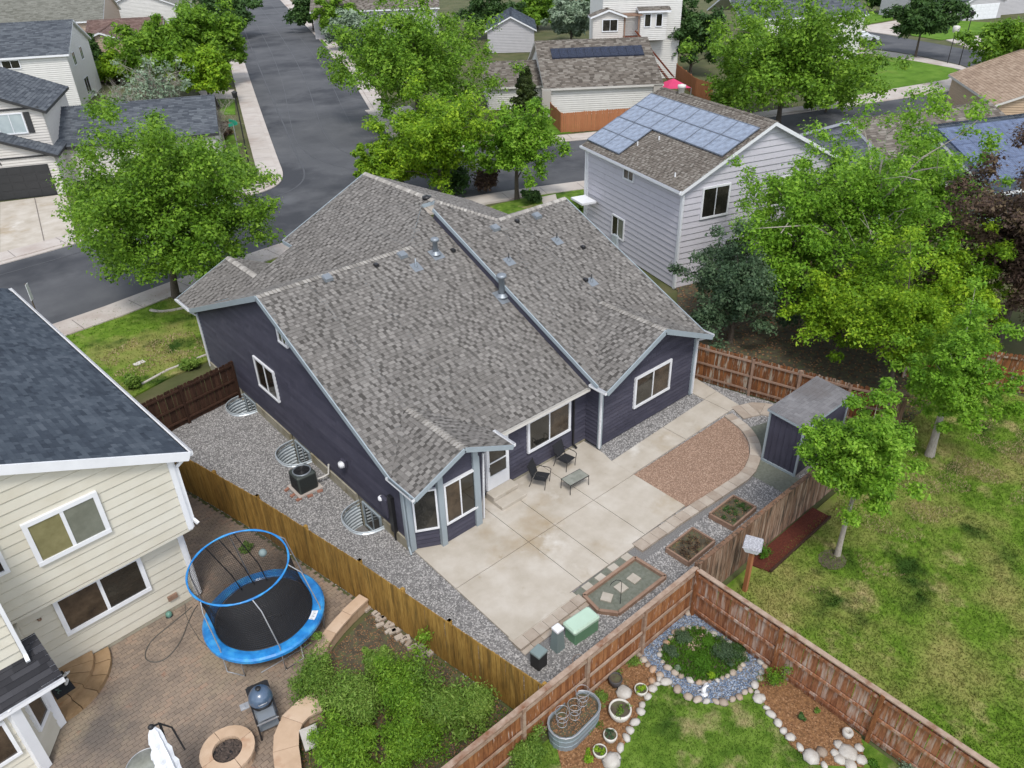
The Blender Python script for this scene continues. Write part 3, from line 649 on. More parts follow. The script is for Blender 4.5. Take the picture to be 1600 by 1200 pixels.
pxpoly('lawn', [(605, 196), (660, 182), (760, 200), (840, 196), (840, 205), (800, 214), (640, 216)], .08, M['lawn2'])
pxpoly('lawn', [(840, 190), (905, 196), (905, 204), (848, 212)], .08, M['lawn3'])
pxpoly('lawn', [(745, 330), (780, 318), (860, 300), (912, 291), (912, 350), (860, 345)], .06, M['lawn2'])
pxpoly('footpath', [(845, 308), (868, 303), (880, 345), (860, 348)], .09, M['walk'])
# front lawn of the plum house with straw patches, tree ring
FL = [(q.x, q.y) for q in (G(*p, .06) for p in ((74, 528), (70, 521), (300, 432), (420, 388), (470, 380), (400, 480), (330, 560), (262, 590), (215, 615), (150, 660), (60, 640)))]
mb = MB(); mb.prism(FL, -.05, .05); mb.build('front_lawn', M['lawn'], None, 'structure')
blades('grass', FL, 42, .09, M['blade'], .05, seed=4, wd=.03)
# right-hand back lawn
RL = [(14.2, -12), (48, -12), (48, 3), (33.6, 6.5), (32.6, 10.2), (27.5, 9.9), (26.6, 8.6), (14.2, 8.6)]
mb = MB(); mb.prism(RL, -.1, .012); mb.build('back_lawn', M['lawn'], None, 'structure')
def kp(X, Y, rng): return rng.random(len(X)) < np.clip(1.25-np.hypot(X, Y)/45, .1, 1)
blades('grass', [(14.3, -4), (40, -4), (40, 3), (33.5, 6.4), (32.5, 10), (27.3, 9.5), (26.4, 8.3), (14.3, 8.3)], 650, .075, M['blade'], .01, seed=5, wd=.018, keep=kp)
M['straw'] = mat('straw_blade', [(.24, .19, .09), (.40, .32, .17), (.52, .44, .27)], scale=3, island=.6, world=True, transl=.2)
for k_, px in enumerate((((1300, 700), (1420, 690), (1480, 720), (1600, 690), (1600, 790), (1500, 800), (1430, 850), (1330, 820), (1250, 800)), ((1540, 640), (1600, 650), (1600, 740), (1530, 760), (1480, 730)), ((1330, 850), (1400, 860), (1420, 900), (1350, 905)), ((1250, 900), (1330, 905), (1310, 930), (1240, 925)))):
    blades('dry_grass', [(q.x, q.y) for q in (G(*p) for p in px)], 420, .06, M['straw'], .012, seed=61+k_, wd=.016, keep=lambda X, Y, r: np.array([noise.noise(Vector((x*.9, y*.9, 3.0))) for x, y in zip(X, Y)]) > -.02)
blades('dry_grass', [(q.x, q.y) for q in (G(*p) for p in ((155, 560), (215, 528), (300, 520), (322, 545), (290, 575), (235, 590), (180, 590)))], 150, .08, M['straw'], .05, seed=66, wd=.03, keep=lambda X, Y, r: np.array([noise.noise(Vector((x*.7, y*.7, 5.0))) for x, y in zip(X, Y)]) > -.05)
# soil under the trees beyond the right fence
SL = [(27.0, 8.8), (33, 9), (40, 14), (44, 26), (34, 30), (31.5, 23), (24.9, 18), (26.7, 10.4)]
mb = MB(); mb.prism(SL, -.1, .015); mb.build('soil', M['dirt'], None, 'structure')
pebbles('leaf_litter', SL, 25, .05, M['chip'], .015, seed=9)

# ---- plum house yard
FENCE_L = [(4.45, 28.4), (5.11, 24.73), (6.16, 20.3), (7.09, 15.5), (7.68, 11.94), (8.22, 8.8)]
YARD = [(8.25, 8.85), (26.6, 8.85), (26.4, 10.7), (25.4, 14.4), (24.7, 17.2), (24.2, 22), (9.4, 29.6), (5.0, 28.5)]+FENCE_L[1:-1]
fill_sheet('gravel_bed', YARD, holes, .0, M['gravel_base'])
PATIO = [(9.49, 16.5), (9.49, 11.42), (11.95, 11.42), (11.97, 11.62), (14.95, 11.62), (14.97, 11.75), (17.75, 11.75), (17.75, 15.0), (18.15, 16.9), (9.6, 16.9)]
TAN = [(17.75, 14.12), (17.75, 11.72), (19.5, 11.55), (20.9, 11.55), (21.85, 11.9), (22.55, 12.45), (23.0, 13.1), (23.3, 14.1)]
PATH = [(17.76, 14.15), (24.45, 14.2), (24.6, 15.2), (25.0, 17.6), (23.85, 17.6), (23.75, 15.4), (17.76, 15.2)]
HOUSEFP = [(9.45, 16.4), (12.3, 15.9), (12.9, 16.9), (18, 16.9), (18, 16.2), (23.7, 16.2), (23.7, 33), (9.45, 33)]
FRAMEBED = [(12.17, 11.22), (12.07, 10.51), (12.44, 10.05), (14.6, 10.05), (14.52, 11.22)]
SHEDFP = [(21.9, 10.0), (25.3, 10.0), (25.3, 11.5), (21.9, 11.5)]
SHEDPAD = [(20.9, 11.5), (20.9, 9.0), (22.0, 9.0), (22.0, 11.4), (25.2, 11.5), (25.2, 12.4), (23.4, 13.0), (22.6, 12.0)]
BED1 = [(15.55, 9.9), (16.95, 9.93), (16.93, 10.8), (15.53, 10.78)]; BED2 = [(17.95, 9.93), (19.36, 9.98), (19.3, 10.86), (17.9, 10.84)]
excl = [PATIO, TAN, PATH, HOUSEFP, FRAMEBED, SHEDFP, SHEDPAD, BED1, BED2]+holes+[[(9.4, 10.6), (12.1, 10.6), (12.1, 11.5), (9.4, 11.5)], [(9.4, 11.0), (20.8, 11.0), (20.8, 11.7), (9.4, 11.7)]]
pebbles('gravel', YARD, 520, .034, M['gravel'], .0, excl, seed=11)
mb = MB(); mb.prism(TAN, -.05, .02); mb.build('tan_gravel_bed', M['tan_base'], None, 'structure')
pebbles('tan_gravel', TAN, 650, .026, M['tan_peb'], .02, seed=12)
mb = MB(); mb.prism(SHEDPAD, -.05, .012); mb.build('shed_pad', M['sand'], None, 'structure')
# patio: separately cast panels with open joints
pt = tag(bpy.data.objects.new('patio', None), kind='structure'); C.objects.link(pt)
def panels(parent, poly, xs, ys, z=.06, g=.012, material=None, name='concrete_panel'):
    for xa, xb in zip(xs[:-1], xs[1:]):
        for ya, yb in zip(ys[:-1], ys[1:]):
            q = [p for p in poly]
            for a, b, c in ((1, 0, xb-g), (-1, 0, -xa-g), (0, 1, yb-g), (0, -1, -ya-g)): q = clip_half(q, a, b, c)
            if len(q) >= 3 and abs(sum(q[i][0]*q[(i+1) % len(q)][1]-q[(i+1) % len(q)][0]*q[i][1] for i in range(len(q)))) > .1:
                mb = MB(); mb.prism(q, -.04, z); mb.build(name, material or M['concrete'], parent)
PATIO1 = [(9.49, 16.5), (9.49, 11.42), (11.95, 11.42), (11.97, 11.62), (14.95, 11.62), (14.97, 11.75), (17.75, 11.75), (17.75, 15.2), (18.1, 16.62), (17.95, 16.8), (9.6, 16.8)]
panels(pt, PATIO1, [9.4, 12.52, 13.72, 15.62, 17.9], [11.3, 14.1, 17.0]); mb = MB(); mb.prism([(9.5, 11.45), (17.7, 11.8), (17.7, 16.5), (9.6, 16.7)], -.04, .03); mb.build('patio_joint_fill', M['gravel_base'], pt)
pth = tag(bpy.data.objects.new('path', None), kind='structure'); C.objects.link(pth)
panels(pth, PATH, [17.7, 20.9, 23.75, 25.2], [14.0, 15.45, 18.0], z=.055)
mb = MB(); mb.prism([(9.45, 11.35), (12.05, 11.35), (12.05, 11.6), (9.45, 11.6)], -.04, .05); mb.build('patio_edge', M['concrete'], pt)

# ---- stone edging round patio and tan gravel (each block its own piece)
ed = thing('stone_edging', 'low border of tan grey blocks curving round the patio and tan gravel', 'stone border', (14, 11.4, 0))
def blocks(parent, pts, w, step, z0, z1, material, name='block', jit=.01, gap=.012):
    pts = [Vector((p[0], p[1])) for p in pts]; L = [0]
    for a, b in zip(pts[:-1], pts[1:]): L.append(L[-1]+(b-a).length)
    def at(s):
        s = max(0, min(L[-1], s))
        for i in range(len(pts)-1):
            if s <= L[i+1]+1e-9: return pts[i].lerp(pts[i+1], (s-L[i])/max(1e-6, L[i+1]-L[i]))
    def nrm(s): d = (at(s+.05)-at(s-.05)).normalized(); return Vector((-d.y, d.x))
    n = max(1, round(L[-1]/step)); st = L[-1]/n
    for i in range(n):
        a, b = i*st+gap/2, (i+1)*st-gap/2; m = (a+b)/2; o = random.uniform(-jit, jit); z = z1+random.uniform(-jit, jit)*.5
        pa, pb, pm = at(a), at(b), at(m); na, nb, nm = nrm(a), nrm(b), nrm(m)
        poly = [pa+na*(w/2+o), pa-na*(w/2-o), pm-nm*(w/2-o), pb-nb*(w/2-o), pb+nb*(w/2+o), pm+nm*(w/2+o)]
        mb = MB(); mb.prism([(p.x, p.y) for p in poly], z0, z); mb.build(name, material, parent)
blocks(ed, [(9.42, 11.2), (12.1, 11.2)], .34, .40, -.05, .10, M['block'])
blocks(ed, [(9.42, 10.93), (12.1, 10.98)], .16, .40, -.05, .03, M['block'])
CURV = [(14.95, 11.5), (17.7, 11.45), (19.5, 11.32), (20.9, 11.3), (21.95, 11.68), (22.7, 12.25), (23.2, 13.0), (23.5, 14.05)]
blocks(ed, smooth(CURV, 1), .42, .42, -.05, .085, M['block'])
blocks(ed, [(23.9, 13.9), (24.9, 13.5), (25.2, 12.6)], .9, .45, -.05, .06, M['block'])
for x, y in ((12.56, 11.4), (13.13, 11.39), (13.74, 11.41), (14.4, 11.43)):
    mb = MB(); mb.box((x, y, .02), (.31, .31, .06), random.uniform(-.06, .06)); mb.build('stepping_stone', M['stepstone'], ed)
mb = MB(); mb.box((13.3, 11.39, -.0), (2.6, .42, .03)); mb.build('joint_sand', M['sand'], ed)
# timber framed sand bed
fb = thing('timber_framed_bed', 'timber framed grey-green sand bed with square stepping stones beside the patio', 'garden bed', (13.3, 10.6, 0))
for a, b in zip(FRAMEBED, FRAMEBED[1:]+FRAMEBED[:1]): mb = MB(); mb.bar((*a, .07), (*b, .07), .10, .15); mb.build('timber', M['timber'], fb)
mb = MB(); mb.prism(FRAMEBED, -.02, .03); mb.build('sand', M['sand'], fb)
for i, (x, y, a) in enumerate(((13.85, 10.68, .05), (13.28, 10.7, -.04), (12.67, 10.73, .5))):
    mb = MB(); mb.box((x, y, .045), (.33, .33, .05), a); mb.build('stepping_stone', M['stepstone'], fb)
hk = thing('shepherd_hook', 'thin dark shepherd hook pole standing in the sand bed', 'garden hook', (12.8, 10.3, 0))
mb = MB(); mb.tube([(12.8, 10.3, 0), (12.8, 10.3, .9), (12.76, 10.32, 1.02), (12.62, 10.37, 1.1), (12.48, 10.42, 1.04), (12.45, 10.44, .95)], .010, 5); mb.build('rod', M['black'], hk)
def planter(name, poly, label, cover, seed):
    t = thing(name, label, 'planter bed', (poly[0][0], poly[0][1], 0))
    for a, b in zip(poly, poly[1:]+poly[:1]): mb = MB(); mb.bar((*a, .1), (*b, .1), .06, .2); mb.build('board', M['timber'], t)
    mb = MB(); mb.prism(poly, 0, .13); mb.build('soil', M['dirt'], t)
    x0, y0 = poly[0][0]+.1, poly[0][1]+.1; rng = np.random.default_rng(seed); pts = np.stack([rng.uniform(x0, x0+1.15, 16), rng.uniform(y0, y0+.62, 16), np.full(16, .17)], -1)
    V, Fq = leaf_cloud(pts, np.full(16, .11), 60, .05, rng); npmesh('seedlings', V, Fq, cover, t, 'stuff')
    pebbles('bark_chips', poly, 160, .02, M['chip'], .13, seed=seed, parent=t)
planter('raised_bed', BED1, 'raised timber planter with reddish bark, the one nearer the sand bed', LV['purple'], 3)
planter('raised_bed', BED2, 'raised timber planter with dark green seedlings, the one nearer the shed', LV['dark'], 4)

# ---- cream house yard paving
CY = [(-7, 10.5), (2.3, 10.5), (2.6, 12.3), (3.1, 12.9), (4.2, 13.1), (4.5, 14.1), (5.2, 14.9), (6.95, 15.35), (6.9, 15.9), (6.05, 20.3), (5.0, 24.6), (4.35, 28), (3.0, 28), (3.2, 19.3), (-7, 19.0)]
fill_sheet('paving_base', CY, [], -.004, M['paver_base'])
pv = tag(bpy.data.objects.new('paving', None), kind='structure'); C.objects.link(pv)
cells = []
px_, py_ = .21, .125; ca, sa = cos(radians(4)), sin(radians(4))
for j in range(-10, 190):
    for i in range(-60, 70):
        lx, ly = i*px_+(j % 2)*px_/2, j*py_; x, y = lx*ca-ly*sa-.2, lx*sa+ly*ca+10.2
        if -6.5 < x < 7 and 10.5 < y < 28: cells.append((x, y))
XY = np.array(cells); k = inpoly(XY[:, 0], XY[:, 1], CY); XY = XY[k]
BUSHX = [(2.6, 10.5), (7.5, 10.5), (7, 15.3), (4.6, 14)]
D = np.hypot(XY[:, 0]-0, XY[:, 1]-0)+60*((XY[:, 0] < -2.2) | (XY[:, 1] < 12.4)); order = np.argsort(D)
shared = [None]*4
for vi in range(4):
    mb = MB(); mb.box((0, 0, 0), (px_-.010, py_-.010, .05), 0, .005); o = mb.build('paver', M['paver']); shared[vi] = o.data; bpy.data.objects.remove(o)
M['paver_one'] = mat('brick_paver_single', [(.16, .125, .10), (.235, .185, .145), (.29, .225, .17), (.33, .22, .16)], scale=1.2, rough=.9, objrand=.4, world=True, bump=.2,
           patch=[((.14, .12, .105), .35, .5, .72), ((.34, .28, .19), .5, .56, .8), ((.33, .16, .10), 1.6, .64, .8)])
for vi in range(4): shared[vi].materials[0] = M['paver_one']
for n_, i in enumerate(order[:300]):
    link('paver', shared[n_ % 4], pv, Matrix.Translation((XY[i, 0], XY[i, 1], -.004+random.uniform(-.003, .003))) @ Matrix.Rotation(radians(4), 4, 'Z'))
mb = MB()
for i in order[300:]:
    x, y = XY[i]; z = .02+random.uniform(-.003, .003); hx, hy = px_/2-.005, py_/2-.005; q = []
    for a, b in ((-hx, -hy), (hx, -hy), (hx, hy), (-hx, hy)): q.append((x+a*ca-b*sa, y+a*sa+b*ca))
    mb.mesh([(*p, z) for p in q]+[(*p, z-.03) for p in q], [(0, 1, 2, 3), (0, 4, 5, 1), (1, 5, 6, 2), (2, 6, 7, 3), (3, 7, 4, 0)])
mb.build('pavers', M['paver'], pv, 'stuff')
# bush corner ground
BC = [(2.3, 10.4), (2.75, 12.2), (3.2, 12.75), (4.35, 13.0), (4.8, 14.0), (5.4, 14.65), (7.05, 15.1), (7.6, 12), (8.1, 8.9), (2.3, 8.9)]
mb = MB(); mb.prism(BC, -.1, .02); mb.build('garden_soil', M['dirt'], None, 'structure')
blades('ground_cover', BC, 260, .10, M['blade2'], .02, seed=21, wd=.02, keep=lambda X, Y, r: Y < 12.8)
pebbles('leaf_litter', BC, 260, .022, M['chip'], .02, seed=22)

# ================================================================== FENCES
def fence(label, pts, pm, rm, side=0, h=1.8, pitch=.145, cap=None, rails=True, postside=None, bay=2.4, gapj=0.0, base=0, postm=None):
    t = thing('fence', label, 'fence', (pts[0][0], pts[0][1], base)); pts = [Vector((p[0], p[1], base)) for p in pts]
    shp = []
    for k in range(4):
        hh = h+random.uniform(-.02, .02); w_ = pitch-.008
        mb = MB(); x = w_/2; mb.mesh([(-x, -.01, .03), (x, -.01, .03), (x, .01, .03), (-x, .01, .03), (-x, -.01, hh-.035), (x, -.01, hh-.035), (x, .01, hh-.035), (-x, .01, hh-.035), (-x*.6, -.01, hh), (x*.6, -.01, hh), (x*.6, .01, hh), (-x*.6, .01, hh)],
            [(0, 1, 5, 4), (1, 2, 6, 5), (2, 3, 7, 6), (3, 0, 4, 7), (4, 5, 9, 8), (5, 6, 10, 9), (6, 7, 11, 10), (7, 4, 8, 11), (8, 9, 10, 11)])
        o = mb.build('picket', pm); shp.append(o.data); bpy.data.objects.remove(o)
    inv = rootm(t).inverted()
    for a, b in zip(pts[:-1], pts[1:]):
        d = b-a; L = d.length; d.normalize(); ang = atan2(d.y, d.x); n = int(L/pitch); N = Vector((-d.y, d.x, 0))*(side or 1)
        for i in range(n):
            p = a+d*((i+.5)*L/n)+Vector((0, 0, random.uniform(-.012, .012)))
            link('picket', shp[random.randrange(4)], t, inv @ (Matrix.Translation(p) @ Matrix.Rotation(ang+random.uniform(-.03, .03), 4, 'Z') @ Matrix.Rotation(random.uniform(-.008, .008), 4, 'Y')))
        m = max(1, round(L/bay))
        for i in range(m+1):
            p = a+d*(L*i/m)+N*.06; mb = MB(); mb.box((p.x, p.y, (h+.03)/2), (.1, .1, h+.03), ang); mb.build('post', postm or rm, t)
            if i < m:
                q = a+d*(L*(i+1)/m)+N*.06
                if rails:
                    for z in (.28, h*.52, h-.16): mb = MB(); mb.bar(p+Vector((0, 0, z))+d*.045, q+Vector((0, 0, z))-d*.045, .04, .085); mb.build('rail', rm, t)
        if cap: mb = MB(); mb.bar(a+Vector((0, 0, h+.015))+N*.03, b+Vector((0, 0, h+.015))+N*.03, .14, .035); mb.build('cap_rail', cap, t)
    return t
fence('long golden brown fence between the paved yard and the grey gravel strip', FENCE_L, M['fence_gold'], M['fence_gold'], side=1)
fence('weathered red fence along the flower garden below the green utility cabinet', [(3.0, 8.72), (14.1, 8.75)], M['fence_red'], M['pine'], side=-1, cap=M['pine'], pitch=.14)
fence('peeling grey-brown fence running from the garden corner to the dark shed', [(14.3, 8.76), (27.2, 8.8)], M['fence_grey'], M['fence_grey'], side=1, cap=M['fence_grey'])
fence('faded red and white fence between the flower garden and the large lawn', [(14.12, 8.6), (14.08, -5)], M['fence_faded'], M['fence_faded'], side=-1, cap=M['pine'], pitch=.14, bay=2.7, postm=M['fence_red'])
fence('orange stained fence between the gravel path and the tall trees', [(24.6, 17.6), (25.47, 14.4), (26.5, 10.7), (27.2, 8.95)], M['fence_orange'], M['timber'], side=-1)
fence('dark brown gate fence beside the plum house front corner', [(4.5, 28.5), (9.3, 29.35)], M['fence_dark'], M['fence_dark'], side=-1)
fence('brown picket fence at the right edge beyond the big lawn', [(31.6, 10.7), (32.84, 8.4), (34.6, 5.3), (37.5, 0.5)], M['fence_orange'], M['fence_orange'], side=-1)
fence('bright cedar fence behind the street beside the white walled house', [(52.9, 55.5), (50.6, 51.6), (56.3, 48.4), (63, 44.6)], M['fence_new'], M['fence_new'], side=1, pitch=.2)
a, b, c = G(1055, 125), G(1085, 150), G(1110, 158)
fence('small orange fence behind the pink canopy', [(a.x, a.y), (b.x, b.y), (c.x, c.y)], M['fence_new'], M['fence_new'], side=1, pitch=.25)

# ================================================================== PLUM HOUSE
s = .45
H = thing('house', 'single storey plum house with large grey shingle roof in the middle', 'house', (WX, 16.4, 0))
X_ = Vector((1, 0, 0)); Y_ = Vector((0, 1, 0))
def zA(y): return 2.85+s*(y-16.4)
def zR(y): return 3.05+s*(y-15.9)
def zB(x): return 7.55-s*(18.05-x)
def zC(y): return 6.52-.42*(y-24.55)
ROOFS = [
 ([(9.2, 16.73), (11.15, 18.69), (11.15, 24.55), (9.2, 24.55)], lambda x, y: zA(y)),
 ([(11.15, 18.69), (13.1, 16.73), (13.1, 24.55), (11.15, 24.55)], lambda x, y: zA(y)),
 ([(13.1, 16.4), (17.64, 16.4), (17.64, 24.55), (13.1, 24.55)], lambda x, y: zA(y)),
 ([(15.76, 24.55), (17.64, 24.55), (17.64, 26.35)], lambda x, y: zA(y)),
 ([(17.65, 15.9), (20.75, 19.0), (20.75, 24.05), (19.9, 24.05), (18.05, 25.9), (17.65, 25.5)], lambda x, y: zR(y)),
 ([(20.75, 19.0), (23.85, 15.9), (23.85, 24.05), (20.75, 24.05)], lambda x, y: zR(y)),
 ([(17.65, 15.5), (20.75, 15.5), (20.75, 19.0), (17.65, 15.9)], lambda x, y: 3.05+s*(x-17.65)),
 ([(20.75, 15.5), (23.85, 15.5), (23.85, 15.9), (20.75, 19.0)], lambda x, y: 3.05+s*(23.85-x)),
 ([(9.2, 15.45), (11.15, 15.45), (11.15, 18.69), (9.2, 16.73)], lambda x, y: 3.0+s*(x-9.2)),
 ([(11.15, 15.45), (13.1, 15.45), (13.1, 16.73), (11.15, 18.69)], lambda x, y: 3.0+s*(13.1-x)),
 ([(18.05, 25.9), (18.05, 31.35), (15.76, 31.35), (15.76, 24.55), (17.65, 26.3)], lambda x, y: zB(x)),
 ([(15.76, 24.55), (15.76, 31.35), (13.5, 31.35), (13.5, 26.8)], lambda x, y: zB(x)),
 ([(13.5, 26.8), (13.5, 30.5), (9.8, 30.5)], lambda x, y: zB(x)),
 ([(9.2, 24.55), (15.76, 24.55), (9.8, 30.5), (9.8, 32.9), (9.2, 32.9)], lambda x, y: zC(y)),
 ([(9.2, 32.7), (11.9, 29.8), (11.9, 34.2), (9.2, 34.2)], lambda x, y: 3.1+s*(x-9.2)),
 ([(11.9, 29.8), (14.6, 32.7), (14.6, 34.2), (11.9, 34.2)], lambda x, y: 3.1+s*(14.6-x)),
 ([(18.05, 25.9), (19.9, 24.05), (24.0, 28.2), (24.0, 31.35), (18.05, 31.35)], lambda x, y: 7.55-s*(x-18.05)),
 ([(19.9, 24.05), (23.85, 24.05), (23.85, 28.0)], lambda x, y: 6.72-s*(y-24.05)),
]
sl = MB(); sh = MB()
for i, (pl, fz) in enumerate(ROOFS):
    P = [Vector((x, y, fz(x, y))) for x, y in pl]; slab(sl, P, .17)
    split = {4: ((0, 1, 2, 3), (0, 3, 4, 5)), 10: ((0, 1, 2, 4), (2, 3, 4)), 13: ((0, 1, 2), (0, 2, 3, 4))}.get(i)
    if split:
        for idx in split: shingle_plane(sh, [P[j] for j in idx], seed=5)
    else: shingle_plane(sh, P, seed=5)
rf = sl.build('roof', M['trim_b'], H); sh.build('shingles', M['shingle'], rf, 'stuff')
rc = MB()
for a, b in (((9.2, 24.55, 6.52), (15.9, 24.55, 6.52)), ((23.85, 24.05, 6.72), (19.9, 24.05, 6.72)), ((18.05, 31.35, 7.55), (18.05, 25.9, 7.55)), ((19.9, 24.05, 6.72), (18.05, 25.9, 7.55)),
             ((20.75, 15.5, 4.445), (20.75, 18.9, 4.445)), ((11.15, 15.45, 3.878), (11.15, 18.6, 3.878)), ((11.9, 34.2, 4.315), (11.9, 29.9, 4.315))):
    ridge_caps(rc, a, b, w=.30)
rc.build('ridge_caps', M['cap'], rf, 'stuff')
# fascia / rake boards and gutters
def rake(a, b, h=.2, w=.04, m=None, name='rake_board'): mb = MB(); mb.bar(Vector(a)-Vector((0, 0, h/2-.01)), Vector(b)-Vector((0, 0, h/2-.01)), w, h); return mb.build(name, m or M['trim_b'], rf)
rake((9.175, 16.73, 3.0), (9.175, 24.55, 6.54)); rake((9.175, 24.55, 6.54), (9.175, 32.75, 3.08)); rake((9.175, 15.44, 3.0), (9.175, 16.73, 3.02))
for sx, a, b, za, zb in ((1, 17.65, 20.75, 3.06, 4.455), (-1, 23.85, 20.75, 3.06, 4.455)): rake((a, 15.475, za), (b, 15.475, zb), .2)
for a, b, za, zb in ((9.2, 11.15, 3.01, 3.89), (13.1, 11.15, 3.01, 3.89)): rake((a, 15.425, za), (b, 15.425, zb), .16)
rake((17.635, 15.95, 3.1), (17.635, 25.5, 7.4), .15, .05); rake((17.66, 16.4, 3.13), (17.66, 25.5, 7.22), .34, .03, M['siding_p']); rake((23.875, 15.9, 3.06), (23.875, 24.05, 6.73))  # plum siding strip: its dark colour stands in for shadow below the rake
rake((18.05, 31.375, 7.56), (13.5, 31.375, 5.51)); rake((11.9, 34.22, 4.32), (9.2, 34.22, 3.11)); rake((13.475, 31.35, 5.5), (13.475, 30.5, 5.5), .16)
def gutter(parent, a, b, m=None, r=.06):
    a, b = Vector(a), Vector(b); d = (b-a).normalized(); n = Vector((-d.y, d.x, 0)); mb = MB()
    prof = [(-r, r), (-r, -r*.6), (-r*.5, -r), (r*.6, -r), (r, -r*.3), (r, r)]
    for o in (0, .008):
        ps = [(x*(1-o*8), y) for x, y in prof]
        for (x0, y0), (x1, y1) in zip(ps[:-1], ps[1:]): mb.poly([a+n*x0+Vector((0, 0, y0)), b+n*x0+Vector((0, 0, y0)), b+n*x1+Vector((0, 0, y1)), a+n*x1+Vector((0, 0, y1))])
    for e in (a, b): mb.poly([e+n*x+Vector((0, 0, y)) for x, y in prof])
    return mb.build('gutter', m or M['white'], parent)
gutter(H, (13.1, 16.33, 2.80), (17.6, 16.33, 2.80), M['offw']); gutter(H, (9.13, 15.42, 2.97), (9.13, 16.85, 2.97)); gutter(H, (17.58, 15.48, 3.0), (17.58, 16.3, 3.0)); gutter(H, (23.93, 15.5, 3.0), (23.93, 24, 3.0)); gutter(H, (13.17, 15.45, 2.97), (13.17, 16.5, 2.97)); gutter(H, (9.13, 32.7, 3.05), (9.13, 34.2, 3.05))
# walls
q = MB(); fnd = MB()
def pwall(O, U, outl, foundation=True, z0=.32):
    wallpoly(q, O, U, outl); siding(H, O, U, outl, .178, M['siding_p'], True, 3.4, depth=.036)
L_ = [(0, .32), (16.15, .32), (16.15, zA(16.45)-.17)]      # u runs from y=32.6 down to 16.45
pwall((WX, 32.6, 0), (0, -1, 0), [(0, .42), (16.15, .42), (16.15, 2.70), (8.05, 6.34), (0, 2.95)])
pwall((12.75, 16.85, 0), (1, 0, 0), [(0, .12), (5.3, .12), (5.3, 2.95), (0, 2.95)])
pwall((18.0, 16.85, 0), (0, -1, 0), [(0, .1), (.7, .1), (.7, 3.0), (0, 3.2)])
pwall((18.0, 16.15, 0), (1, 0, 0), [(0, .05), (5.6, .05), (5.6, 2.97), (2.8, 4.22), (0, 2.97)])
pwall((23.6, 16.15, 0), (0, 1, 0), [(0, .05), (16, .05), (16, 2.9), (7.9, 6.4), (0, 2.95)])
mb = MB(); mb.box(((9.45+23.6)/2, 32.6, 1.5), (14.0, .2, 2.6)); mb.box((13.5+2.3, 31.0, 3.6), (4.4, .15, 3.4)); mb.build('front_wall', M['siding_p'], H)
# bay: left slanted, front, right slanted
BV = [(9.5, 16.42), (10.42, 15.93), (11.85, 15.93), (12.75, 16.85)]
tops = []
for (a, b) in zip(BV[:-1], BV[1:]):
    U = Vector((b[0]-a[0], b[1]-a[1], 0)); L = U.length
    za, zb = [min(3.0+s*(p[0]-9.2), 3.0+s*(13.1-p[0]))-.17 for p in (a, b)]
    outl = [(0, .05), (L, .05), (L, zb)]+([(11.15-a[0], 3.0+s*1.95-.17)] if a[0] == 10.42 else [])+[(0, za)]
    pwall((a[0], a[1], 0), U, outl)
# soffit gable face of the bay (flush boards above the windows)
q.build('wall', M['siding_p'], H)
for a in BV[:3]:
    mb = MB(); zt = min(3.0+s*(a[0]-9.2), 3.0+s*(13.1-a[0]))-.19; mb.box((a[0]-.02, a[1]-.03, (zt+.05)/2), (.2, .15, zt-.05), 0); mb.build('corner_board', M['trim_b'], H)
def board(x, y, sx, sy, z0, z1, m, name='corner_board'): mb = MB(); mb.box((x, y, (z0+z1)/2), (sx, sy, z1-z0)); return mb.build(name, m, H)
board(9.405, 16.52, .06, .22, .3, 2.75, M['trim_b']); board(18.02, 16.1, .13, .13, .05, 2.9, M['trim_b']); board(23.62, 16.11, .12, .12, .05, 2.9, M['trim_b']); board(9.41, 32.55, .08, .14, .3, 2.9, M['trim_b']); board(11.92, 15.9, .12, .14, .05, 2.95, M['trim_b'])
# foundation
for a, b, z in (((9.42, 16.5), (9.42, 18.85-.88), .42), ((9.42, 18.85+.88), (9.42, 23.85-.85), .42), ((9.42, 23.85+.85), (9.42, 28.5-.8), .42), ((9.42, 28.5+.8), (9.42, 32.6), .42), ((12.8, 16.87), (18.0, 16.87), .12)):
    mb = MB(); mb.bar((*a, z/2-.1), (*b, z/2-.1), .10, z+.2); mb.build('foundation', M['foundation'], H)
# windows
TB, WH, GL = M['trim_b'], M['white'], M['glass']
window(H, (WX, 32.6, 0), (0, -1, 0), 32.6-26.75, 32.6-25.0, 1.75, 3.15, WH, GL, fw=.08)
window(H, (WX, 32.6, 0), (0, -1, 0), 32.6-23.8, 32.6-23.1, 4.95, 5.5, WH, GL, fw=.07)
window(H, (12.75, 16.85, 0), (1, 0, 0), 14.93-12.75, 17.1-12.75, .98, 2.38, WH, GL, M['glass_d'], fw=.1)
window(H, (18.0, 16.15, 0), (1, 0, 0), 1.9, 4.1, 1.0, 2.42, WH, GL, M['glass_d'], fw=.1)
U1 = Vector((.92, -.49, 0)); window(H, (9.5, 16.42, 0), U1, .13, .93, .85, 2.5, WH, GL, fw=.06, panes=1)
window(H, (10.42, 15.93, 0), (1, 0, 0), .10, 1.40, .85, 2.5, WH, M['glass_d'], GL, fw=.07)
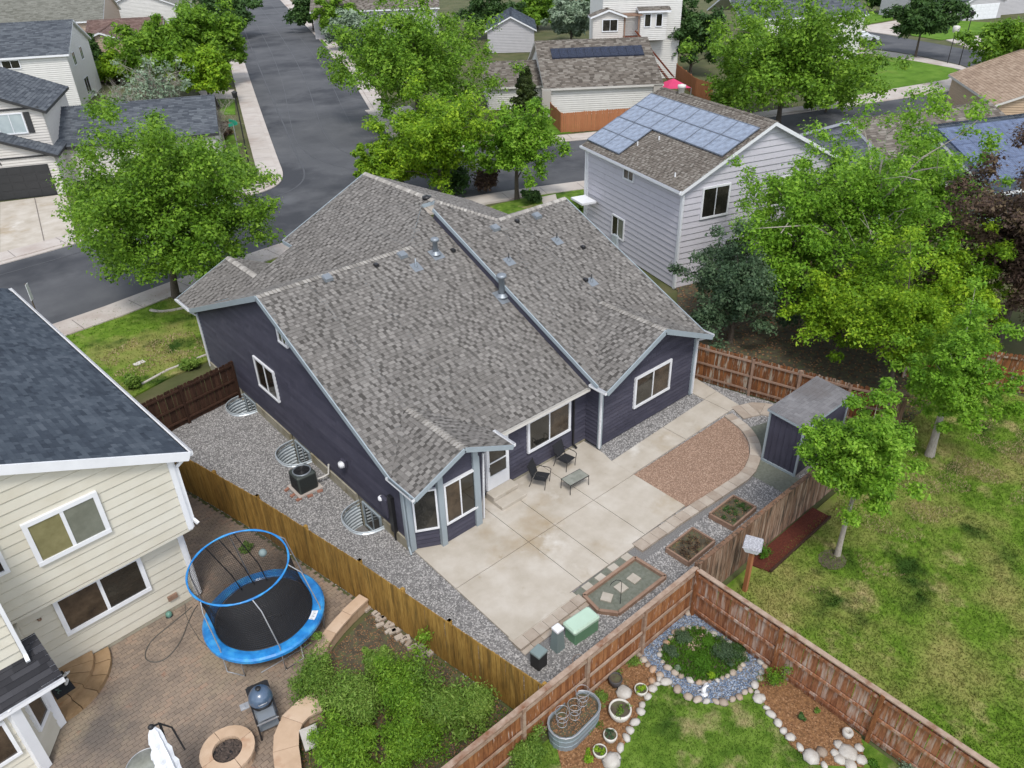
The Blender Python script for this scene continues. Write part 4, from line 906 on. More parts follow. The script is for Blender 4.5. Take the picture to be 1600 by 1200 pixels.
# door
t = MB(); O = Vector((12.95, 16.82, 0)); mb = MB(); mb.box((13.47, 16.80, 1.35), (1.06, .09, 2.18)); mb.build('door_frame', WH, H)
mb = MB()
for c, sz in (((13.03, 16.74, 1.35), (.13, .05, 2.1)), ((13.91, 16.74, 1.35), (.13, .05, 2.1)), ((13.47, 16.74, 2.24), (.75, .05, .34)), ((13.47, 16.74, .62), (.75, .05, .60)), ((13.47, 16.738, 1.49), (.75, .045, .05))): mb.box(c, sz)
dr = mb.build('door', WH, H)
mb = MB(); mb.box((13.47, 16.75, 1.79), (.75, .02, .56)); mb.build('pane', GL, dr); mb = MB(); mb.box((13.47, 16.75, 1.2), (.75, .02, .54)); mb.build('pane', GL, dr)
mb = MB(); mb.tube([(13.06, 16.70, 1.2), (13.06, 16.67, 1.22), (13.06, 16.67, 1.34), (13.06, 16.70, 1.36)], .014, 6); mb.build('handle', M['black'], dr)
mb = MB(); mb.box((13.47, 16.76, .22), (1.06, .1, .28)); mb.build('threshold', TB, H)
# steps (their own part)
for i, (y0, z) in enumerate(((16.72, .34), (16.3, .19))):
    mb = MB(); mb.box((13.45, y0-.42/2-.03*i+.0, z/2+.02), (1.15, .44, z), 0, .015); mb.build('step', M['concrete'], H)
# basement windows and wells
inv = None
for yc, hw in WELLS:
    t = thing('window_well', {18.85: 'corrugated steel window well nearest the bay window', 23.85: 'corrugated steel window well behind the air conditioner', 28.5: 'corrugated steel window well beside the dark gate fence'}[yc], 'window well', (WX-.5, yc, 0), 0, 'window wells along the plum wall')
    ol = well_outline(yc, hw, n=15); mb = MB(); nz = 32
    for j in range(nz):
        za, zb_ = -1.1+j*1.2/nz, -1.1+(j+1)*1.2/nz; oa, ob = .045*(j % 4 in (1, 2)), .045*((j+1) % 4 in (1, 2))
        for i in range(len(ol)-1):
            def pt(k, o): x, y = ol[k]; dx, dy = x-WX, (y-yc)/1.0; l = math.hypot(dx, dy); return (x+dx/l*(o-.01), y+dy/l*(o-.01))
            mb.poly([(*pt(i, oa), za), (*pt(i+1, oa), za), (*pt(i+1, ob), zb_), (*pt(i, ob), zb_)])
    mb.build('corrugated_wall', M['galv'], t)
    mb = MB(); mb.tube([(x-.01*(x < WX), y, .105) for x, y in ol], .022, 6); mb.build('rim', M['galv'], t)
    mb = MB(); mb.prism(ol, -1.15, -1.08); mb.build('bottom_gravel', M['gravel_base'], t)
    mb = MB(); mb.box((WX+.06, yc, -.5), (.04, 2*hw, 1.6)); mb.build('foundation', M['foundation'], H)
    window(H, (WX+.03, yc+.58, 0), (0, -1, 0), 0, 1.16, -.85, .26, TB, GL, fw=.07, proud=.02)
# roof fittings
def onroof(x, y, f): return Vector((x, y, f(y)))
def box_vent(x, y, f, lab=None):
    z = f(y); mb = MB(); n = Vector((0, -s, 1)).normalized(); c = Vector((x, y, z)); T = Vector((0, 1, s)).normalized(); X = Vector((1, 0, 0))
    pts = [c-X*.17-T*.2+n*.02, c+X*.17-T*.2+n*.02, c+X*.17+T*.17+n*.02, c-X*.17+T*.17+n*.02]; top = [c-X*.15-T*.16+n*.14, c+X*.15-T*.16+n*.14, c+X*.13+T*.12+n*.13, c-X*.13+T*.12+n*.13]
    mb.mesh(pts+top, [(4, 5, 6, 7), (0, 1, 5, 4), (1, 2, 6, 5), (2, 3, 7, 6), (3, 0, 4, 7)]); mb.mesh([p+n*.004 for p in (c-X*.24-T*.24, c+X*.24-T*.24, c+X*.24+T*.26, c-X*.24+T*.26)], [(0, 1, 2, 3)]); mb.build('roof_vent', M['vent'], H)
def pipe(x, y, f, h, r, mt, flash=.2, cap=False):
    z = f(y); n = Vector((0, -s, 1)).normalized(); c = Vector((x, y, z)); T = Vector((0, 1, s)).normalized(); X = Vector((1, 0, 0)); mb = MB()
    mb.mesh([p+n*.022 for p in (c-X*flash-T*flash*1.3, c+X*flash-T*flash*1.3, c+X*flash+T*flash, c-X*flash+T*flash)], [(0, 1, 2, 3)])
    mb.lathe([(r*2.2, 0), (r*1.2, .12)], c+n*.02, 10); fl = mb.build('flashing', M['vent'], H)
    mb = MB(); mb.lathe([(r, -.1), (r, h)]+([(r*1.7, h), (r*1.7, h+.09), (r*1.3, h+.13), (0, h+.15)] if cap else [(0, h)]), c, 12); mb.build('vent_pipe', mt, H)
inA = lambda px: onplane(px, (0, 16.4, 2.85), Vector((0, -s, 1))); inR = lambda px: onplane(px, (0, 15.9, 3.05), Vector((0, -s, 1)))
for p in ((511, 435), (628, 399)): v = inA(p); box_vent(v.x, v.y, zA)
for p in ((773, 357), (838, 338)): v = inR(p); box_vent(v.x, v.y, zR)
v = inA((650, 417)); pipe(v.x, v.y, zA, .35, .03, M['vent']); v = inA((681, 397)); pipe(v.x, v.y, zA, .55, .10, M['vent'], .25, True); v = inA((786, 462)); pipe(v.x-.05, v.y, zA, .8, .12, M['vent'], .30, True)
for p in ((795, 408), (870, 376), (924, 440)): v = inR(p); pipe(v.x, v.y, zR, .33, .03, M['black'])
for p, f, fn in (((708, 393), inA, zA), ((588, 416), inA, zA), ((808, 347), inR, zR), ((911, 388), inR, zR), ((915, 439), inR, zR)):
    v = f(p); mb = MB(); mb.box((v.x, v.y, fn(v.y)+.06), (.16, .2, .12), 0, .02); mb.build('roof_vent', M['black'], H)
mb = MB(); mb.lathe([(.16, 0), (.16, .12), (.2, .13), (.2, .22), (.02, .26)], (18.0, 26.4, 7.4), 12); mb.build('roof_vent', M['black'], H)
# downspouts
def spout(pts, m, r=.035, parent=None): mb = MB(); [mb.bar(a, b, r*1.6, r*2) for a, b in zip(pts[:-1], pts[1:])]; return mb.build('downspout', m, parent or H)
spout([(17.25, 16.4, 2.75), (17.25, 16.76, 2.5), (17.25, 16.76, .25), (17.3, 16.6, .12)], M['black']); spout([(18.0, 15.6, 2.95), (17.93, 16.02, 2.75), (17.93, 16.02, .1)], M['white']); spout([(23.66, 15.7, 2.9), (23.66, 16.03, 2.7), (23.66, 16.03, .1)], M['white'])
spout([(9.15, 15.6, 2.95), (9.33, 16.4, 2.75), (9.33, 16.4, .3), (9.28, 16.2, .1)], TB); spout([(9.15, 32.8, 3.0), (9.36, 32.5, 2.8), (9.36, 32.5, .2)], M['white']); spout([(12.2, 15.9, 2.9), (12.15, 15.98, .1)], M['white'], .03)
# wall gear on the left wall
mb = MB(); mb.box((9.36, 20.2, 1.55), (.1, .28, .28), 0); mb.build('vent_block', M['siding_p'], H)
mb = MB(); mb.lathe([(0, .12), (.13, .09), (.14, -.06), (.06, -.08), (0, -.09)], (9.28, 20.2, 1.52), 12); mb.build('wall_vent', WH, H)
mb = MB(); mb.box((9.34, 17.6, 1.25), (.14, .34, .75), 0, .02); mb.build('meter_box', M['siding_p'], H); mb = MB(); mb.lathe([(.1, 0), (.1, .08), (.07, .12), (0, .13)], (9.3, 17.75, 1.48), 14); mb.build('electric_meter', WH, H)
mb = MB(); mb.box((9.35, 17.22, 1.15), (.12, .22, 1.5)); mb.box((9.36, 17.22, .2), (.07, .07, 1.0)); mb.build('meter_box', M['black'], H)
# AC unit
ac = thing('air_conditioner', 'dark green air conditioner with round fan grille on a brick pad', 'air conditioner', (8.45, 21.75, 0))
mb = MB(); mb.box((8.42, 21.75, .06), (.95, .95, .08)); mb.build('pad', M['walk'], ac)
for dx, dy in ((-.55, .35), (-.55, -.1), (-.5, -.45), (-.1, -.55), (.3, -.55), (.45, .5)): mb = MB(); mb.box((8.42+dx, 21.75+dy, .04), (.2, .1, .07), random.uniform(-.4, .4)); mb.build('brick', mat('pad_brick', [(.28, .12, .08), (.38, .2, .14)]), ac)
mb = MB(); mb.box((8.42, 21.75, .46), (.74, .74, .72), 0, .05); mb.build('casing', M['ac'], ac)
mb = MB()
for i in range(12): mb.box((8.42, 21.75-.375, .16+i*.05), (.64, .012, .014)); mb.box((8.42-.375, 21.75, .16+i*.05), (.012, .64, .014))
mb.build('louvres', M['black'], ac, 'stuff')
mb = MB(); mb.lathe([(.34, .815), (.34, .85), (.30, .86), (.30, .815)], (8.42, 21.75, 0), 24); mb.build('fan_ring', M['vent'], ac)
mb = MB()
for i in range(5): mb.tube([(8.42+cos(a)*(.05+.045*i), 21.75+sin(a)*(.05+.045*i), .86) for a in [k*2*pi/20 for k in range(20)]], .005, 4, close=True)
for i in range(8): a = i*pi/4; mb.tube([(8.42, 21.75, .86), (8.42+cos(a)*.30, 21.75+sin(a)*.30, .86)], .005, 4)
mb.build('fan_grille', M['black'], ac)
mb = MB()
for i in range(3): a = i*2.1; mb.poly([(8.42, 21.75, .835), (8.42+cos(a)*.26, 21.75+sin(a)*.26, .84), (8.42+cos(a+.9)*.26, 21.75+sin(a+.9)*.26, .85)])
mb.lathe([(.29, .825), (0, .825)], (8.42, 21.75, 0), 20); mb.build('fan', M['black'], ac)
mb = MB(); mb.tube([(8.75, 21.6, .3), (9.1, 21.55, .28), (9.3, 21.5, .35), (9.36, 21.5, .75)], .035, 8); mb.build('refrigerant_pipe', M['offw'], ac)

# ================================================================== PATIO FURNITURE
def chair(loc, rz, label, group):
    t = thing('patio_chair', label, 'chair', loc, rz, group); T = Matrix.Translation(loc) @ Matrix.Rotation(rz, 4, 'Z')
    mb = MB(T); mb.mesh([(-.25, -.26, .40), (.25, -.26, .40), (.25, 0, .385), (.24, .22, .37), (-.24, .22, .37), (-.25, 0, .385)]+[(-.25, -.26, .385), (.25, -.26, .385), (.25, 0, .37), (.24, .22, .355), (-.24, .22, .355), (-.25, 0, .37)], [(0, 1, 2, 5), (5, 2, 3, 4), (6, 11, 8, 7), (11, 10, 9, 8), (0, 6, 7, 1), (1, 7, 8, 2), (2, 8, 9, 3), (3, 9, 10, 4), (4, 10, 11, 5), (5, 11, 6, 0)]); mb.build('seat', M['mesh_black'], t)
    mb = MB(T); mb.mesh([(-.24, .23, .42), (.24, .23, .42), (.24, .33, .70), (.24, .41, .93), (-.24, .41, .93), (-.24, .33, .70)]+[(-.24, .245, .42), (.24, .245, .42), (.24, .345, .70), (.24, .425, .93), (-.24, .425, .93), (-.24, .345, .70)], [(0, 1, 2, 5), (5, 2, 3, 4), (6, 11, 8, 7), (11, 10, 9, 8), (3, 9, 10, 4), (0, 6, 7, 1)]); mb.build('backrest', M['mesh_black'], t)
    for sx in (-1, 1):
        x = sx*.27
        mb = MB(T); mb.tube([(x, -.24, 0), (x, -.27, .38)], .012, 6); mb.build('leg', M['black'], t)
        mb = MB(T); mb.tube([(x, .36, 0), (x, .24, .38), (x, .34, .7), (x, .43, .94)], .012, 6); mb.build('back_leg', M['black'], t)
        mb = MB(T); mb.tube([(x, -.27, .38), (x*1.05, -.29, .58), (x*1.05, -.2, .63), (x*1.05, .1, .62), (x, .3, .64)], .014, 6); mb.build('armrest', M['black'], t)
    return t
chair((14.85, 16.0, .06), radians(28), 'black mesh patio chair nearer the white door', 'black patio chairs')
chair((16.25, 16.15, .06), radians(8), 'black mesh patio chair under the window, nearer the house corner', 'black patio chairs')
tb = thing('patio_table', 'low rectangular patio table with glass top and black frame', 'table', (15.67, 15.08, .06)); T = Matrix.Translation((15.67, 15.08, .06)) @ Matrix.Rotation(radians(-3), 4, 'Z')
mb = MB(T); mb.tube([(-.45, -.25, .42), (.45, -.25, .42), (.45, .25, .42), (-.45, .25, .42)], .016, 6, close=True); mb.build('frame', M['black'], tb)
for x in (-.44, .44):
    for y in (-.24, .24): mb = MB(T); mb.tube([(x, y, .42), (x*1.02, y*1.04, 0)], .014, 6); mb.build('leg', M['black'], tb)
mb = MB(T); mb.box((0, 0, .425), (.88, .48, .008)); mb.build('glass_top', mat('table_glass', [(.20, .21, .18), (.32, .33, .29)], scale=6, rough=.15, spec=.7), tb)

# ================================================================== SHED, UTILITY BOXES
sh_ = thing('shed', 'dark plum storage shed with pale trim and flat grey shingle roof', 'shed', (23.5, 10.2, 0))
x0, x1, y0, y1 = 22.0, 25.1, 10.1, 11.45
mb = MB(); mb.prism([(x0, y0), (x1, y0), (x1, y1), (x0, y1)], 0, 2.2); mb.build('wall', M['siding_p'], sh_)
for x in (x0-.012,):
    for i in range(1, 6): mb = MB(); mb.box((x, y0+(y1-y0)*i/6, 1.1), (.02, .015, 2.1)); mb.build('groove_batten', M['siding_p'], sh_)
for x, y in ((x0-.02, y0), (x0-.02, y1-.0), (x1, y0), (x1, y1)): mb = MB(); mb.box((x, y, 1.1), (.07, .07, 2.2)); mb.build('corner_board', M['trim_b'], sh_)
mb = MB(); mb.box((x0-.02, (y0+y1)/2, .05), (.06, y1-y0, .1)); mb.build('base_board', M['trim_b'], sh_)
P = [Vector((x0-.1, y0-.1, 2.2)), Vector((x1+.1, y0-.1, 2.2)), Vector((x1+.1, y1+.1, 2.32)), Vector((x0-.1, y1+.1, 2.32))]
mb = MB(); slab(mb, P, .1); r_ = mb.build('roof', M['trim_b'], sh_)
mb = MB(); shingle_plane(mb, P, exposure=.14, tab=(.15, .4), thick=(.003, .007)); mb.build('shingles', mat('shed_shingle', [(.12, .117, .122), (.175, .17, .175), (.22, .215, .22)], scale=2, rough=.95, island=.5, world=True, patch=((.14, .13, .13), .7, .5, .65)), r_, 'stuff')
tf = thing('utility_cabinet', 'green electrical cabinet with pale mint lid on the gravel', 'utility box', (11.2, 10.35, 0))
mb = MB(); mb.box((11.18, 10.33, .22), (.92, .46, .44), radians(-3), .03); mb.build('cabinet', M['tgreen2'], tf); mb = MB(); mb.box((11.18, 10.36, .50), (1.0, .54, .12), radians(-3), .05); mb.build('lid', M['tgreen'], tf)
pd = thing('utility_pedestal', 'tall grey-green utility pedestal with white cap beside the green cabinet', 'utility box', (10.28, 10.4, 0))
mb = MB(); mb.mesh([(10.12, 10.26, 0), (10.44, 10.26, 0), (10.44, 10.56, 0), (10.12, 10.56, 0), (10.17, 10.3, .8), (10.39, 10.3, .8), (10.39, 10.52, .8), (10.17, 10.52, .8)], [(0, 1, 5, 4), (1, 2, 6, 5), (2, 3, 7, 6), (3, 0, 4, 7), (4, 5, 6, 7)]); mb.build('post', M['ped'], pd)
mb = MB(); mb.box((10.28, 10.41, .83), (.27, .27, .08), 0, .02); mb.build('cap', WH, pd)
dk = thing('utility_box', 'black utility box with blue-grey lid near the fence corner', 'utility box', (9.5, 10.35, 0))
mb = MB(); mb.box((9.5, 10.35, .27), (.34, .32, .54), radians(6)); mb.build('body', M['black'], dk); mb = MB(); mb.box((9.5, 10.35, .57), (.38, .36, .07), radians(6), .02); mb.build('lid', M['ped'], dk)

# ================================================================== CREAM HOUSE (left)
ANG = radians(4); e = Vector((cos(ANG), sin(ANG), 0)); nrm = Vector((sin(ANG), -cos(ANG), 0)); vv = -nrm
O0 = Vector((3.21, 19.3, 0)); K = thing('house', 'two storey cream house with dark blue shingle roof at the left edge', 'house', O0, ANG)
T = Matrix.Translation(O0) @ Matrix.Rotation(ANG, 4, 'Z'); SC_ = M['siding_c']
def lw(u, v=0, z=0): return T @ Vector((u, v, z))
q = MB()
def cw(u0, v0, ud, outl, pitch=.30): O = lw(u0, v0); U = T.to_3x3() @ Vector(ud); wallpoly(q, O, U, outl); siding(K, O, U, outl, pitch, SC_, True, None, depth=.03)
# upper storey wall projects .35 over the lower one
cw(-9, 0.0, (1, 0, 0), [(0, .12), (9.28, .12), (9.28, 2.75), (0, 2.75)])
sc = .46; ue = .55
cw(-9, -.38, (1, 0, 0), [(0, 2.88), (9+ue, 2.88), (9+ue, 5.45), (0, 5.45+sc*(9+ue))])
cw(ue, -.38, (0, 1, 0), [(0, 2.88), (15, 2.88), (15, 5.5), (0, 5.5)]); cw(.28, 0, (0, 1, 0), [(0, .1), (15, .1), (15, 2.8), (0, 2.8)])
mb = MB(T); mb.box((-4.2, -.19, 2.83), (9.5, .42, .09)); mb.build('soffit', M['siding_c'], K)
mb = MB(T); mb.box((-4.4, .03, .05), (9.3, .1, .14)); mb.build('foundation', M['foundation'], K)
# roof: rake along the front, eave toward the plum house
zr = lambda u: 5.42+sc*(.98-u)
P = [lw(.98, -.62, zr(.98)), lw(-9, -.62, zr(-9)), lw(-9, 15.2, zr(-9)), lw(.98, 15.2, zr(.98))]
mb = MB(); slab(mb, P, .18); kr = mb.build('roof', M['white'], K)
mb = MB(); shingle_plane(mb, [p+Vector((0, 0, .01)) for p in P], seed=9, tab=(.12, .36)); mb.build('shingles', M['shingle_d'], kr, 'stuff')
mb = MB(); mb.bar(lw(.98, -.64, zr(.98)-.09), lw(-9, -.64, zr(-9)-.09), .05, .26); mb.build('rake_board', WH, kr)
gutter(K, lw(1.04, -.6, 5.36), lw(1.04, 15.2, 5.36), WH, .07)
for u, v, z0, z1 in ((ue-.06, -.42, 2.86, 5.35), (ue+.03, -.33, 2.86, 5.35), (.22, -.04, .1, 2.8), (.3, .04, .1, 2.8)): mb = MB(T); mb.box((u, v, (z0+z1)/2), (.14 if u < ue and u != .3 else .06, .06 if u < ue and u != .3 else .16, z1-z0)); mb.build('corner_board', WH, K)
spout([lw(1.0, -.45, 5.3), lw(ue+.1, -.35, 5.0), lw(ue+.1, -.35, 3.1), lw(ue+.16, -.5, 2.98)], WH, .045, K)
O9 = lw(-9, -.38); window(K, O9, e, 9-3.22, 9-1.42, 4.08, 5.45, WH, M['glass_y'], M['glass_g'], fw=.12, mid=.09)
window(K, O9, e, 9-5.1, 9-3.8, 4.36, 5.3, WH, GL, fw=.1)
window(K, lw(-9, 0), e, 9-3.3, 9-.95, 1.25, 2.62, WH, M['glass_d'], GL, fw=.12, mid=.09)
mb = MB(T); mb.box((-.5, -.04, .55), (.28, .1, .16)); mb.build('hose_bib_box', M['timber'], K); mb = MB(T); mb.lathe([(.05, .0), (.05, .06)], (-3.7, -.05, 2.2), 8); mb.build('wall_fitting', M['timber'], K)
# bump-out with small charcoal roof (world coordinates)
BP = [(-1.02, 19.0), (-1.0, 17.42), (-1.66, 16.4), (-3.2, 16.25), (-5, 16.2)]
for a, b in zip(BP[1:][::-1][:-1], BP[1:][::-1][1:]):
    U = Vector((b[0]-a[0], b[1]-a[1], 0)); L = U.length; outl = [(0, .05), (L, .05), (L, 2.45), (0, 2.45)]; wallpoly(q, (a[0], a[1], 0), U, outl); siding(K, (a[0], a[1], 0), U, outl, .3, SC_, True, None)
U = Vector((0.02, 1.58, 0)); wallpoly(q, (-1.0, 17.42, 0), U, [(0, .05), (1.58, .05), (1.58, 2.6), (0, 2.6)]); siding(K, (-1.0, 17.42, 0), U, [(0, .05), (1.58, .05), (1.58, 2.6), (0, 2.6)], .3, SC_, True, None)
U = Vector((1, .07, 0)); outl = [(0, 2.75), (4, 2.75), (4, 6.9), (0, 8.6)]; wallpoly(q, (-5.05, 17.0, 0), U, outl); siding(K, (-5.05, 17.0, 0), U, outl, .3, SC_, True, None)
wallpoly(q, (-1.06, 17.28, 0), (0, 1, 0), [(0, 2.75), (1.7, 2.75), (1.7, 6.5), (0, 6.5)]); siding(K, (-1.06, 17.28, 0), (0, 1, 0), [(0, 2.75), (1.7, 2.75), (1.7, 6.5), (0, 6.5)], .3, SC_, True, None)
q.build('wall', SC_, K)
P = [Vector(p) for p in ((-4.6, 16.05, 2.45), (-1.85, 16.2, 2.45), (-.52, 16.5, 2.45), (-.68, 17.75, 2.86), (-1.5, 17.8, 2.95), (-4.6, 17.3, 2.9))]
P = [Vector((-4.8, 15.95, 2.48)), Vector((-.5, 16.35, 2.48)), Vector((-.66, 17.72, 2.95)), Vector((-4.9, 17.33, 2.95))]
mb = MB(); slab(mb, P, .14); br = mb.build('porch_roof', WH, K); mb = MB(); shingle_plane(mb, [p+Vector((0, 0, .01)) for p in P], tab=(.2, .5), exposure=.17, thick=(.008, .02)); mb.build('shingles', M['shingle_k'], br, 'stuff')
gutter(K, (-4.8, 15.9, 2.44), (-.5, 16.3, 2.44), WH, .05)
spout([(-1.0, 16.93, 6.3), (-1.0, 17.18, 6.0), (-1.0, 17.18, 2.95), (-1.0, 17.0, 2.85)], WH, .055, K)
for (x, y, w_) in ((-1.05, 17.36, .2), (-1.68, 16.36, .24)): mb = MB(); mb.box((x, y, 1.25), (w_, w_, 2.4), radians(28)); mb.build('corner_board', WH, K)
window(K, (-1.66, 16.4, 0), Vector((.66, 1.02, 0)), .3, .95, .95, 2.2, WH, M['glass_d'], fw=.07, panes=1); window(K, (-3.2, 16.25, 0), Vector((1.54, .15, 0)), .15, 1.3, .95, 2.2, WH, M['glass_d'], fw=.08, panes=1)
# quarter round steps
st = thing('steps', 'two quarter round flagstone steps in the corner of the cream house', 'steps', (-1.0, 19.05, 0))
for R_, z in ((1.68, .16), (1.28, .32)):
    n = 5
    for i in range(n):
        a0, a1 = -pi/2+i*pi/2/n+.008, -pi/2+(i+1)*pi/2/n-.008; ri = R_-.42 if z < .2 else .0
        pts = [(-1.0+R_*cos(a), 19.05+R_*sin(a)) for a in (a0, (a0+a1)/2, a1)]+([(-1.0+ri*cos(a), 19.05+ri*sin(a)) for a in (a1, a0)] if ri else [(-1.0, 19.05)])
        mb = MB(); mb.prism(pts, 0, z+random.uniform(-.004, .004)); mb.build('flagstone', M['steps'], st)
mt = thing('doormat', 'dark doormat with a faint green print on the quarter round step', 'doormat', (-.85, 18.25, .33)); T2 = Matrix.Translation((-.72, 18.4, .335)) @ Matrix.Rotation(radians(8), 4, 'Z')
mb = MB(T2); mb.box((0, 0, 0), (.48, .85, .02)); mb.build('mat', M['mesh_black'], mt)
mb = MB(T2)
for i in range(5): mb.tube([(-.1+.05*cos(a+i)*1, -.25+.12*i+.05*sin(a), .014) for a in (0, 1, 2, 3, 4)], .008, 4)
mb.build('print', flat('mat_print', (.12, .2, .17)), mt)
for i, (x, y, a) in enumerate(((-.5, 18.62, .4), (-.55, 18.35, 1.2))):
    t = thing('shoe', ['white sandal on the step behind the doormat', 'white sandal lying across the doormat'][i], 'shoe', (x, y, .35), a, 'white sandals by the doormat'); T2 = Matrix.Translation((x, y, .35)) @ Matrix.Rotation(a, 4, 'Z')
    mb = MB(T2); mb.lathe([(0, 0), (.05, .0), (.055, .02), (.045, .035), (0, .035)], (0, 0, 0), 12, 2.4, .95); mb.build('sole', M['offw'], t); mb = MB(T2); mb.tube([(.02, -.05, .03), (.03, -.02, .07), (.03, .02, .07), (.02, .05, .03)], .014, 6); mb.build('strap', WH, t)

# ================================================================== TRAMPOLINE
tc = Vector((4.44, 16.55, 0)); tp = thing('trampoline', 'round trampoline with blue pad, black mat and blue net ring', 'trampoline', tc)
mb = MB(); n = 48
for i in range(n):
    a, b = 2*pi*i/n, 2*pi*(i+1)/n
    def rp(R_, z, a): return tc+Vector((R_*cos(a), R_*sin(a), z+.008*sin(a*9)))
    prof = [(1.36, .80), (1.40, .835), (1.52, .85), (1.66, .835), (1.71, .79), (1.71, .70)]
    for (r0, z0), (r1, z1) in zip(prof[:-1], prof[1:]): mb.poly([rp(r0, z0, a), rp(r1, z1, a), rp(r1, z1, b), rp(r0, z0, b)], smooth=True)
mb.build('safety_pad', M['blue_vinyl'], tp)
mb = MB(); mb.lathe([(1.34, .80), (.8, .785), (.4, .78), (0, .778)], tc, 48); jm = mb.build('jumping_mat', M['mesh_black'], tp)
mb = MB(); mb.lathe([(1.37, .78), (1.37, .83), (1.345, .83)], tc, 48); mb.build('mat_edge', M['black'], tp)
mb = MB()      # worn mark on the mat
for i, (x, w_) in enumerate(((-.28, .14), (-.1, .12), (.06, .12), (.22, .1))):
    c = tc+Vector((.05, -.35, .80)); d = Vector((.93, -.37, 0)); p = Vector((.37, .93, 0))
    mb.tube([c+d*(x)+p*.1, c+d*(x+w_)+p*.1, c+d*(x)+p*.0, c+d*(x+w_)+p*-.02, c+d*x-p*.1], .010, 4)
mb.build('print', flat('mat_mark', (.055, .055, .06)), tp)
a0 = radians(-48)      # white label with grey strokes on the pad
mb = MB(); lab = []
for j in range(5):
    a = a0+(j-2)*.055; lab.append((rp(1.40, .846, a), rp(1.58, .853, a)))
for (p0, p1), (p2, p3) in zip(lab[:-1], lab[1:]): mb.poly([p0+Vector((0, 0, .006)), p1+Vector((0, 0, .006)), p3+Vector((0, 0, .006)), p2+Vector((0, 0, .006))])
mb.build('label', WH, tp)
mb = MB()
for j in range(6): a = a0-.09+j*.035; mb.bar(rp(1.45, .863, a), rp(1.53, .863, a+(.012 if j % 2 else -.01)), .014, .004)
mb.build('label_print', flat('label_grey', (.30, .36, .4)), tp)
mb = MB(); mb.tube([tc+Vector((1.62*cos(a), 1.62*sin(a), .74)) for a in [i*2*pi/36 for i in range(36)]], .03, 6, close=True); mb.build('frame_ring', M['steel'], tp)
rc_ = tc+Vector((-.26, .28, 2.62))
def ring(a): return rc_+Vector((1.36*cos(a), 1.36*sin(a), .07*sin(a+.6)))
mb = MB(); mb.tube([ring(i*2*pi/48) for i in range(48)], [.029+.006*math.sin(i*1.3) for i in range(48)], 8, close=True); mb.build('net_ring', M['blue_vinyl'], tp)
for i in range(6):
    a = radians(20+60*i); base = tc+Vector((1.63*cos(a), 1.63*sin(a), 0)); tpz = ring(a)
    mb = MB(); mb.tube([base+Vector((0, 0, .1)), base+Vector((0, 0, 1.0)), base.lerp(tpz, .6)+Vector((.08*cos(a), .08*sin(a), .75)), tpz], .017, 6); mb.build('pole', M['steel'], tp)
    mb = MB(); b2 = tc+Vector((1.6*cos(a+.35), 1.6*sin(a+.35), 0)); mb.tube([base+Vector((0, 0, .74)), base+Vector((0, 0, .04)), b2+Vector((0, 0, .04)), b2+Vector((0, 0, .74))], .02, 6); mb.build('leg', M['steel'], tp)
nm = bpy.data.materials.new('net_mesh'); nm.use_nodes = True; N_ = nm.node_tree; pb = N_.nodes['Principled BSDF']; pb.inputs['Base Color'].default_value = (.015, .015, .018, 1); pb.inputs['Roughness'].default_value = .9
tb_ = N_.nodes.new('ShaderNodeBsdfTransparent'); mx = N_.nodes.new('ShaderNodeMixShader'); mx.inputs[0].default_value = .2; N_.links.new(tb_.outputs[0], mx.inputs[1]); N_.links.new(pb.outputs[0], mx.inputs[2]); N_.links.new(mx.outputs[0], N_.nodes['Material Output'].inputs[0])
mb = MB(); n = 60
for i in range(n):
    a, b = 2*pi*i/n, 2*pi*(i+1)/n
    for k in range(4):
        f0, f1 = k/4, (k+1)/4
        def np_(a, f): lo = tc+Vector((1.36*cos(a), 1.36*sin(a), .84)); hi = ring(a); w_ = 1-.07*sin(f*pi)*(1+.5*sin(a*6)); m = lo.lerp(hi, f); ctr = tc.lerp(rc_, f); return Vector((ctr.x+(m.x-ctr.x)*w_, ctr.y+(m.y-ctr.y)*w_, m.z))
        mb.poly([np_(a, f0), np_(b, f0), np_(b, f1), np_(a, f1)], smooth=True)
mb.build('safety_net', nm, tp)
mb = MB()
for i in range(150): a = 2*pi*i/150; mb.tube([np_(a, f/4) for f in range(5)], .0045, 3, cap=False)
for k in range(1, 28): mb.tube([np_(2*pi*i/48, k/28) for i in range(48)], .004, 3, close=True)
mb.build('net_strands', M['black'], tp, 'stuff')
mb = MB(); 
for k in range(3): a = radians(60+18*k); mb.tube([tc+Vector((1.2*cos(a), 1.2*sin(a), .86)), tc+Vector((1.3*cos(a+.1), 1.3*sin(a+.1), 1.5)), ring(a+.2)], .018, 5)
mb.build('net_strap', M['black'], tp)
bl = thing('ball', 'small grey-blue ball hanging in the trampoline net', 'ball', (5.2, 17.55, 2.0)); mb = MB(); mb.lathe([(0, -.12)]+[(.12*cos(a), .12*sin(a)) for a in (-1.2, -.8, -.4, 0, .4, .8, 1.2)]+[(0, .12)], (5.05, 17.3, 2.2), 14); mb.build('shell', M['ped'], bl)
sp = thing('metal_pole', 'thin silver pole lying on the paving in front of the trampoline', 'pole', (4.3, 14.6, .03)); a, b = G(408, 1051, .04), G(486, 1005, .04); mb = MB(); mb.tube([a, b], .018, 6); mb.build('tube', M['steel'], sp)

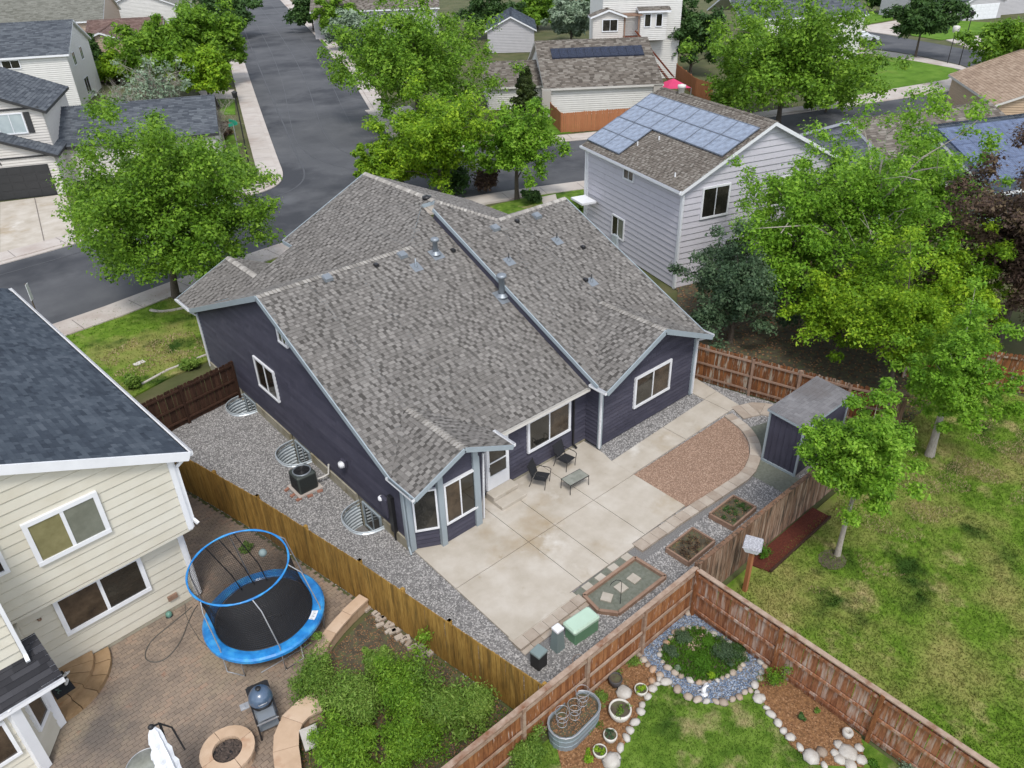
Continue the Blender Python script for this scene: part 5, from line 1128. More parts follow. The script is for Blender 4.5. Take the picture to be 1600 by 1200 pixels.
# ================================================================== HOSE, VALVE, GRILL, FIRE PIT, UMBRELLA
hz = thing('garden_hose', 'dark garden hose looped on the paving beside the cream house', 'hose', G(250, 1000)); pts = [G(*p, .03) for p in ((300, 948), (280, 965), (255, 985), (237, 1000), (228, 1015), (226, 1028), (234, 1034), (247, 1035), (262, 1028), (275, 1013), (285, 997), (293, 975), (302, 955), (309, 945))]
mb = MB(); mb.tube([Vector((p[0], p[1], .03)) for p in smooth([(p.x, p.y) for p in pts], 2)], .016, 6); mb.build('tube', M['rope'], hz)
hz2 = thing('extension_cord', 'thin dark cord running from the wall toward the trampoline', 'cord', G(300, 990)); mb = MB(); mb.tube([G(*p, .025) for p in ((289, 940), (290, 960), (298, 978), (312, 1000), (330, 1015))], .010, 5); mb.build('wire', M['rope'], hz2)
cb = thing('garden_light', 'small green glass garden globe on the ground near the cream wall', 'garden ornament', G(265, 963)); g = G(265, 963); mb = MB(); mb.lathe([(0, 0), (.07, .01), (.10, .07), (.09, .14), (.05, .18), (0, .19)], g, 12); mb.build('globe', flat('green_glass', (.12, .25, .2), rough=.15), cb); mb = MB(); mb.lathe([(.11, 0), (.11, .03), (.06, .04)], g, 12); mb.build('foot', M['black'], cb)
# retaining bench wall, tan caps
rw = thing('garden_wall', 'curved low tan stone wall between the paving and the bushes', 'garden wall', (4.6, 14.2, 0))
CW = smooth([(7.05, 15.42), (6.2, 15.2), (5.3, 14.8), (4.75, 14.25), (4.5, 13.6), (4.45, 13.2)], 1)
blocks(rw, CW, .26, .45, 0, .36, M['tanblock'], 'wall_block'); blocks(rw, CW, .36, .7, .362, .43, M['tanblock'], 'capstone')
CW2 = smooth([(4.25, 13.15), (3.7, 13.25), (3.25, 13.0), (2.95, 12.5), (2.75, 11.9), (2.3, 11.0)], 1)
rw2 = thing('garden_wall', 'wide tan stone wall with a white slab beside the kettle grill', 'garden wall', (3.3, 12.6, 0)); blocks(rw2, CW2, .45, .5, 0, .36, M['tanblock'], 'wall_block'); blocks(rw2, CW2, .62, .75, .362, .43, M['tanblock'], 'capstone')
w_ = thing('stone_slab', 'square white stone slab lying on the wide tan wall', 'slab', (3.45, 12.5, .45)); p = G(488, 1150, .46); mb = MB(); mb.box((p.x-.05, p.y, .46), (.42, .62, .045), radians(-14)); mb.build('slab', M['white_stone'], w_)
# loose edging stones along the fence
es_ = thing('edging_stones', 'row of loose grey-tan stones along the golden fence behind the bushes', 'stone border', G(600, 980))
rr = random.Random(5)
def rock(parent, c, r, m, sq=.6, seedv=0, name='stone', ax=1.0):
    rr_ = random.Random(seedv); mb = MB(); vs = []; R_ = Matrix.Rotation(rr_.uniform(0, 6.28), 3, 'Z')
    rings = [(-.5, .75), (0, 1.0), (.45, .82), (.8, .45)]
    for z, k in rings:
        for j in range(7): a = 2*pi*j/7+z; f = k*rr_.uniform(.85, 1.12); vs.append(Vector(c)+R_ @ Vector((cos(a)*r*f*ax, sin(a)*r*f/ax, z*r*sq+rr_.uniform(-.05, .05)*r)))
    vs.append(Vector(c)+Vector((0, 0, r*sq*.95))); fs = [(i*7+j, i*7+(j+1) % 7, (i+1)*7+(j+1) % 7, (i+1)*7+j) for i in range(3) for j in range(7)]+[(21+j, 21+(j+1) % 7, 28) for j in range(7)]
    mb.mesh(vs, fs, smooth=True); return mb.build(name, m, parent)
for i in range(26):
    k = i/25; p = G(572+k*98, 955+k*75); p = p+Vector((rr.uniform(-.1, .15), rr.uniform(-.2, .1), .05)); mb = MB(); mb.box(p, (rr.uniform(.14, .26), rr.uniform(.1, .18), .1), rr.uniform(-.4, .4), .015); mb.build('stone', M['block'], es_)
# fire pit
fc = Vector((1.88, 13.45, 0)); fp = thing('fire_pit', 'round tan stone fire pit filled with dark lava rock', 'fire pit', fc)
for i in range(4):
    a0, a1 = radians(95+90*i)+.012, radians(185+90*i)-.012; mb = MB(); pts = [(fc.x+.66*cos(a0+(a1-a0)*k/6), fc.y+.66*sin(a0+(a1-a0)*k/6)) for k in range(7)]+[(fc.x+.36*cos(a1-(a1-a0)*k/6), fc.y+.36*sin(a1-(a1-a0)*k/6)) for k in range(7)]
    n = len(pts); vs = [(*p, .36) for p in pts]+[(*p, .44) for p in pts]
    for k in range(6): mb.poly([(*pts[k], .44), (*pts[k+1], .44), (*pts[12-k], .44), (*pts[13-k], .44)])
    for k in range(n): mb.poly([(*pts[k], .36), (*pts[(k+1) % n], .36), (*pts[(k+1) % n], .44), (*pts[k], .44)])
    mb.build('capstone', M['tanblock'], fp)
for i in range(14):
    a0, a1 = 2*pi*i/14+.01, 2*pi*(i+1)/14-.01
    for z0, z1, sh2 in ((0, .175, 0), (.18, .355, .22)): mb = MB(); mb.prism([(fc.x+R_*cos(a+sh2), fc.y+R_*sin(a+sh2)) for R_, a in ((.6, a0), (.6, a1), (.38, a1), (.38, a0))], z0, z1); mb.build('wall_block', M['tanblock'], fp)
mb = MB(); mb.lathe([(.37, .3), (0, .3)], fc, 20); mb.build('bowl', M['black'], fp)
pebbles('lava_rock', [(fc.x+.35*cos(a), fc.y+.35*sin(a)) for a in [i*.4 for i in range(15)]], 900, .045, M['coal'], .31, seed=31, parent=fp, flatn=.8)
# kettle grill on a cart
gc = Vector((3.08, 13.92, 0)); gr = thing('kettle_grill', 'blue egg shaped kettle grill on a black cart', 'grill', gc, radians(-20)); T2 = Matrix.Translation(gc) @ Matrix.Rotation(radians(-12), 4, 'Z')
mb = MB(T2); mb.lathe([(.05, .55), (.18, .58), (.27, .68), (.30, .80), (.30, .84)], (0, 0, 0), 22); mb.build('bowl', M['black'], gr)
mb = MB(T2); mb.lathe([(.305, .84), (.305, .88), (.285, .99), (.23, 1.09), (.14, 1.155), (.05, 1.18), (0, 1.18)], (0, 0, 0), 22); ld = mb.build('lid', M['grillblue'], gr)
mb = MB(T2); mb.lathe([(.05, 1.17), (.05, 1.21), (.07, 1.22), (.07, 1.24), (0, 1.25)], (0, 0, 0), 12); mb.build('vent_cap', M['black'], ld); mb = MB(T2); mb.tube([(-.1, -.29, .95), (-.1, -.35, 1.0), (.1, -.35, 1.0), (.1, -.29, .95)], .013, 6); mb.build('handle', M['steel'], ld)
mb = MB(T2); mb.box((0, .38, .82), (.5, .26, .03)); mb.build('side_shelf', M['black'], gr); mb = MB(T2); mb.box((0, -.42, .70), (.42, .30, .025)); mb.build('front_shelf', M['vent'], gr)
mb = MB(T2); mb.box((-.42, -.02, .82), (.22, .2, .02)); mb.box((-.46, -.02, .84), (.1, .1, .05)); mb.build('tool_tray', M['steel'], gr)
for x in (-.27, .27):
    for y in (-.58, .34): mb = MB(T2); mb.bar((x, y, 0), (x*.95, y*.95, .8), .045, .045); mb.build('leg', M['black'], gr)
    mb = MB(T2); mb.bar((x, -.58, .68), (x, .5, .80), .04, .04); mb.build('side_rail', M['black'], gr)
mb = MB(T2); mb.box((0, -.1, .2), (.5, .75, .02)); mb.build('bottom_shelf', M['vent'], gr)
for y in (-.58,): mb = MB(T2); mb.bar((-.27, y, .62), (.27, y, .62), .03, .03); mb.build('cross_bar', M['steel'], gr)
# glass table and folded cantilever umbrella
g = G(228, 1196, .7); gt = thing('glass_table', 'round glass patio table under the folded umbrella', 'table', (g.x, g.y, 0)); mb = MB(); mb.lathe([(.46, .69), (.46, .705), (0, .705)], (g.x, g.y, 0), 32); mb.build('glass_top', mat('table_glass', [(.20, .21, .18), (.32, .33, .29)], scale=6, rough=.15, spec=.7), gt)
mb = MB(); mb.tube([(g.x+.46*cos(a), g.y+.46*sin(a), .70) for a in [i*2*pi/32 for i in range(32)]], .014, 6, close=True); mb.build('rim', M['steel'], gt)
for a in (.6, 2.2, 3.8, 5.3): mb = MB(); mb.tube([(g.x+.4*cos(a), g.y+.4*sin(a), 0), (g.x+.32*cos(a), g.y+.32*sin(a), .69)], .016, 6); mb.build('leg', M['steel'], gt)
um = thing('folded_umbrella', 'folded white cantilever umbrella with dark pole at the bottom edge', 'umbrella', (.62, 13.0, 0))
A = G(238, 1137, 2.5); Bp = G(268, 1215, 1.3); ax_ = (Bp-A); up_ = Vector((0, 0, 1)); mb = MB(); n = 10; pr = []
for k in range(12):
    f = k/11; c = A.lerp(Bp, f); r = 1.45*[.03, .075, .085, .10, .095, .12, .13, .12, .14, .15, .15, .16][k]; d = ax_.normalized(); x = d.orthogonal().normalized(); y = d.cross(x); pr.append([c+(x*cos(2*pi*j/16)+y*sin(2*pi*j/16))*r*(1+.28*(j % 2)+.1*sin(k*2+j)) for j in range(16)])
for r0, r1 in zip(pr[:-1], pr[1:]):
    for j in range(16): mb.poly([r0[j], r0[(j+1) % 16], r1[(j+1) % 16], r1[j]], smooth=True)
mb.build('canopy', M['cloth'], um)
off = Vector((.12, .08, 0)); mb = MB(); mb.tube([A+Vector((0, 0, .04)), A+off+Vector((.05, 0, -.1)), Bp+off], .03, 8); mb.tube([A+off*1.2+Vector((0, 0, -.08)), A.lerp(Bp, .35)+off*3.2, A.lerp(Bp, .9)+off*4], .022, 8); mb.build('pole', M['black'], um)
mb = MB(); mb.lathe([(0, -.06), (.06, -.03), (.07, .02), (.04, .06), (0, .07)], A+Vector((-.02, 0, .04)), 12); mb.build('hub', M['black'], um)
mb = MB(); mb.tube([Bp+off+Vector((0, 0, .0)), Vector((Bp.x+off.x, Bp.y+off.y, .05))], .03, 8); mb.box((Bp.x+off.x, Bp.y+off.y, .05), (.6, .6, .08)); mb.build('base', M['black'], um)

# ================================================================== FLOWER GARDEN (bottom centre)
GLW = [(5.2, 8.55), (14.0, 8.55), (14.0, -4), (5.2, -4)]
mb = MB(); mb.prism(GLW, -.1, .0); mb.build('garden_lawn', M['lawn2'], None, 'structure')
MUL = [(q.x, q.y) for q in (G(*p) for p in ((868, 1110), (905, 1070), (1000, 1010), (1022, 1045), (1030, 1062), (1012, 1090), (996, 1120), (984, 1145), (972, 1172), (960, 1199), (880, 1210), (868, 1160)))]
mb = MB(); mb.prism(MUL, -.05, .02); mb.build('mulch_bed', M['mulch'], None, 'structure'); pebbles('bark_chips', MUL, 420, .03, M['chip'], .02, seed=41, flatn=.35)
MUL2 = [(q.x, q.y) for q in (G(*p) for p in ((1195, 1040), (1215, 1045), (1345, 1150), (1350, 1199), (1275, 1195), (1235, 1165), (1212, 1130), (1195, 1100), (1180, 1085)))]
mb = MB(); mb.prism(MUL2, -.05, .02); mb.build('mulch_bed', M['mulch'], None, 'structure'); pebbles('bark_chips', MUL2, 420, .03, M['chip'], .02, seed=42, flatn=.35)
OUT = [(1083, 955), (1065, 960), (1045, 968), (1025, 980), (1008, 993), (993, 1008), (1000, 1028), (1014, 1043), (1030, 1058), (1050, 1073), (1072, 1088), (1098, 1098), (1125, 1099), (1150, 1091), (1172, 1078), (1186, 1062), (1196, 1042), (1186, 1025), (1160, 1003), (1135, 987), (1110, 970)]
INN = [(1055, 990), (1075, 982), (1092, 982), (1108, 990), (1125, 998), (1150, 1012), (1165, 1030), (1158, 1045), (1140, 1055), (1120, 1063), (1100, 1068), (1080, 1066), (1060, 1055), (1042, 1043), (1030, 1025), (1038, 1008)]
OUTW = [(q.x, q.y) for q in (G(*p) for p in OUT)]; INW = [(q.x, q.y) for q in (G(*p) for p in INN)]
mb = MB(); mb.prism(OUTW, -.05, .022); mb.build('blue_gravel_bed', M['gravel_base'], None, 'structure'); pebbles('blue_gravel', OUTW, 900, .028, M['blue_peb'], .022, [INW], seed=43)
mb = MB(); mb.prism(INW, -.05, .05); mb.build('island_soil', M['dirt'], None, 'structure')
def stone_line(parent, px, step, rmin, rmax, m, close=True, seed=0, z=.02, mats=None):
    rr_ = random.Random(seed); P = [G(*p) for p in px]; P = P+[P[0]] if close else P; carry = 0; k = 0
    for a, b in zip(P[:-1], P[1:]):
        L = (b-a).length; s_ = carry
        while s_ < L:
            r = rr_.uniform(rmin, rmax); p = a.lerp(b, s_/L)+Vector((rr_.uniform(-.03, .03), rr_.uniform(-.03, .03), z+r*.18)); rock(parent, p, r, m if rr_.random() < .75 else M['white_stone'], .62, seed*100+k, ax=rr_.uniform(.85, 1.25)); k += 1; s_ += (r*2)*rr_.uniform(.9, 1.15)*step
        carry = s_-L
rk = thing('rock_border', 'outer ring of rounded stones round the blue gravel in the garden corner', 'stone border', G(1090, 1095)); stone_line(rk, OUT, 1.0, .09, .16, M['stone'], True, 1)
rk = thing('rock_border', 'inner ring of pale stones round the planted island', 'stone border', G(1090, 1060)); stone_line(rk, INN, 1.0, .07, .13, M['stone'], True, 2)
rk = thing('rock_border', 'line of white stones between the potted bed and the small lawn', 'stone border', G(1000, 1110)); stone_line(rk, [(1030, 1062), (1018, 1080), (1008, 1098), (999, 1115), (990, 1132), (981, 1150), (972, 1168), (963, 1185)], 1.02, .09, .15, M['white_stone'], False, 3)
rk = thing('rock_border', 'line of small stones along the mulch by the faded red fence', 'stone border', G(1220, 1140)); stone_line(rk, [(1183, 1083), (1192, 1098), (1203, 1115), (1216, 1130), (1228, 1146), (1240, 1160), (1256, 1175), (1275, 1190), (1295, 1203)], 1.02, .08, .14, M['white_stone'], False, 4)
rk = thing('rock_border', 'curved pile of small stones along the back fence by the garden', 'stone border', G(1010, 975))
stone_line(rk, [(1078, 950), (1058, 962), (1035, 972), (1012, 985)], 1.6, .05, .09, M['stone'], False, 6)
def boulder(px, r, m, label, sd, sq=.6): p = G(*px); t = thing('boulder', label, 'boulder', p); rock(t, p+Vector((0, 0, r*.2)), r, m, sq, sd)
boulder((974, 1084), .24, M['white_stone'], 'flat white rock between the potted plants', 61, .4); boulder((955, 1191), .25, M['white_stone'], 'large white boulder at the bottom of the stone line', 62, .8)
boulder((1266, 1184), .22, M['white_stone'], 'large pale boulder on the mulch edge by the stone cluster', 63, .6); boulder((1284, 1176), .16, M['stone'], 'round speckled rock beside the pale boulder', 64); boulder((1018, 1065), .12, M['galv'] if 0 else M['stone'], 'grey ball shaped stone beside the ring of stones', 65, .9); boulder((1185, 1092), .17, M['white_stone'], 'white rock at the corner of the stone ring and mulch', 66)
cl = thing('rock_cluster', 'cluster of large white rocks beside the fence post at the bottom', 'rock pile', G(1325, 1180))
for i, (x, y, r) in enumerate(((1325, 1178, .26), (1310, 1165, .14), (1342, 1170, .13), (1345, 1188, .15), (1312, 1188, .16), (1328, 1196, .17), (1304, 1178, .12))): rock(cl, G(x, y)+Vector((0, 0, .04)), r, M['white_stone'], .5, 80+i)
blades('island_cover', INW, 1800, .08, LV['moss'], .05, seed=46, wd=.018)
# planted island
for i, (x, y, r, h_, l, lab) in enumerate(((1132, 1022, .55, .3, 'bluegreen', 'large blue-green cushion plant on the stone island'), (1098, 1035, .5, .14, 'moss', 'bright green moss mound in the middle of the island'), (1108, 1006, .36, .22, 'moss', 'bright green tuft behind the moss mound'), (1066, 998, .32, .2, 'bluegreen', 'grey-green plant at the back left of the island'), (1047, 1020, .28, .18, 'bluegreen', 'small grey-green plant at the left tip of the island'), (1150, 1020, .38, .22, 'dark', 'dark green plant at the right end of the island'), (1058, 1046, .12, .08, 'silver', 'small silvery plant among the pale stones'), (1112, 1056, .13, .1, 'yellow', 'small yellow-green plant at the front of the island'))):
    bush('garden_plant', lab, G(x, y, .05), r, h_, LV[l], 260, 20, .035, 100+i, cat='plant')
pebbles('pink_gravel', [(q.x, q.y) for q in (G(*p) for p in ((1072, 1022), (1100, 1012), (1110, 995), (1095, 990), (1075, 1002)))], 900, .028, M['pink_peb'], .05, seed=44)
bd = thing('bird_statue', 'white stone bird statue on the ring of stones', 'statue', G(1100, 1085)); g = G(1100, 1085); mb = MB()
mb.lathe([(.0, 0), (.11, .0), (.10, .03), (.03, .05), (.02, .10)], g, 10); mb.tube([g+Vector((0, 0, .08)), g+Vector((-.02, .02, .16)), g+Vector((-.01, .02, .24)), g+Vector((.02, 0, .3)), g+Vector((.06, -.02, .33)), g+Vector((.11, -.04, .32))], [.03, .075, .055, .03, .025, .006], 8); mb.build('body', WH, bd)
for sx in (-1, 1): mb = MB(); mb.mesh([g+Vector((0, 0, .22)), g+Vector((sx*.22, .06, .26)), g+Vector((sx*.16, .12, .2)), g+Vector((0, .1, .15)), g+Vector((0, .02, .18))], [(0, 1, 2, 3), (0, 4, 1), (4, 3, 2), (4, 2, 1)]); mb.build('wing', WH, bd)
# pots
def pot(px, r, h_, m, lab, leafk=None, seedv=1, group='potted plants on the mulch'):
    p = G(*px); t = thing('flower_pot', lab, 'flower pot', p, 0, group); mb = MB(); mb.lathe([(0, 0), (r*.62, 0), (r*.85, h_*.35), (r, h_*.75), (r*.98, h_), (r*.86, h_), (r*.84, h_*.86)], p, 22); mb.build('pot', m, t)
    mb = MB(); mb.lathe([(r*.86, h_*.86), (0, h_*.88)], p, 18); mb.build('soil', M['dirt'], t)
    if leafk:
        rng = np.random.default_rng(seedv); pts = np.stack([p.x+rng.normal(0, r*.35, 8), p.y+rng.normal(0, r*.35, 8), np.full(8, h_)], -1); V, Fq = leaf_cloud(pts, np.full(8, r*.3), 30, .05, rng); npmesh('leaves', V, Fq, LV[leafk], t)
pot((961, 1070), .19, .30, M['potdark'], 'dark grey empty pot nearest the fence'); pot((1001, 1083), .18, .20, M['pot'], 'white pot with yellow-green plant beside the stone ring', 'yellow', 2); pot((968, 1120), .30, .36, M['pot'], 'largest white pot in the middle of the mulch bed', 'bush', 3)
pot((953, 1156), .18, .24, M['pot'], 'small white pot with grey leaves below the largest pot', 'bluegreen', 4); pot((937, 1180), .18, .22, M['pot'], 'small white pot with green leaves near the bottom edge', 'yellow', 5)
# stock tank planter
a, b = G(880, 1143), G(905, 1128); ctr = Vector((8.85, 8.33, 0)); tk = thing('stock_tank', 'oval galvanised stock tank planter with soil', 'planter', ctr, radians(4)); T2 = Matrix.Translation(ctr) @ Matrix.Rotation(radians(4), 4, 'Z')
def oval(z, r, L=.36): return [Vector((L+r*cos(a), r*sin(a), z)) for a in [-pi/2+i*pi/8 for i in range(9)]]+[Vector((-L+r*cos(a), r*sin(a), z)) for a in [pi/2+i*pi/8 for i in range(9)]]
mb = MB(T2); prof = [(z_, r_*1.22) for z_, r_ in [(0, .33), (.2, .342), (.215, .35), (.23, .342), (.4, .35), (.415, .358), (.43, .35), (.58, .355), (.58, .32), (.45, .32)]]
for (z0, r0), (z1, r1) in zip(prof[:-1], prof[1:]):
    A_, B_ = oval(z0, r0), oval(z1, r1); n = len(A_)
    for i in range(n): mb.poly([A_[i], A_[(i+1) % n], B_[(i+1) % n], B_[i]], smooth=True)
mb.build('tank', flat('tank_steel', (.26, .31, .34), rough=.45, metal=.3), tk); mb = MB(T2); mb.tube(oval(.585, .433), .018, 6, close=True); mb.build('rim', M['steel'], tk); mb = MB(T2); mb.poly(oval(.5, .40)); mb.build('soil', M['dirt'], tk)
pebbles('bark_chips', [tuple((T2 @ p)[:2]) for p in oval(0, .34)], 700, .02, M['chip'], .5, seed=47, parent=tk)
for i, (x, y, zz, lab) in enumerate(((-.42, .04, .58, 'left wire plant ring cage in the stock tank'), (-.05, -.05, .58, 'middle wire plant ring cage in the stock tank'), (.38, .06, .58, 'right wire plant ring cage in the stock tank'))):
    c = T2 @ Vector((x, y, .45)); t = thing('plant_cage', lab, 'plant cage', c, 0, 'wire plant cages in the stock tank')
    for k, (z, r) in enumerate(((.15, .12), (.38, .15), (.62, .18))): mb = MB(); mb.tube([c+Vector((r*cos(a), r*sin(a), z)) for a in [j*2*pi/18 for j in range(18)]], .006, 4, close=True); mb.build('hoop', M['steel'], t)
    for a in (0, 2.1, 4.2): mb = MB(); mb.tube([c+Vector((.08*cos(a), .08*sin(a), 0)), c+Vector((.18*cos(a), .18*sin(a), .62))], .006, 4); mb.build('wire', M['steel'], t)
for i, (x, y) in enumerate(((905, 1048), (918, 1058))):
    c = G(x, y+12); t = thing('plant_cage', ['wire plant cage against the fence, left one', 'wire plant cage against the fence, right one'][i], 'plant cage', c)
    for z, r in ((.25, .14), (.5, .17), (.75, .2)): mb = MB(); mb.tube([c+Vector((r*cos(a), r*sin(a), z)) for a in [j*2*pi/18 for j in range(18)]], .006, 4, close=True); mb.build('hoop', M['pine'], t)
    for a in (0, 2.1, 4.2): mb = MB(); mb.tube([c+Vector((.08*cos(a), .08*sin(a), 0)), c+Vector((.2*cos(a), .2*sin(a), .75))], .006, 4); mb.build('wire', M['pine'], t)
ur = thing('stone_urn', 'small white stone urn beside the faded red fence', 'urn', G(1323, 1150)); mb = MB(); mb.lathe([(0, 0), (.1, 0), (.12, .06), (.14, .16), (.11, .22), (.07, .22), (.06, .14), (0, .12)], G(1323, 1150), 16); mb.build('bowl', M['white_stone'], ur)
# small garden plants
for i, (x, y, r, h_, l, lab) in enumerate(((1208, 1072, .55, .8, 'green', 'bushy green plant at the foot of the faded red fence'), (1250, 1125, .14, .22, 'dark', 'small dark green plant on the mulch'), (1275, 1115, .12, .2, 'bush', 'small sprig on the mulch nearer the fence'), (922, 1135, .38, .2, 'moss', 'bright green tuft beside the stock tank'), (960, 1040, .4, .12, 'bush', 'low green plant under the weathered fence'), (920, 1190, .22, .25, 'yellow', 'yellow-green tuft at the bottom of the mulch bed'), (1425, 1215, .55, .3, 'silver', 'blue-grey juniper at the bottom edge beside the fence'), (1188, 868, .5, .5, 'moss', 'bright green plant at the foot of the white box post'), (1365, 1195, .2, .15, 'moss', 'small green clump by the fence post'), (990, 1035, .45, .1, 'bush', 'creeping green cover between the pots and the fence'), (940, 1090, .32, .1, 'bush', 'thin green cover beside the flat white rock'))):
    bush('garden_plant', lab, G(x, y, .0), r, h_, LV[l], 130, 12, .045, 130+i, cat='plant')
blades('grass', [(q.x, q.y) for q in (G(*p) for p in ((1035, 1065), (1075, 1095), (1130, 1108), (1175, 1092), (1205, 1130), (1260, 1185), (1290, 1230), (960, 1230), (975, 1185), (1005, 1120)))], 900, .06, M['blade2'], .0, seed=51, wd=.012)
blades('grass', [(5.3, 8.5), (9.4, 8.5), (8.4, 7.6), (8.2, 6), (5.3, 6)], 700, .07, M['blade2'], .0, seed=52, wd=.014, excl=[MUL])
# raised red bed strip and boards beyond the fence
rb = thing('red_bark_bed', 'narrow strip of dark red bark along the peeling fence', 'garden bed', (17.8, 8.3, 0)); RB = [(17.0, 8.7), (20.9, 8.72), (20.9, 8.08), (17.2, 8.02)]
mb = MB(); mb.prism(RB, 0, .06); mb.build('bark', M['mulchred'], rb); mb = MB(); mb.bar((17.2, 8.0, .05), (20.9, 8.06, .05), .06, .12); mb.build('edging_board', M['fence_dark'], rb)
# white box on post
bp = thing('bird_feeder', 'white box bird feeder with grey roof on a reddish post', 'bird feeder', (16.0, 8.1, 0)); mb = MB(); mb.box((16.0, 8.1, .85), (.12, .12, 1.7)); mb.build('post', M['fence_new'], bp)
T2 = Matrix.Translation((16.0, 8.12, 1.7)) @ Matrix.Rotation(radians(25), 4, 'Z'); mb = MB(T2); mb.mesh([(-.17, -.17, 0), (.17, -.17, 0), (.17, .17, 0), (-.17, .17, 0), (-.25, -.25, .22), (.25, -.25, .22), (.25, .25, .22), (-.25, .25, .22)], [(3, 2, 1, 0), (0, 1, 5, 4), (1, 2, 6, 5), (2, 3, 7, 6), (3, 0, 4, 7)]); mb.build('box', WH, bp)
mb = MB(T2); mb.mesh([(-.27, -.27, .22), (.27, -.27, .22), (.27, .27, .22), (-.27, .27, .22), (-.25, -.25, .3), (.25, -.25, .3), (.25, .25, .3), (-.25, .25, .3)], [(0, 1, 5, 4), (1, 2, 6, 5), (2, 3, 7, 6), (3, 0, 4, 7), (4, 5, 6, 7), (3, 2, 1, 0)]); mb.build('roof', mat('speckled_top', [(.2, .2, .22), (.55, .55, .58)], scale=25, detail=2), bp)
# small stones under the young tree
mb = MB(); p = G(1300, 875); mb.prism([(p.x+.5*cos(a), p.y+.42*sin(a)) for a in [i*.6 for i in range(10)]], -.02, .03); mb.build('tree_ring_soil', M['dirt'], None, 'structure')

# ================================================================== LILAC HOUSE
A2 = radians(-16); OL = Vector((31.18, 23.16, 0)); T = Matrix.Translation(OL) @ Matrix.Rotation(A2, 4, 'Z')
LH = thing('house', 'two storey lilac house with solar panels behind the plum house', 'house', OL, A2)
gable_volume(LH, T, .35, 10.75, .3, 9.8, 5.5+.5*.35, .5, 'v', M['siding_l'], M['shingle_b'], WH, oh=.35, pitch=.33, separate=True, faces='fl', shing='near')
Rr = T.to_3x3(); inv = T.inverted()
def LT(u, v, z): return T @ Vector((u, v, z))
for u, v, z1 in ((.35, .3, 5.5), (.35, 9.8, 5.5)): mb = MB(T); mb.box((u-.03, v-.03 if v < 1 else v+.02, z1/2), (.1, .16, z1)); mb.build('corner_board', WH, LH)
LO = T @ Vector((.35, 9.8, 0)); LU = Rr @ Vector((0, -1, 0))
window(LH, LO, LU, 9.8-5.8, 9.8-4.7, 4.62, 5.25, WH, GL, fw=.08); window(LH, LO, LU, 9.8-6.75, 9.8-5.4, .95, 2.25, WH, GL, M['glass_g'], fw=.08)
LF = T @ Vector((.35, .3, 0)); FU = Rr @ Vector((1, 0, 0)); window(LH, LF, FU, 1.2, 3.0, 3.7, 5.4, WH, GL, fw=.1); window(LH, LF, FU, 5.5, 7.5, 3.6, 5.2, WH, GL, fw=.1); window(LH, LF, FU, 3, 5, .8, 2.3, WH, GL, fw=.1)
mb = MB(T); mb.box((.22, 6.15, .75), (.2, .5, .7)); mb.build('meter_box', M['galv'], LH)
spout([LT(.0, .0, 5.5), LT(.3, .15, 5.2), LT(.3, .15, .1)], WH, .05, LH); spout([LT(0, 10.1, 5.5), LT(.25, 9.95, 5.2), LT(.25, 9.95, .1)], WH, .05, LH); gutter(LH, LT(-.05, -.05, 5.42), LT(-.05, 10.15, 5.42), WH, .07)
mb = MB(T); mb.box((-.4, 9.0, 2.5), (1.0, 1.4, .12)); mb.build('porch_awning', WH, LH)
zl = lambda u: 5.5+.5*u
def spanel(u0, v0, du, dv):
    mb = MB(); c = [LT(u0+.01, v0+.01, zl(u0)+.13), LT(u0+du-.01, v0+.01, zl(u0+du)+.13), LT(u0+du-.01, v0+dv-.01, zl(u0+du)+.13), LT(u0+.01, v0+dv-.01, zl(u0)+.13)]
    w_, h_ = dv, du/cos(atan2(.5, 1)); mb.poly(c[::1], uv=[(0, 0), (0, h_), (w_, h_), (w_, 0)]); b = [p-Vector((0, 0, .05)) for p in c]
    for i in range(4): mb.poly([c[i], b[i], b[(i+1) % 4], c[(i+1) % 4]])
    o = mb.build('solar_panel', M['solar'], LH)
    fr = MB()
    for i in range(4): fr.bar(c[i]+Vector((0, 0, .004)), c[(i+1) % 4]+Vector((0, 0, .004)), .035, .03)
    fr.build('panel_frame', flat('panel_frame_metal', (.14, .16, .2), rough=.4), o)
for r_ in range(2):
    for c_ in range(6): spanel(2.55+r_*1.12, .25+c_*1.64, 1.10, 1.62)
    for c_ in range(2): spanel(.38+r_*1.08, 6.5+c_*1.82, 1.06, 1.80)
for u, v in ((2.2, 5.3), (1.4, 6.2), (.6, 1.4)): mb = MB(); mb.tube([LT(u, v, zl(u)), LT(u, v, zl(u)+.22)], .04, 6); mb.build('vent_pipe', WH, LH)
mb = MB(); mb.lathe([(.17, -.2), (.17, .55), (.24, .56), (.24, .72), (0, .78)], LT(5.6, 8.2, 8.0), 12); mb.build('chimney', M['offw'], LH)

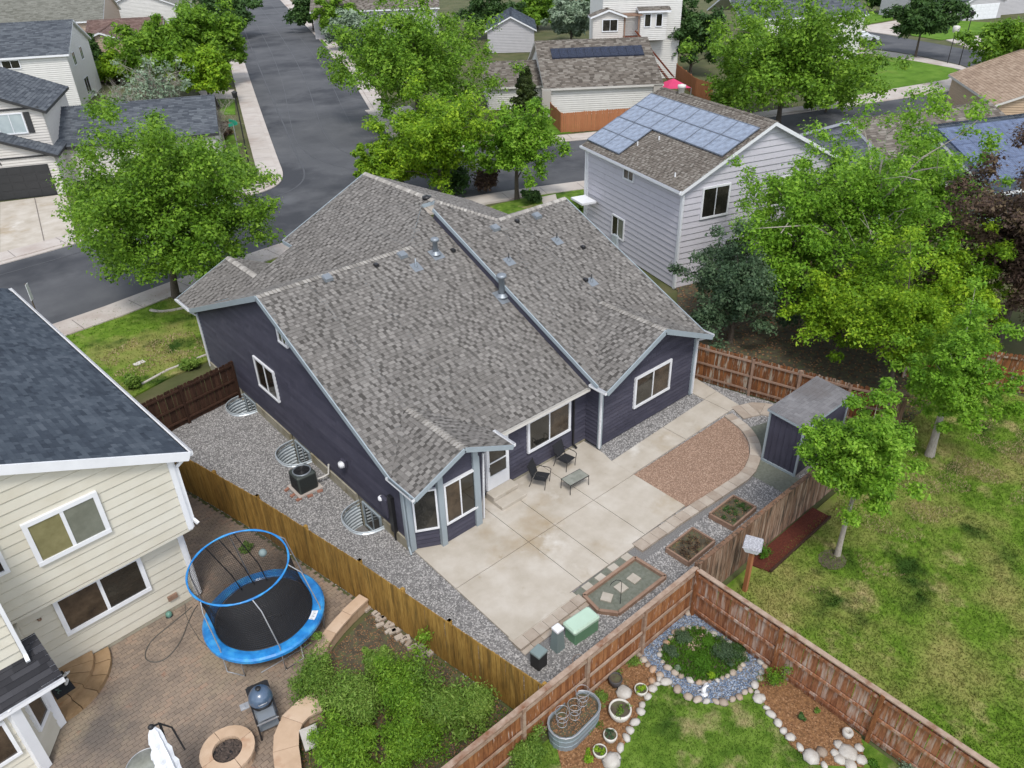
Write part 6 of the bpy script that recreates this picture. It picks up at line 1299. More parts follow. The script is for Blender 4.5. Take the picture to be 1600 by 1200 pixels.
# ================================================================== OTHER HOUSES
def house(label, o, ang, name='house'):
    t = thing(name, label, 'house', (o[0], o[1], 0), radians(ang)); return t, Matrix.Translation((o[0], o[1], 0)) @ Matrix.Rotation(radians(ang), 4, 'Z')
def hw(t, T, face, u0, u1, z0, z1, W=0, D=0, u00=0, v00=0, glass=None, **k):
    R3 = T.to_3x3()
    O, U = {'f': ((u00, v00, 0), (1, 0, 0)), 'r': ((u00+W, v00, 0), (0, 1, 0)), 'l': ((u00, v00+D, 0), (0, -1, 0))}[face]
    return window(t, T @ Vector(O), R3 @ Vector(U), u0, u1, z0, z1, k.pop('frame', WH), glass or GL, **k)
def garage_door(t, T, u0, u1, z1, m, v=0, rows=4, cols=6, u00=0):
    mb = MB(T); mb.box(((u0+u1)/2, v-.03, z1/2), (u1-u0, .08, z1)); d = mb.build('garage_door', m, t)
    for r in range(rows):
        for c in range(cols):
            w_ = (u1-u0)/cols; h_ = z1/rows; mb = MB(T); mb.box((u0+(c+.5)*w_, v-.08, (r+.5)*h_), (w_*.82, .03, h_*.72)); mb.build('door_panel', m, d)
# house with the dark garage (left)
R0 = Vector((12.0, 66.0, 0)); a24 = -24; o = R0-Vector((cos(radians(a24)), sin(radians(a24)), 0))*10.2
t, T = house('white house with dark garage door and grey-blue roof across the street', (o.x, o.y), a24)
W1 = flat('warm_white_siding', (.56, .53, .49)); SB = mat('slate_shingle', [(.05, .058, .07), (.09, .10, .115), (.14, .155, .17)], scale=.4, rough=.95, island=.7, world=True, spec=.1)
gable_volume(t, T, 0, 10.2, 0, 6.5, 3.1, .40, 'v', W1, SB, M['dark_trim'], faces='flr')
gable_volume(t, T, .4, 9.9, 1.9, 11, 5.9, .42, 'v', W1, SB, M['dark_trim'], faces='flr', z0=3.0)
gable_volume(t, T, 9.5, 21.5, 3.2, 13, 2.9, .38, 'u', W1, SB, M['dark_trim'], faces='fr')
garage_door(t, T, 3.2, 9.6, 2.35, M['dark_trim'], 0, 4, 7)
hw(t, T, 'f', 6.3, 8.2, 4.25, 5.75, u00=.4, v00=1.9, glass=M['glass_w'], shutters=M['dark_trim']); hw(t, T, 'f', .8, 2.4, 4.25, 5.75, u00=.4, v00=1.9, shutters=M['dark_trim'])
mb = MB(T); mb.box((5.1, -.06, 2.98), (10.2, .06, .12)); mb.build('band_board', M['dark_trim'], t); mb = MB(T); mb.box((5.1, 1.84, 6.0), (9.4, .06, .14)); mb.build('band_board', M['dark_trim'], t)
hw(t, T, 'f', 4.8, 5.5, 3.7, 4.4, frame=M['dark_trim'], panes=1, glass=M['offw'], fw=.1)
cu = bpy.data.curves.new('house_number', 'FONT'); cu.body = '5254'; cu.size = .34; cu.extrude = .01; cu.align_x = 'CENTER'
tmp = bpy.data.objects.new('n', cu); C.objects.link(tmp); bpy.context.view_layer.update(); me = bpy.data.meshes.new_from_object(tmp); bpy.data.objects.remove(tmp); me.name = 'house_number'; me.materials.clear(); me.materials.append(M['black'])
link('house_number', me, t, Matrix.Translation((6.3, -.06, 2.52)) @ Matrix.Rotation(pi/2, 4, 'X'))
# white two storey behind it
c = G(103, 85, 5.5); o = Vector((c.x, c.y, 0))-Vector((cos(radians(-26)), sin(radians(-26)), 0))*20
t, T = house('white two storey house with blue-grey roof and patio umbrella, upper left', (o.x, o.y), -26)
gable_volume(t, T, 0, 20, 0, 12, 5.7, .42, 'u', M['siding_w'], SB, WH, faces='fr'); hw(t, T, 'f', 13.6, 15.4, 4.4, 5.3); hw(t, T, 'f', 7, 9, 4.4, 5.3)
hw(t, T, 'r', 2, 3.4, 4, 5.4, W=20); hw(t, T, 'r', 6, 7.4, 4, 5.4, W=20); hw(t, T, 'r', 4, 6.4, .6, 2.4, W=20)
g = Vector((30, 93, 0)); tu = thing('garden_umbrella', 'small blue-grey garden umbrella between the white house and the conifer', 'umbrella', G(125, 112)); g = G(125, 112); mb = MB(); mb.lathe([(1.5, 2.0), (.8, 2.4), (0, 2.7)], g, 10); mb.build('canopy', flat('umbrella_cloth', (.22, .28, .34)), tu); mb = MB(); mb.tube([g, g+Vector((0, 0, 2.6))], .03, 6); mb.build('pole', M['steel'], tu)
BR = mat('red_brown_shingle', [(.10, .065, .055), (.16, .105, .09), (.21, .15, .13)], scale=.4, rough=.95, island=.7, world=True, spec=.1)
t, T = house('low house with reddish brown roof behind the white two storey house', (22, 112), -26); gable_volume(t, T, 0, 14, 3, 14, 3.2, .36, 'v', M['siding_t'], BR, WH, faces='flr'); gable_volume(t, T, 4, 13, 9, 20, 4.0, .36, 'u', M['siding_t'], BR, WH, faces='fr')
t, T = house('house with wide grey-green roof at the top left edge', (14, 142), -26); GG = mat('grey_green_shingle', [(.11, .11, .09), (.17, .17, .145), (.22, .22, .19)], scale=.4, rough=.95, island=.7, world=True); gable_volume(t, T, 0, 24, 0, 16, 5.2, .45, 'u', M['siding_t'], GG, WH, faces='fr')
t, T = house('white house with pale roof at the top edge left of the street', (40, 150), -26); gable_volume(t, T, 0, 14, 0, 13, 4.5, .4, 'v', M['siding_w'], GG, WH, faces='flr'); hw(t, T, 'f', 5, 7, 1.5, 3.2)
# ranch house with dark panels (top centre)
o = G(855, 138, 2.7); T0 = Matrix.Rotation(radians(-36), 4, 'Z'); o = Vector((o.x, o.y, 0))
t, T = house('long white ranch house with a row of dark solar panels', (o.x, o.y), -36)
gable_volume(t, T, 0, 11.2, .35, 15, 2.8, .42, 'u', M['siding_w'], M['shingle_b'], M['offw'], faces='flr'); gable_volume(t, T, -5.5, .2, 4, 13, 2.4, .34, 'u', M['siding_w'], M['shingle_b'], M['offw'], faces='fl')
for u in (-.05, 11.0): mb = MB(T); mb.box((u, .3, 1.3), (.9, .6, 2.6)); b_ = mb.build('brick_pier', M['brick'], t)
hw(t, T, 'l', 5, 7, 3.2, 4.6, D=14, glass=M['offw'], panes=1)
zz = lambda v: 2.8+.42*(v-.35)
for k in range(11):
    u0 = 1.1+k*.86; v0, v1 = 4.55, 6.1; mb = MB(T); c = [(u0, v0, zz(v0)+.14), (u0+.84, v0, zz(v0)+.14), (u0+.84, v1, zz(v1)+.14), (u0, v1, zz(v1)+.14)]
    mb.poly(c, uv=[(0, 0), (.9, 0), (.9, 1.7), (0, 1.7)]); [mb.poly([c[i], c[(i+1) % 4], (c[(i+1) % 4][0], c[(i+1) % 4][1], c[(i+1) % 4][2]-.12), (c[i][0], c[i][1], c[i][2]-.12)]) for i in range(4)]; mb.build('solar_panel', brick_dark if 'brick_dark' in globals() else globals().setdefault('brick_dark', brickmat('dark_solar_cells', (.014, .02, .04), (.02, .028, .055), (.04, .05, .08), .158, .158, .004, rough=.2, offset=0)), t)
sd_ = thing('satellite_dish', 'pale satellite dish on the wall of the ranch house', 'satellite dish', (0, 0, 0)); g = G(971, 141, 1.6); ROOTM[sd_] = Matrix(); mb = MB(); mb.lathe([(.35, .12), (.25, .05), (0, 0)], g, 14); mb.tube([g, g+Vector((.3, .3, -.4))], .03, 5); mb.build('dish', M['galv'], sd_)
# grey gable behind
a = G(758, 48, 3); b = G(838, 46, 3); ang = math.degrees(atan2(b.y-a.y, b.x-a.x)); L = (b-a).length
t, T = house('grey gabled garage with white trim behind the big tree', (a.x, a.y), ang); gable_volume(t, T, .3, L-.3, .4, 11, 3.1, .5, 'v', M['siding_g'], M['shingle_d'], WH, faces='flr')
t, T = house('house with brown-grey roof at the top centre edge', (70, 120), -36); gable_volume(t, T, -6, 14, 0, 12, 4.2, .42, 'u', M['siding_g'], M['shingle_b'], WH, faces='fr')
# blue and white two storeys (top)
g = G(948, 92); t, T = house('blue-grey two storey house at the top edge', (g.x, g.y), -38); gable_volume(t, T, 0, 7, 0, 9, 6, .45, 'u', M['siding_b'], M['shingle_d'], WH, faces='flr'); hw(t, T, 'f', 2, 3.6, 3.6, 5)
g = G(1052, 122); g = g-Vector((cos(radians(-38)), sin(radians(-38)), 0))*10.2; t, T = house('tall white two storey house with a wooden stair and pergola', (g.x, g.y), -38); gable_volume(t, T, 1.5, 10.5, 0, 10, 9.4, .45, 'u', M['siding_w'], M['shingle_d'], WH, faces='flr')
gable_volume(t, T, .2, 3.6, -1.6, 0, 7.2, .35, 'v', W1, M['shingle_b'], WH, faces='flr', z0=2.4); hw(t, T, 'f', 1.0, 2.8, 5.5, 6.8, u00=.2, v00=-1.6)
gable_volume(t, T, 5.6, 8.6, -1.3, 0, 7.6, .3, 'u', M['siding_w'], M['shingle_b'], WH, faces='flr', z0=4.4); hw(t, T, 'f', .4, 1.2, 5.8, 7.2, u00=5.6, v00=-1.3, panes=1); hw(t, T, 'f', 1.7, 2.5, 5.8, 7.2, u00=5.6, v00=-1.3, panes=1)
for x in (3.8, 5.4): mb = MB(T); mb.box((x, -1.4, 3.5), (.15, .15, 7.0)); mb.build('pergola_post', M['timber'], t)
for k in range(6): mb = MB(T); mb.box((4.6, -1.7+k*.32, 7.1), (2.2, .08, .14)); mb.build('pergola_slat', M['timber'], t)
for k in range(20): mb = MB(T); mb.box((5.2+k*.2, -1.9-k*.1, 4.6-k*.23), (.3, .9, .06)); mb.build('stair_tread', M['redwood'], t)
for yy in (-1.5, -2.4): mb = MB(T); mb.bar((5.0, yy, 5.5), (9.2, yy-2.0, .9), .08, .12); mb.build('stair_rail', M['redwood'], t)
mb = MB(T); mb.box((3.8, -1.2, 4.75), (3.6, 2.0, .12)); mb.build('deck', M['redwood'], t)
# top right white house and garage house
g = G(1338, 92); u = Vector((cos(radians(-32)), sin(radians(-32)), 0)); o = g-u*16
t, T = house('white house with grey roof behind the big tree, upper right', (o.x, o.y), -32); gable_volume(t, T, 0, 16, 0, 11, 5.4, .42, 'u', M['siding_w'], SB, WH, faces='fr')
g = G(1455, 36); t, T = house('grey house with white garage at the upper right corner', (g.x, g.y), -22); gable_volume(t, T, 0, 22, 2, 12, 5.2, .42, 'u', M['siding_g'], SB, WH, faces='flr'); gable_volume(t, T, 6, 14, -.4, 4, 2.9, .4, 'v', M['siding_g'], SB, WH, faces='flr'); garage_door(t, T, 7, 13, 2.3, WH, -.4, 4, 6)
hw(t, T, 'f', 2.3, 4.6, .7, 2.3, v00=2); 
for x in (1.2, 5.3): mb = MB(T); mb.box((x, .3, 1.4), (.25, .25, 2.8)); mb.build('porch_post', WH, t)
# tan house right edge, blue roof solar house
g = G(1560, 172, 0); g = G(1557, 163, 2.7); t, T = house('tan stucco house with tan roof at the right edge', (g.x+.3, g.y), -52); TR_ = mat('tan_shingle', [(.24, .17, .12), (.34, .25, .18), (.42, .32, .24)], scale=.5, rough=.95, island=.7, world=True); gable_volume(t, T, 0, 12, 0, 13, 2.8, .4, 'v', M['tan_house'], TR_, M['offw'], faces='fl')
A_ = G(1447, 197, 4.9); B_ = G(1600, 178, 4.9); ang = math.degrees(atan2(B_.y-A_.y, B_.x-A_.x)); t, T = house('blue-grey roofed house with solar panels at the right', (A_.x, A_.y), ang)
D_ = 6.0; gable_volume(t, T, .35, 15, -D_, D_, 4.9-.42*D_, .42, 'u', M['siding_b'], M['shingle_d'], WH, faces='flr')
zz2 = lambda v: 4.9-.42*abs(v)
for r_ in range(3):
    for c_ in range(9):
        u0, v0 = .5+c_*1.5, -.55-r_*1.65; mb = MB(T); c = [(u0, v0-1.62, zz2(v0-1.62)+.14), (u0+1.48, v0-1.62, zz2(v0-1.62)+.14), (u0+1.48, v0, zz2(v0)+.14), (u0, v0, zz2(v0)+.14)]
        mb.poly(c, uv=[(0, 0), (1.5, 0), (1.5, 1.7), (0, 1.7)]); [mb.poly([c[i], c[(i+1) % 4], (c[(i+1) % 4][0], c[(i+1) % 4][1], c[(i+1) % 4][2]-.1), (c[i][0], c[i][1], c[i][2]-.1)]) for i in range(4)]; mb.build('solar_panel', M['solar2'], t)
gable_volume(t, T, -8, 2, -3.5, 7, 2.4, .40, 'u', M['siding_b'], SB, WH, faces='fl')
g = G(1220, 192, 4.5); t, T = house('grey house hidden behind the tall tree beside the lilac house', (g.x, g.y-9), -20); gable_volume(t, T, 0, 12, 0, 10, 3.0, .42, 'u', M['siding_l'], M['shingle_b'], WH, faces='fl'); hw(t, T, 'f', 3, 5, 1, 2.4)

# ================================================================== STREET FURNITURE, CARS
def lamp(foot, h_, label, style='globe'):
    t = thing('street_lamp', label, 'street lamp', foot); mb = MB(); f = Vector(foot); mb.tube([f, f+Vector((0, 0, .5)), f+Vector((0, 0, h_))], [.10, .06, .045], 8); mb.build('pole', M['black'], t)
    mb = MB(); mb.lathe([(.02, h_-.05), (.16, h_), (.22, h_+.35), (.24, h_+.38), (.05, h_+.5), (0, h_+.52)], f, 10); mb.build('lamp_head', M['dark_trim'] if style == 'globe' else M['offw'], t); return t
lamp(G(392, 272), 5.9, 'tall black street lamp at the street corner'); lamp(G(1498, 103), 5.6, 'tall thin black street lamp on the corner of the green lawn'); 
g = G(1480, 100); t = thing('street_lamp', 'short post lamp with pale head beside the tall thin lamp', 'street lamp', g); mb = MB(); mb.tube([g, g+Vector((0, 0, 3.6))], .045, 6); mb.build('pole', M['black'], t); mb = MB(); mb.lathe([(.05, 3.5), (.35, 3.6), (.42, 4.2), (.3, 4.3), (0, 4.35)], g, 10); mb.build('lamp_head', M['offw'], t)
g = G(1527, 183); t = thing('street_lamp', 'small yard lamp with a glass head beside the blue-grey roof', 'street lamp', g); mb = MB(); mb.tube([g, g+Vector((0, 0, 1.9))], .05, 6); mb.build('pole', M['black'], t); mb = MB(); mb.lathe([(.05, 1.9), (.2, 2.2), (.2, 2.5), (0, 2.7)], g, 10); mb.build('lamp_head', M['galv'], t)
g = G(1514, 184); t = thing('dustbin', 'small black bin beside the yard lamp', 'bin', g); mb = MB(); mb.box(g+Vector((0, 0, .5)), (.6, .6, 1.0)); mb.box(g+Vector((0, 0, 1.03)), (.66, .66, .08)); mb.build('bin', M['black'], t)
g = G(373, 237); t = thing('street_sign', 'green street name signs on a pole beside the corner lamp', 'street sign', g); mb = MB(); mb.tube([g, g+Vector((0, 0, 2.4))], .035, 6); mb.build('pole', M['steel'], t)
for k, (a, z) in enumerate(((.35, 2.35), (1.75, 2.6))): T2 = Matrix.Translation(g+Vector((0, 0, z))) @ Matrix.Rotation(a, 4, 'Z'); mb = MB(T2); mb.box((0, 0, 0), (1.0, .03, .26)); mb.build('name_plate', M['signg'], t)
g = G(72, 527); t = thing('road_sign', 'narrow road sign seen edge-on at the left kerb', 'road sign', g); mb = MB(); mb.tube([g, g+Vector((0, 0, 2.95))], .035, 6); mb.build('pole', M['bark'], t); mb = MB(); T2 = Matrix.Translation(g+Vector((0, 0, 2.5))) @ Matrix.Rotation(radians(60), 4, 'Z'); mb = MB(T2); mb.box((0, -.04, 0), (.3, .02, .85)); mb.build('plate', WH, t)
g = G(534, 197) if 0 else G(533, 196); 
def car(loc, rz, label, paint):
    t = thing('parked_car', label, 'car', loc, rz); T = Matrix.Translation(loc) @ Matrix.Rotation(rz, 4, 'Z'); mb = MB(T)
    prof = [(-2.2, .35), (-2.25, .7), (-2.1, .92), (-1.3, .98), (1.0, .98), (2.0, .85), (2.25, .65), (2.2, .35)]
    def ext(mb, prof, w0, w1=None, zsplit=None):
        n = len(prof); a = [(x, -(w0 if z < 1 else w1), z) for x, z in prof]; b = [(x, (w0 if z < 1 else w1), z) for x, z in prof]
        mb.mesh(a+b, [tuple(range(n)), tuple(range(2*n-1, n-1, -1))]+[(i, i+n, (i+1) % n+n, (i+1) % n) for i in range(n)])
    ext(mb, prof, .88, .88); ext(mb, [(-1.75, .97), (-1.2, 1.42), (.2, 1.45), (1.0, .97)], .82, .66); mb.build('body', paint, t)
    mb = MB(T); ext(mb, [(-1.55, 1.02), (-1.15, 1.36), (.17, 1.39), (.82, 1.02)], .86, .695)
    mb.build('side_window', M['car_glass'], t)
    mb = MB(T); mb.mesh([(1.0, -.72, 1.0), (1.0, .72, 1.0), (.24, .6, 1.43), (.24, -.6, 1.43)], [(0, 1, 2, 3)]); mb.mesh([(-1.77, -.72, 1.0), (-1.77, .72, 1.0), (-1.24, .6, 1.41), (-1.24, -.6, 1.41)], [(3, 2, 1, 0)]); mb.build('windscreen', M['car_glass'], t)
    for x in (-1.4, 1.4):
        for y in (-.85, .85):
            mb = MB(T); vs = []; 
            for yy in (y-.1, y+.1): vs += [(x+.33*cos(k*pi/8), yy, .33+.33*sin(k*pi/8)) for k in range(16)]
            mb.mesh(vs, [(k, (k+1) % 16, (k+1) % 16+16, k+16) for k in range(16)]+[tuple(range(16)), tuple(range(31, 15, -1))]); mb.build('wheel', M['tyre'], t)
    for y in (-.6, .6): mb = MB(T); mb.box((2.22, y, .68), (.08, .32, .14)); mb.build('headlight', M['galv'], t)
    return t
car(G(1345, 66), radians(-35), 'white car parked behind the big tree in the side street', M['car_white'])
car(G(318, 336), radians(4), 'silver car parked at the kerb behind the large front tree', flat('silver_paint', (.4, .43, .48), rough=.3, coat=.6))
car(G(452, -6) if 0 else G(358, 14), radians(68), 'white car parked far up the street behind the trees', M['car_white'])
g = G(1046, 132, 2.0); pk = thing('canopy', 'bright pink sun canopy behind the ranch house', 'canopy', (g.x, g.y, 0)); c = Vector((g.x, g.y, 0)); mb = MB()
P4 = [c+Vector(p) for p in ((-1.6, -.9, 1.9), (1.4, -1.7, 1.7), (2.0, .4, 1.8), (-.9, 1.1, 1.9))]; top = c+Vector((.2, -.3, 2.6))
for i in range(4): mb.poly([P4[i], P4[(i+1) % 4], top])
mb.build('cloth', M['pinkcloth'], pk)
for p in P4: mb = MB(); mb.tube([Vector((p.x, p.y, 0)), p], .04, 6); mb.build('pole', M['steel'], pk)
# tree ring border in the front lawn, sprinkler box
tr_ = thing('tree_ring', 'pale curved stone edging round the foot of the large front tree', 'stone border', G(272, 485)); c = G(277, 470); mb_pts = [(c.x+1.6*cos(a), c.y+1.3*sin(a)) for a in [-2.9+i*.3 for i in range(11)]]; blocks(tr_, mb_pts, .14, .5, 0, .13, M['walk'])
mb = MB(); c = G(218, 569); t = thing('irrigation_lid', 'small pale irrigation lid in the front lawn', 'lid', c); mb.box(c+Vector((0, 0, .05)), (.5, .3, .06), .2); mb.build('lid', M['offw'], t)
le = thing('lawn_edging', 'thin concrete edging between the front lawn and the gravel bed', 'edging', G(280, 575)); blocks(le, [tuple(G(*p)[:2]) for p in ((222, 602), (262, 580), (325, 555))], .12, .6, 0, .09, M['walk'])

# ================================================================== TREES AND SHRUBS
L = LV
tree_px('tree', 'large spreading green tree on the front lawn left of the plum house', 'tree', (275, 465), (240, 192), 150, L['green'], cb=.05, ncl=240, npc=150, seed=11, clr=.16, lump=.25, lean=(.7, -.6), trunk_r=.2)
tree_px('tree', 'tall sparse tree with pale forked trunk between the fence and the houses', 'tree', (1322, 505), (1345, 150), 150, L['bright'], cb=.12, ncl=120, npc=110, seed=12, leaf=.19, clr=.14, barkm=M['bark_pale'], lump=.7, limbs=26)
tree_px('tree', 'broad green tree standing in front of the lilac wall', 'tree', (1222, 505), (1165, 232), 122, L['bright'], cb=.08, ncl=115, npc=120, seed=13, leaf=.19, clr=.17, lump=.6)
tree_px('tree', 'dark blue-green tree beside the plum house right corner', 'tree', (1140, 535), (1085, 362), 92, L['bluegreen'], cb=.05, ncl=85, npc=140, seed=14, leaf=.15, clr=.2, lump=.6, limbs=22)
tree_px('tree', 'yellow-green bushy tree beyond the fence behind the shed', 'tree', (1385, 610), (1398, 395), 128, L['yellow'], cb=.04, ncl=110, npc=130, seed=15, leaf=.15, clr=.17, lump=.6)
tree_px('tree', 'yellow-green tree below the dark copper tree', 'tree', (1462, 560), (1475, 350), 76, L['yellow'], cb=.05, ncl=80, npc=120, seed=16, leaf=.16, clr=.18, lump=.6)
tree_px('tree', 'upright bright green tree on the lawn behind the young tree', 'tree', (1452, 712), (1478, 462), 82, L['bright'], cb=.08, ncl=95, npc=130, seed=17, leaf=.13, clr=.18, lump=.6, barkm=M['bark_pale'], cone=.35)
tree_px('tree', 'young bright green tree with pale trunk on the large lawn', 'tree', (1308, 868), (1368, 600), 88, L['bright'], cb=.2, ncl=110, npc=190, seed=18, leaf=.115, clr=.19, lump=.55, barkm=M['bark_pale'], trunk_r=.085)
tree_px('tree', 'dark copper leaved tree at the right edge', 'tree', (1552, 550), (1552, 200), 128, L['purple'], cb=.06, ncl=135, npc=130, seed=19, leaf=.17, clr=.17, lump=.6)
tree_px('tree', 'copper leaved tree partly out of frame at the right edge', 'tree', (1640, 560), (1640, 230), 105, L['purple'], cb=.06, ncl=80, npc=110, seed=20, leaf=.18, clr=.18, lump=.6)
tree_px('tree', 'very large rounded green tree beside the street, top centre', 'tree', (655, 196), (655, -4), 124, L['green'], cb=.0, ncl=150, npc=120, seed=21, leaf=.30, clr=.16, lump=.35)
tree_px('tree', 'yellow-green maple between the street corner and the plum house', 'tree', (690, 312), (700, 128), 92, L['yellow'], cb=.0, ncl=125, npc=120, seed=22, leaf=.22, clr=.2, lump=.6)
tree_px('tree', 'yellow-green maple left of the others by the street corner', 'tree', (632, 308), (645, 186), 64, L['yellow'], cb=.0, ncl=85, npc=110, seed=23, leaf=.2, clr=.22, lump=.6)
tree_px('tree', 'bright green young tree in front of the lilac house street', 'tree', (808, 312), (808, 152), 68, L['bright'], cb=.06, ncl=95, npc=110, seed=24, leaf=.2, clr=.2, lump=.7)
tree_px('tree', 'slim yellow-green sapling at the tip of the plum roof', 'tree', (578, 295), (570, 222), 26, L['yellow'], cb=.05, ncl=34, npc=100, seed=25, leaf=.18, clr=.28)
tree_px('tree', 'dark green cone shaped conifer beside the ranch house porch', 'conifer', (822, 190), (818, 110), 22, L['conifer'], cb=.0, ncl=60, npc=130, seed=26, leaf=.16, clr=.28, lump=.15, cone=.75)
tree_px('tree', 'silvery leaved tree at the top edge behind the ranch house', 'tree', (892, 68), (893, -8), 36, L['silver'], cb=.05, ncl=60, npc=110, seed=27, leaf=.32, clr=.24)
tree_px('tree', 'dark green tree between the white two storey house and the big tree', 'tree', (1078, 118), (1098, 0), 42, L['dark'], cb=.02, ncl=80, npc=120, seed=28, leaf=.32, clr=.24, lump=.5)
tree_px('tree', 'very large light green tree behind the lilac house', 'tree', (1215, 196), (1215, -4), 138, L['green'], cb=.0, ncl=180, npc=110, seed=29, leaf=.33, clr=.15, lump=.55)
tree_px('tree', 'dark green round tree at the edge of the corner lawn', 'tree', (1430, 90), (1438, -6), 40, L['dark'], cb=.28, ncl=70, npc=120, seed=30, leaf=.38, clr=.24)
tree_px('tree', 'large green tree at the right edge above the tan house', 'tree', (1595, 150), (1592, 18), 72, L['green'], cb=.1, ncl=100, npc=120, seed=31, leaf=.36, clr=.18)
tree_px('tree', 'bright green tree left of the street behind the bare tree', 'tree', (262, 160), (228, 22), 58, L['green'], cb=.1, ncl=80, npc=120, seed=32, leaf=.34, clr=.22)
tree_px('tree', 'tall dark green tree overhanging the left kerb of the street', 'tree', (340, 135), (322, 5), 62, L['green'], cb=.1, ncl=95, npc=120, seed=33, leaf=.36, clr=.2)
tree_px('tree', 'yellow-green tree between the bare tree and the kerb', 'tree', (330, 165), (300, 70), 45, L['yellow'], cb=.1, ncl=60, npc=110, seed=34, leaf=.3, clr=.24)
tree_px('tree', 'green tree at the top edge just left of the street', 'tree', (365, 60), (360, -20), 40, L['dark'], cb=.05, ncl=50, npc=110, seed=35, leaf=.45, clr=.26)
tree_px('tree', 'dark pointed conifer beside the white two storey house', 'conifer', (156, 128), (147, 48), 20, L['dark'], cb=.0, ncl=50, npc=110, seed=36, leaf=.25, clr=.3, cone=.75, lump=.15)
tree_px('tree', 'small bright green tree in front of the white two storey house', 'tree', (182, 128), (182, 82), 34, L['yellow'], cb=.0, ncl=45, npc=110, seed=37, leaf=.26, clr=.28)
tree_px('tree', 'leafless grey tree over the slate roof wing', 'tree', (258, 200), (240, 88), 62, L['silver'], cb=.15, ncl=46, npc=14, seed=38, leaf=.2, barkm=M['bark_pale'], bare=True, limbs=30, shell=.1)
tree_px('tree', 'leafless grey shrub tree beside the corner lamp', 'tree', (352, 232), (345, 150), 42, L['silver'], cb=.05, ncl=34, npc=0, seed=39, barkm=M['bark_pale'], bare=True, limbs=24, shell=.1)
tree_px('tree', 'leafless grey tree low behind the large front tree', 'tree', (215, 215), (190, 130), 48, L['silver'], cb=.1, ncl=34, npc=8, seed=40, barkm=M['bark_pale'], bare=True, limbs=24, shell=.1)
tree_px('tree', 'pale green tree at the top left corner', 'tree', (22, 40), (20, -10), 30, L['green'], cb=0, ncl=40, npc=90, seed=41, leaf=.5, clr=.3)
tree_px('tree', 'dark shrub tree right of the one in the top left corner', 'tree', (48, 40), (45, -5), 18, L['purple'], cb=0, ncl=30, npc=90, seed=42, leaf=.45, clr=.3)
for i, (b_, t_, hw_, l, lab) in enumerate((((490, 48), (478, -8), 30, 'dark', 'dark green tree right of the street at the top'), ((528, 62), (520, -6), 30, 'green', 'green tree next along the right kerb'), ((548, 78), (548, 8), 30, 'silver', 'greyish pink blossoming tree beside the big rounded tree'), ((560, 92), (560, 50), 22, 'bluegreen', 'low blue-green tree at the right kerb'), ((770, 60), (760, -12), 40, 'dark', 'dark tree group at the top centre'), ((840, 45), (838, -8), 34, 'green', 'green tree at the top right of the grey garage'), ((930, 45), (930, -8), 26, 'dark', 'dark tree behind the silvery tree'), ((1335, 135), (1335, 90), 26, 'green', 'rounded shrub tree at the corner of the green lawn'), ((1290, 175), (1290, 120), 36, 'green', 'low green tree right of the very large light green tree'), ((1140, 175), (1140, 120), 30, 'green', 'low green tree behind the lilac chimney'), ((1385, 20), (1385, -20), 26, 'dark', 'dark trees at the top edge above the corner lawn'), ((700, 215), (735, 180), 40, 'dark', 'dark green shrub tree under the big rounded tree'), ((1005, 78), (1000, 38), 26, 'green', 'leafy tree below the white bay window'), ((1030, 90), (1030, 60), 24, 'dark', 'dark shrubs beside the wooden stair'))):
    tree_px('tree', lab, 'tree', b_, t_, hw_, L[l], cb=.02, ncl=46, npc=90, seed=50+i, clr=.27, lump=.5)
tree_px('tree', 'yellow-green tree between the sparse tree and the bushy tree by the shed', 'tree', (1300, 560), (1285, 400), 78, L['yellow'], cb=.03, ncl=80, npc=120, seed=71, clr=.2, lump=.5)
tree_px('tree', 'bright green tree behind the sparse tree, left of the copper tree', 'tree', (1430, 440), (1425, 215), 95, L['bright'], cb=.05, ncl=100, npc=110, seed=72, clr=.18, lump=.6)
tree_px('tree', 'green tree between the lilac house and the sparse pale trunked tree', 'tree', (1290, 400), (1285, 225), 70, L['bright'], cb=.05, ncl=80, npc=110, seed=73, clr=.2, lump=.6)
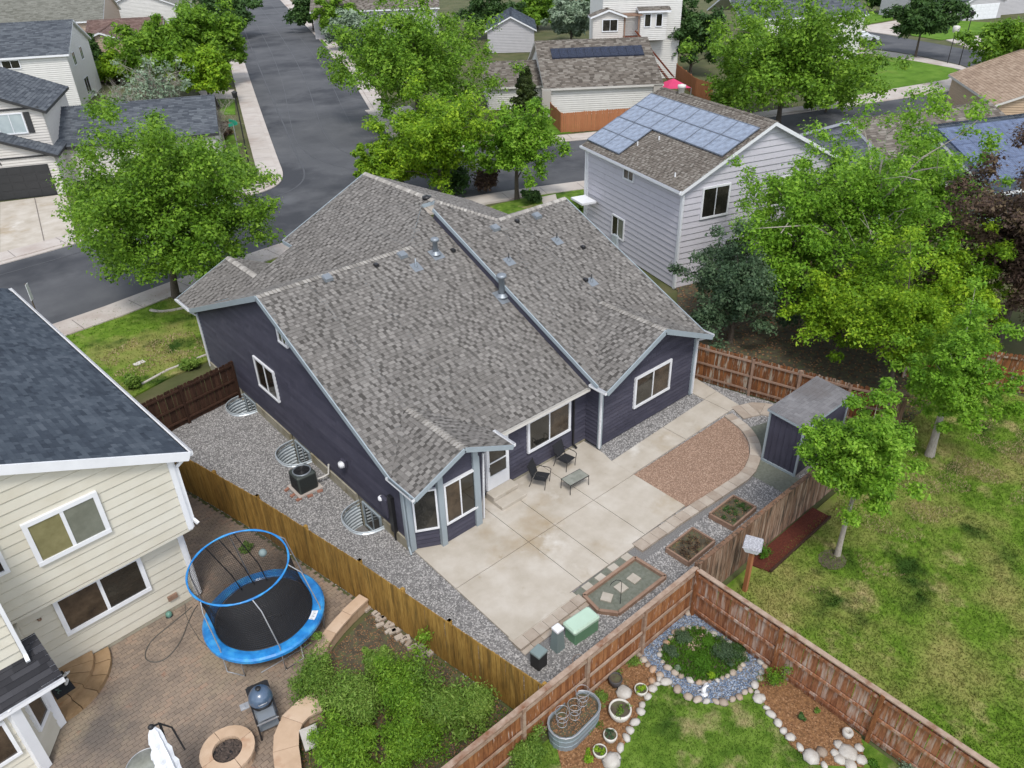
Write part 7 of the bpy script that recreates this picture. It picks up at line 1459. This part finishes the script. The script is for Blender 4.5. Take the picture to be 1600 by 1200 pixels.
# shrubs
BS = (((715, 300), 1.7, 2.0, 'dark', 'dark shrub below the maples beside the plum ridge'), ((760, 300), 1.6, 1.8, 'purple', 'reddish shrub near the street behind the plum roof'), ((835, 318), .9, 1.0, 'dark', 'small round shrub on the strip lawn'), ((900, 330), .8, .9, 'bush', 'small shrub beside the lilac house corner'), ((880, 175), 1.5, 2.4, 'green', 'leafy shrub in front of the ranch house wall'), ((905, 176), .9, 1.2, 'dark', 'small dark shrub right of the leafy one'), ((960, 168), 1.6, 1.9, 'silver', 'pale grey-green shrub below the satellite dish'), ((1010, 150), 1.5, 1.5, 'purple', 'dark red shrub at the corner of the ranch house'), ((213, 606), .55, .6, 'bush', 'bright green shrub at the gravel edge, nearer the blue roof'), ((300, 575), .5, .55, 'bush', 'bright green shrub in the gravel by the plum wall'), ((1150, 100), 2, 2, 'green', 'green shrub right of the dark tree'), ((1350, 118), 1.5, 1.2, 'purple', 'reddish ornamental shrub at the lawn corner'), ((665, 205), 2, 1.6, 'bush', 'bush under the big rounded tree'), ((610, 100), 1.6, 1.5, 'purple', 'reddish shrub at the left foot of the big tree'), ((345, 215), 1.8, 1.4, 'purple', 'dark red shrub beside the green street sign'), ((1250, 470), 1.5, 1.6, 'dark', 'dark shrub at the foot of the tall sparse tree'), ((700, 265), 2.0, 1.5, 'silver', 'white blooming shrub behind the maples'), ((795, 240), 1.6, 1.4, 'silver', 'white blooming shrub beside the young street tree'), ((385, 860), .25, .3, 'bush', 'small weed clump at the foot of the golden fence'))
for i, (p, r, h_, l, lab) in enumerate(BS): bush('shrub', lab, G(*p), r, h_, L[l], 160, 18, max(.06, .0042*G(*p).length), 200+i)
BB = (((495, 1082), 1.0, 1.1, 'bush', 'bright bush at the left, over the curved tan wall'), ((560, 1115), 1.2, 1.3, 'bush', 'bush in the middle of the corner bed'), ((635, 1105), 1.15, 1.4, 'green', 'tall bush behind the others near the golden fence'), ((700, 1125), 1.1, 1.2, 'bush', 'bush beside the golden fence'), ((752, 1125), .75, 1.3, 'bush', 'thin bush where the two fences meet'), ((545, 1190), 1.0, 1.0, 'green', 'low dark bush at the bottom edge by the tan wall'), ((640, 1185), 1.1, 1.0, 'green', 'low bush at the bottom edge in the middle'), ((600, 1060), .7, .9, 'bush', 'small bush at the back of the corner bed near the bare soil'), ((825, 1185), .75, .7, 'bush', 'bush below the weathered fence at the bottom edge'))
for i, (p, r, h_, l, lab) in enumerate(BB): bush('bush', lab, G(*p), r, h_*1.1, L[l], 430, 38, (.06, .085, .07, .095)[i % 4], 300+i, asp=(.45, .35)[i % 2])
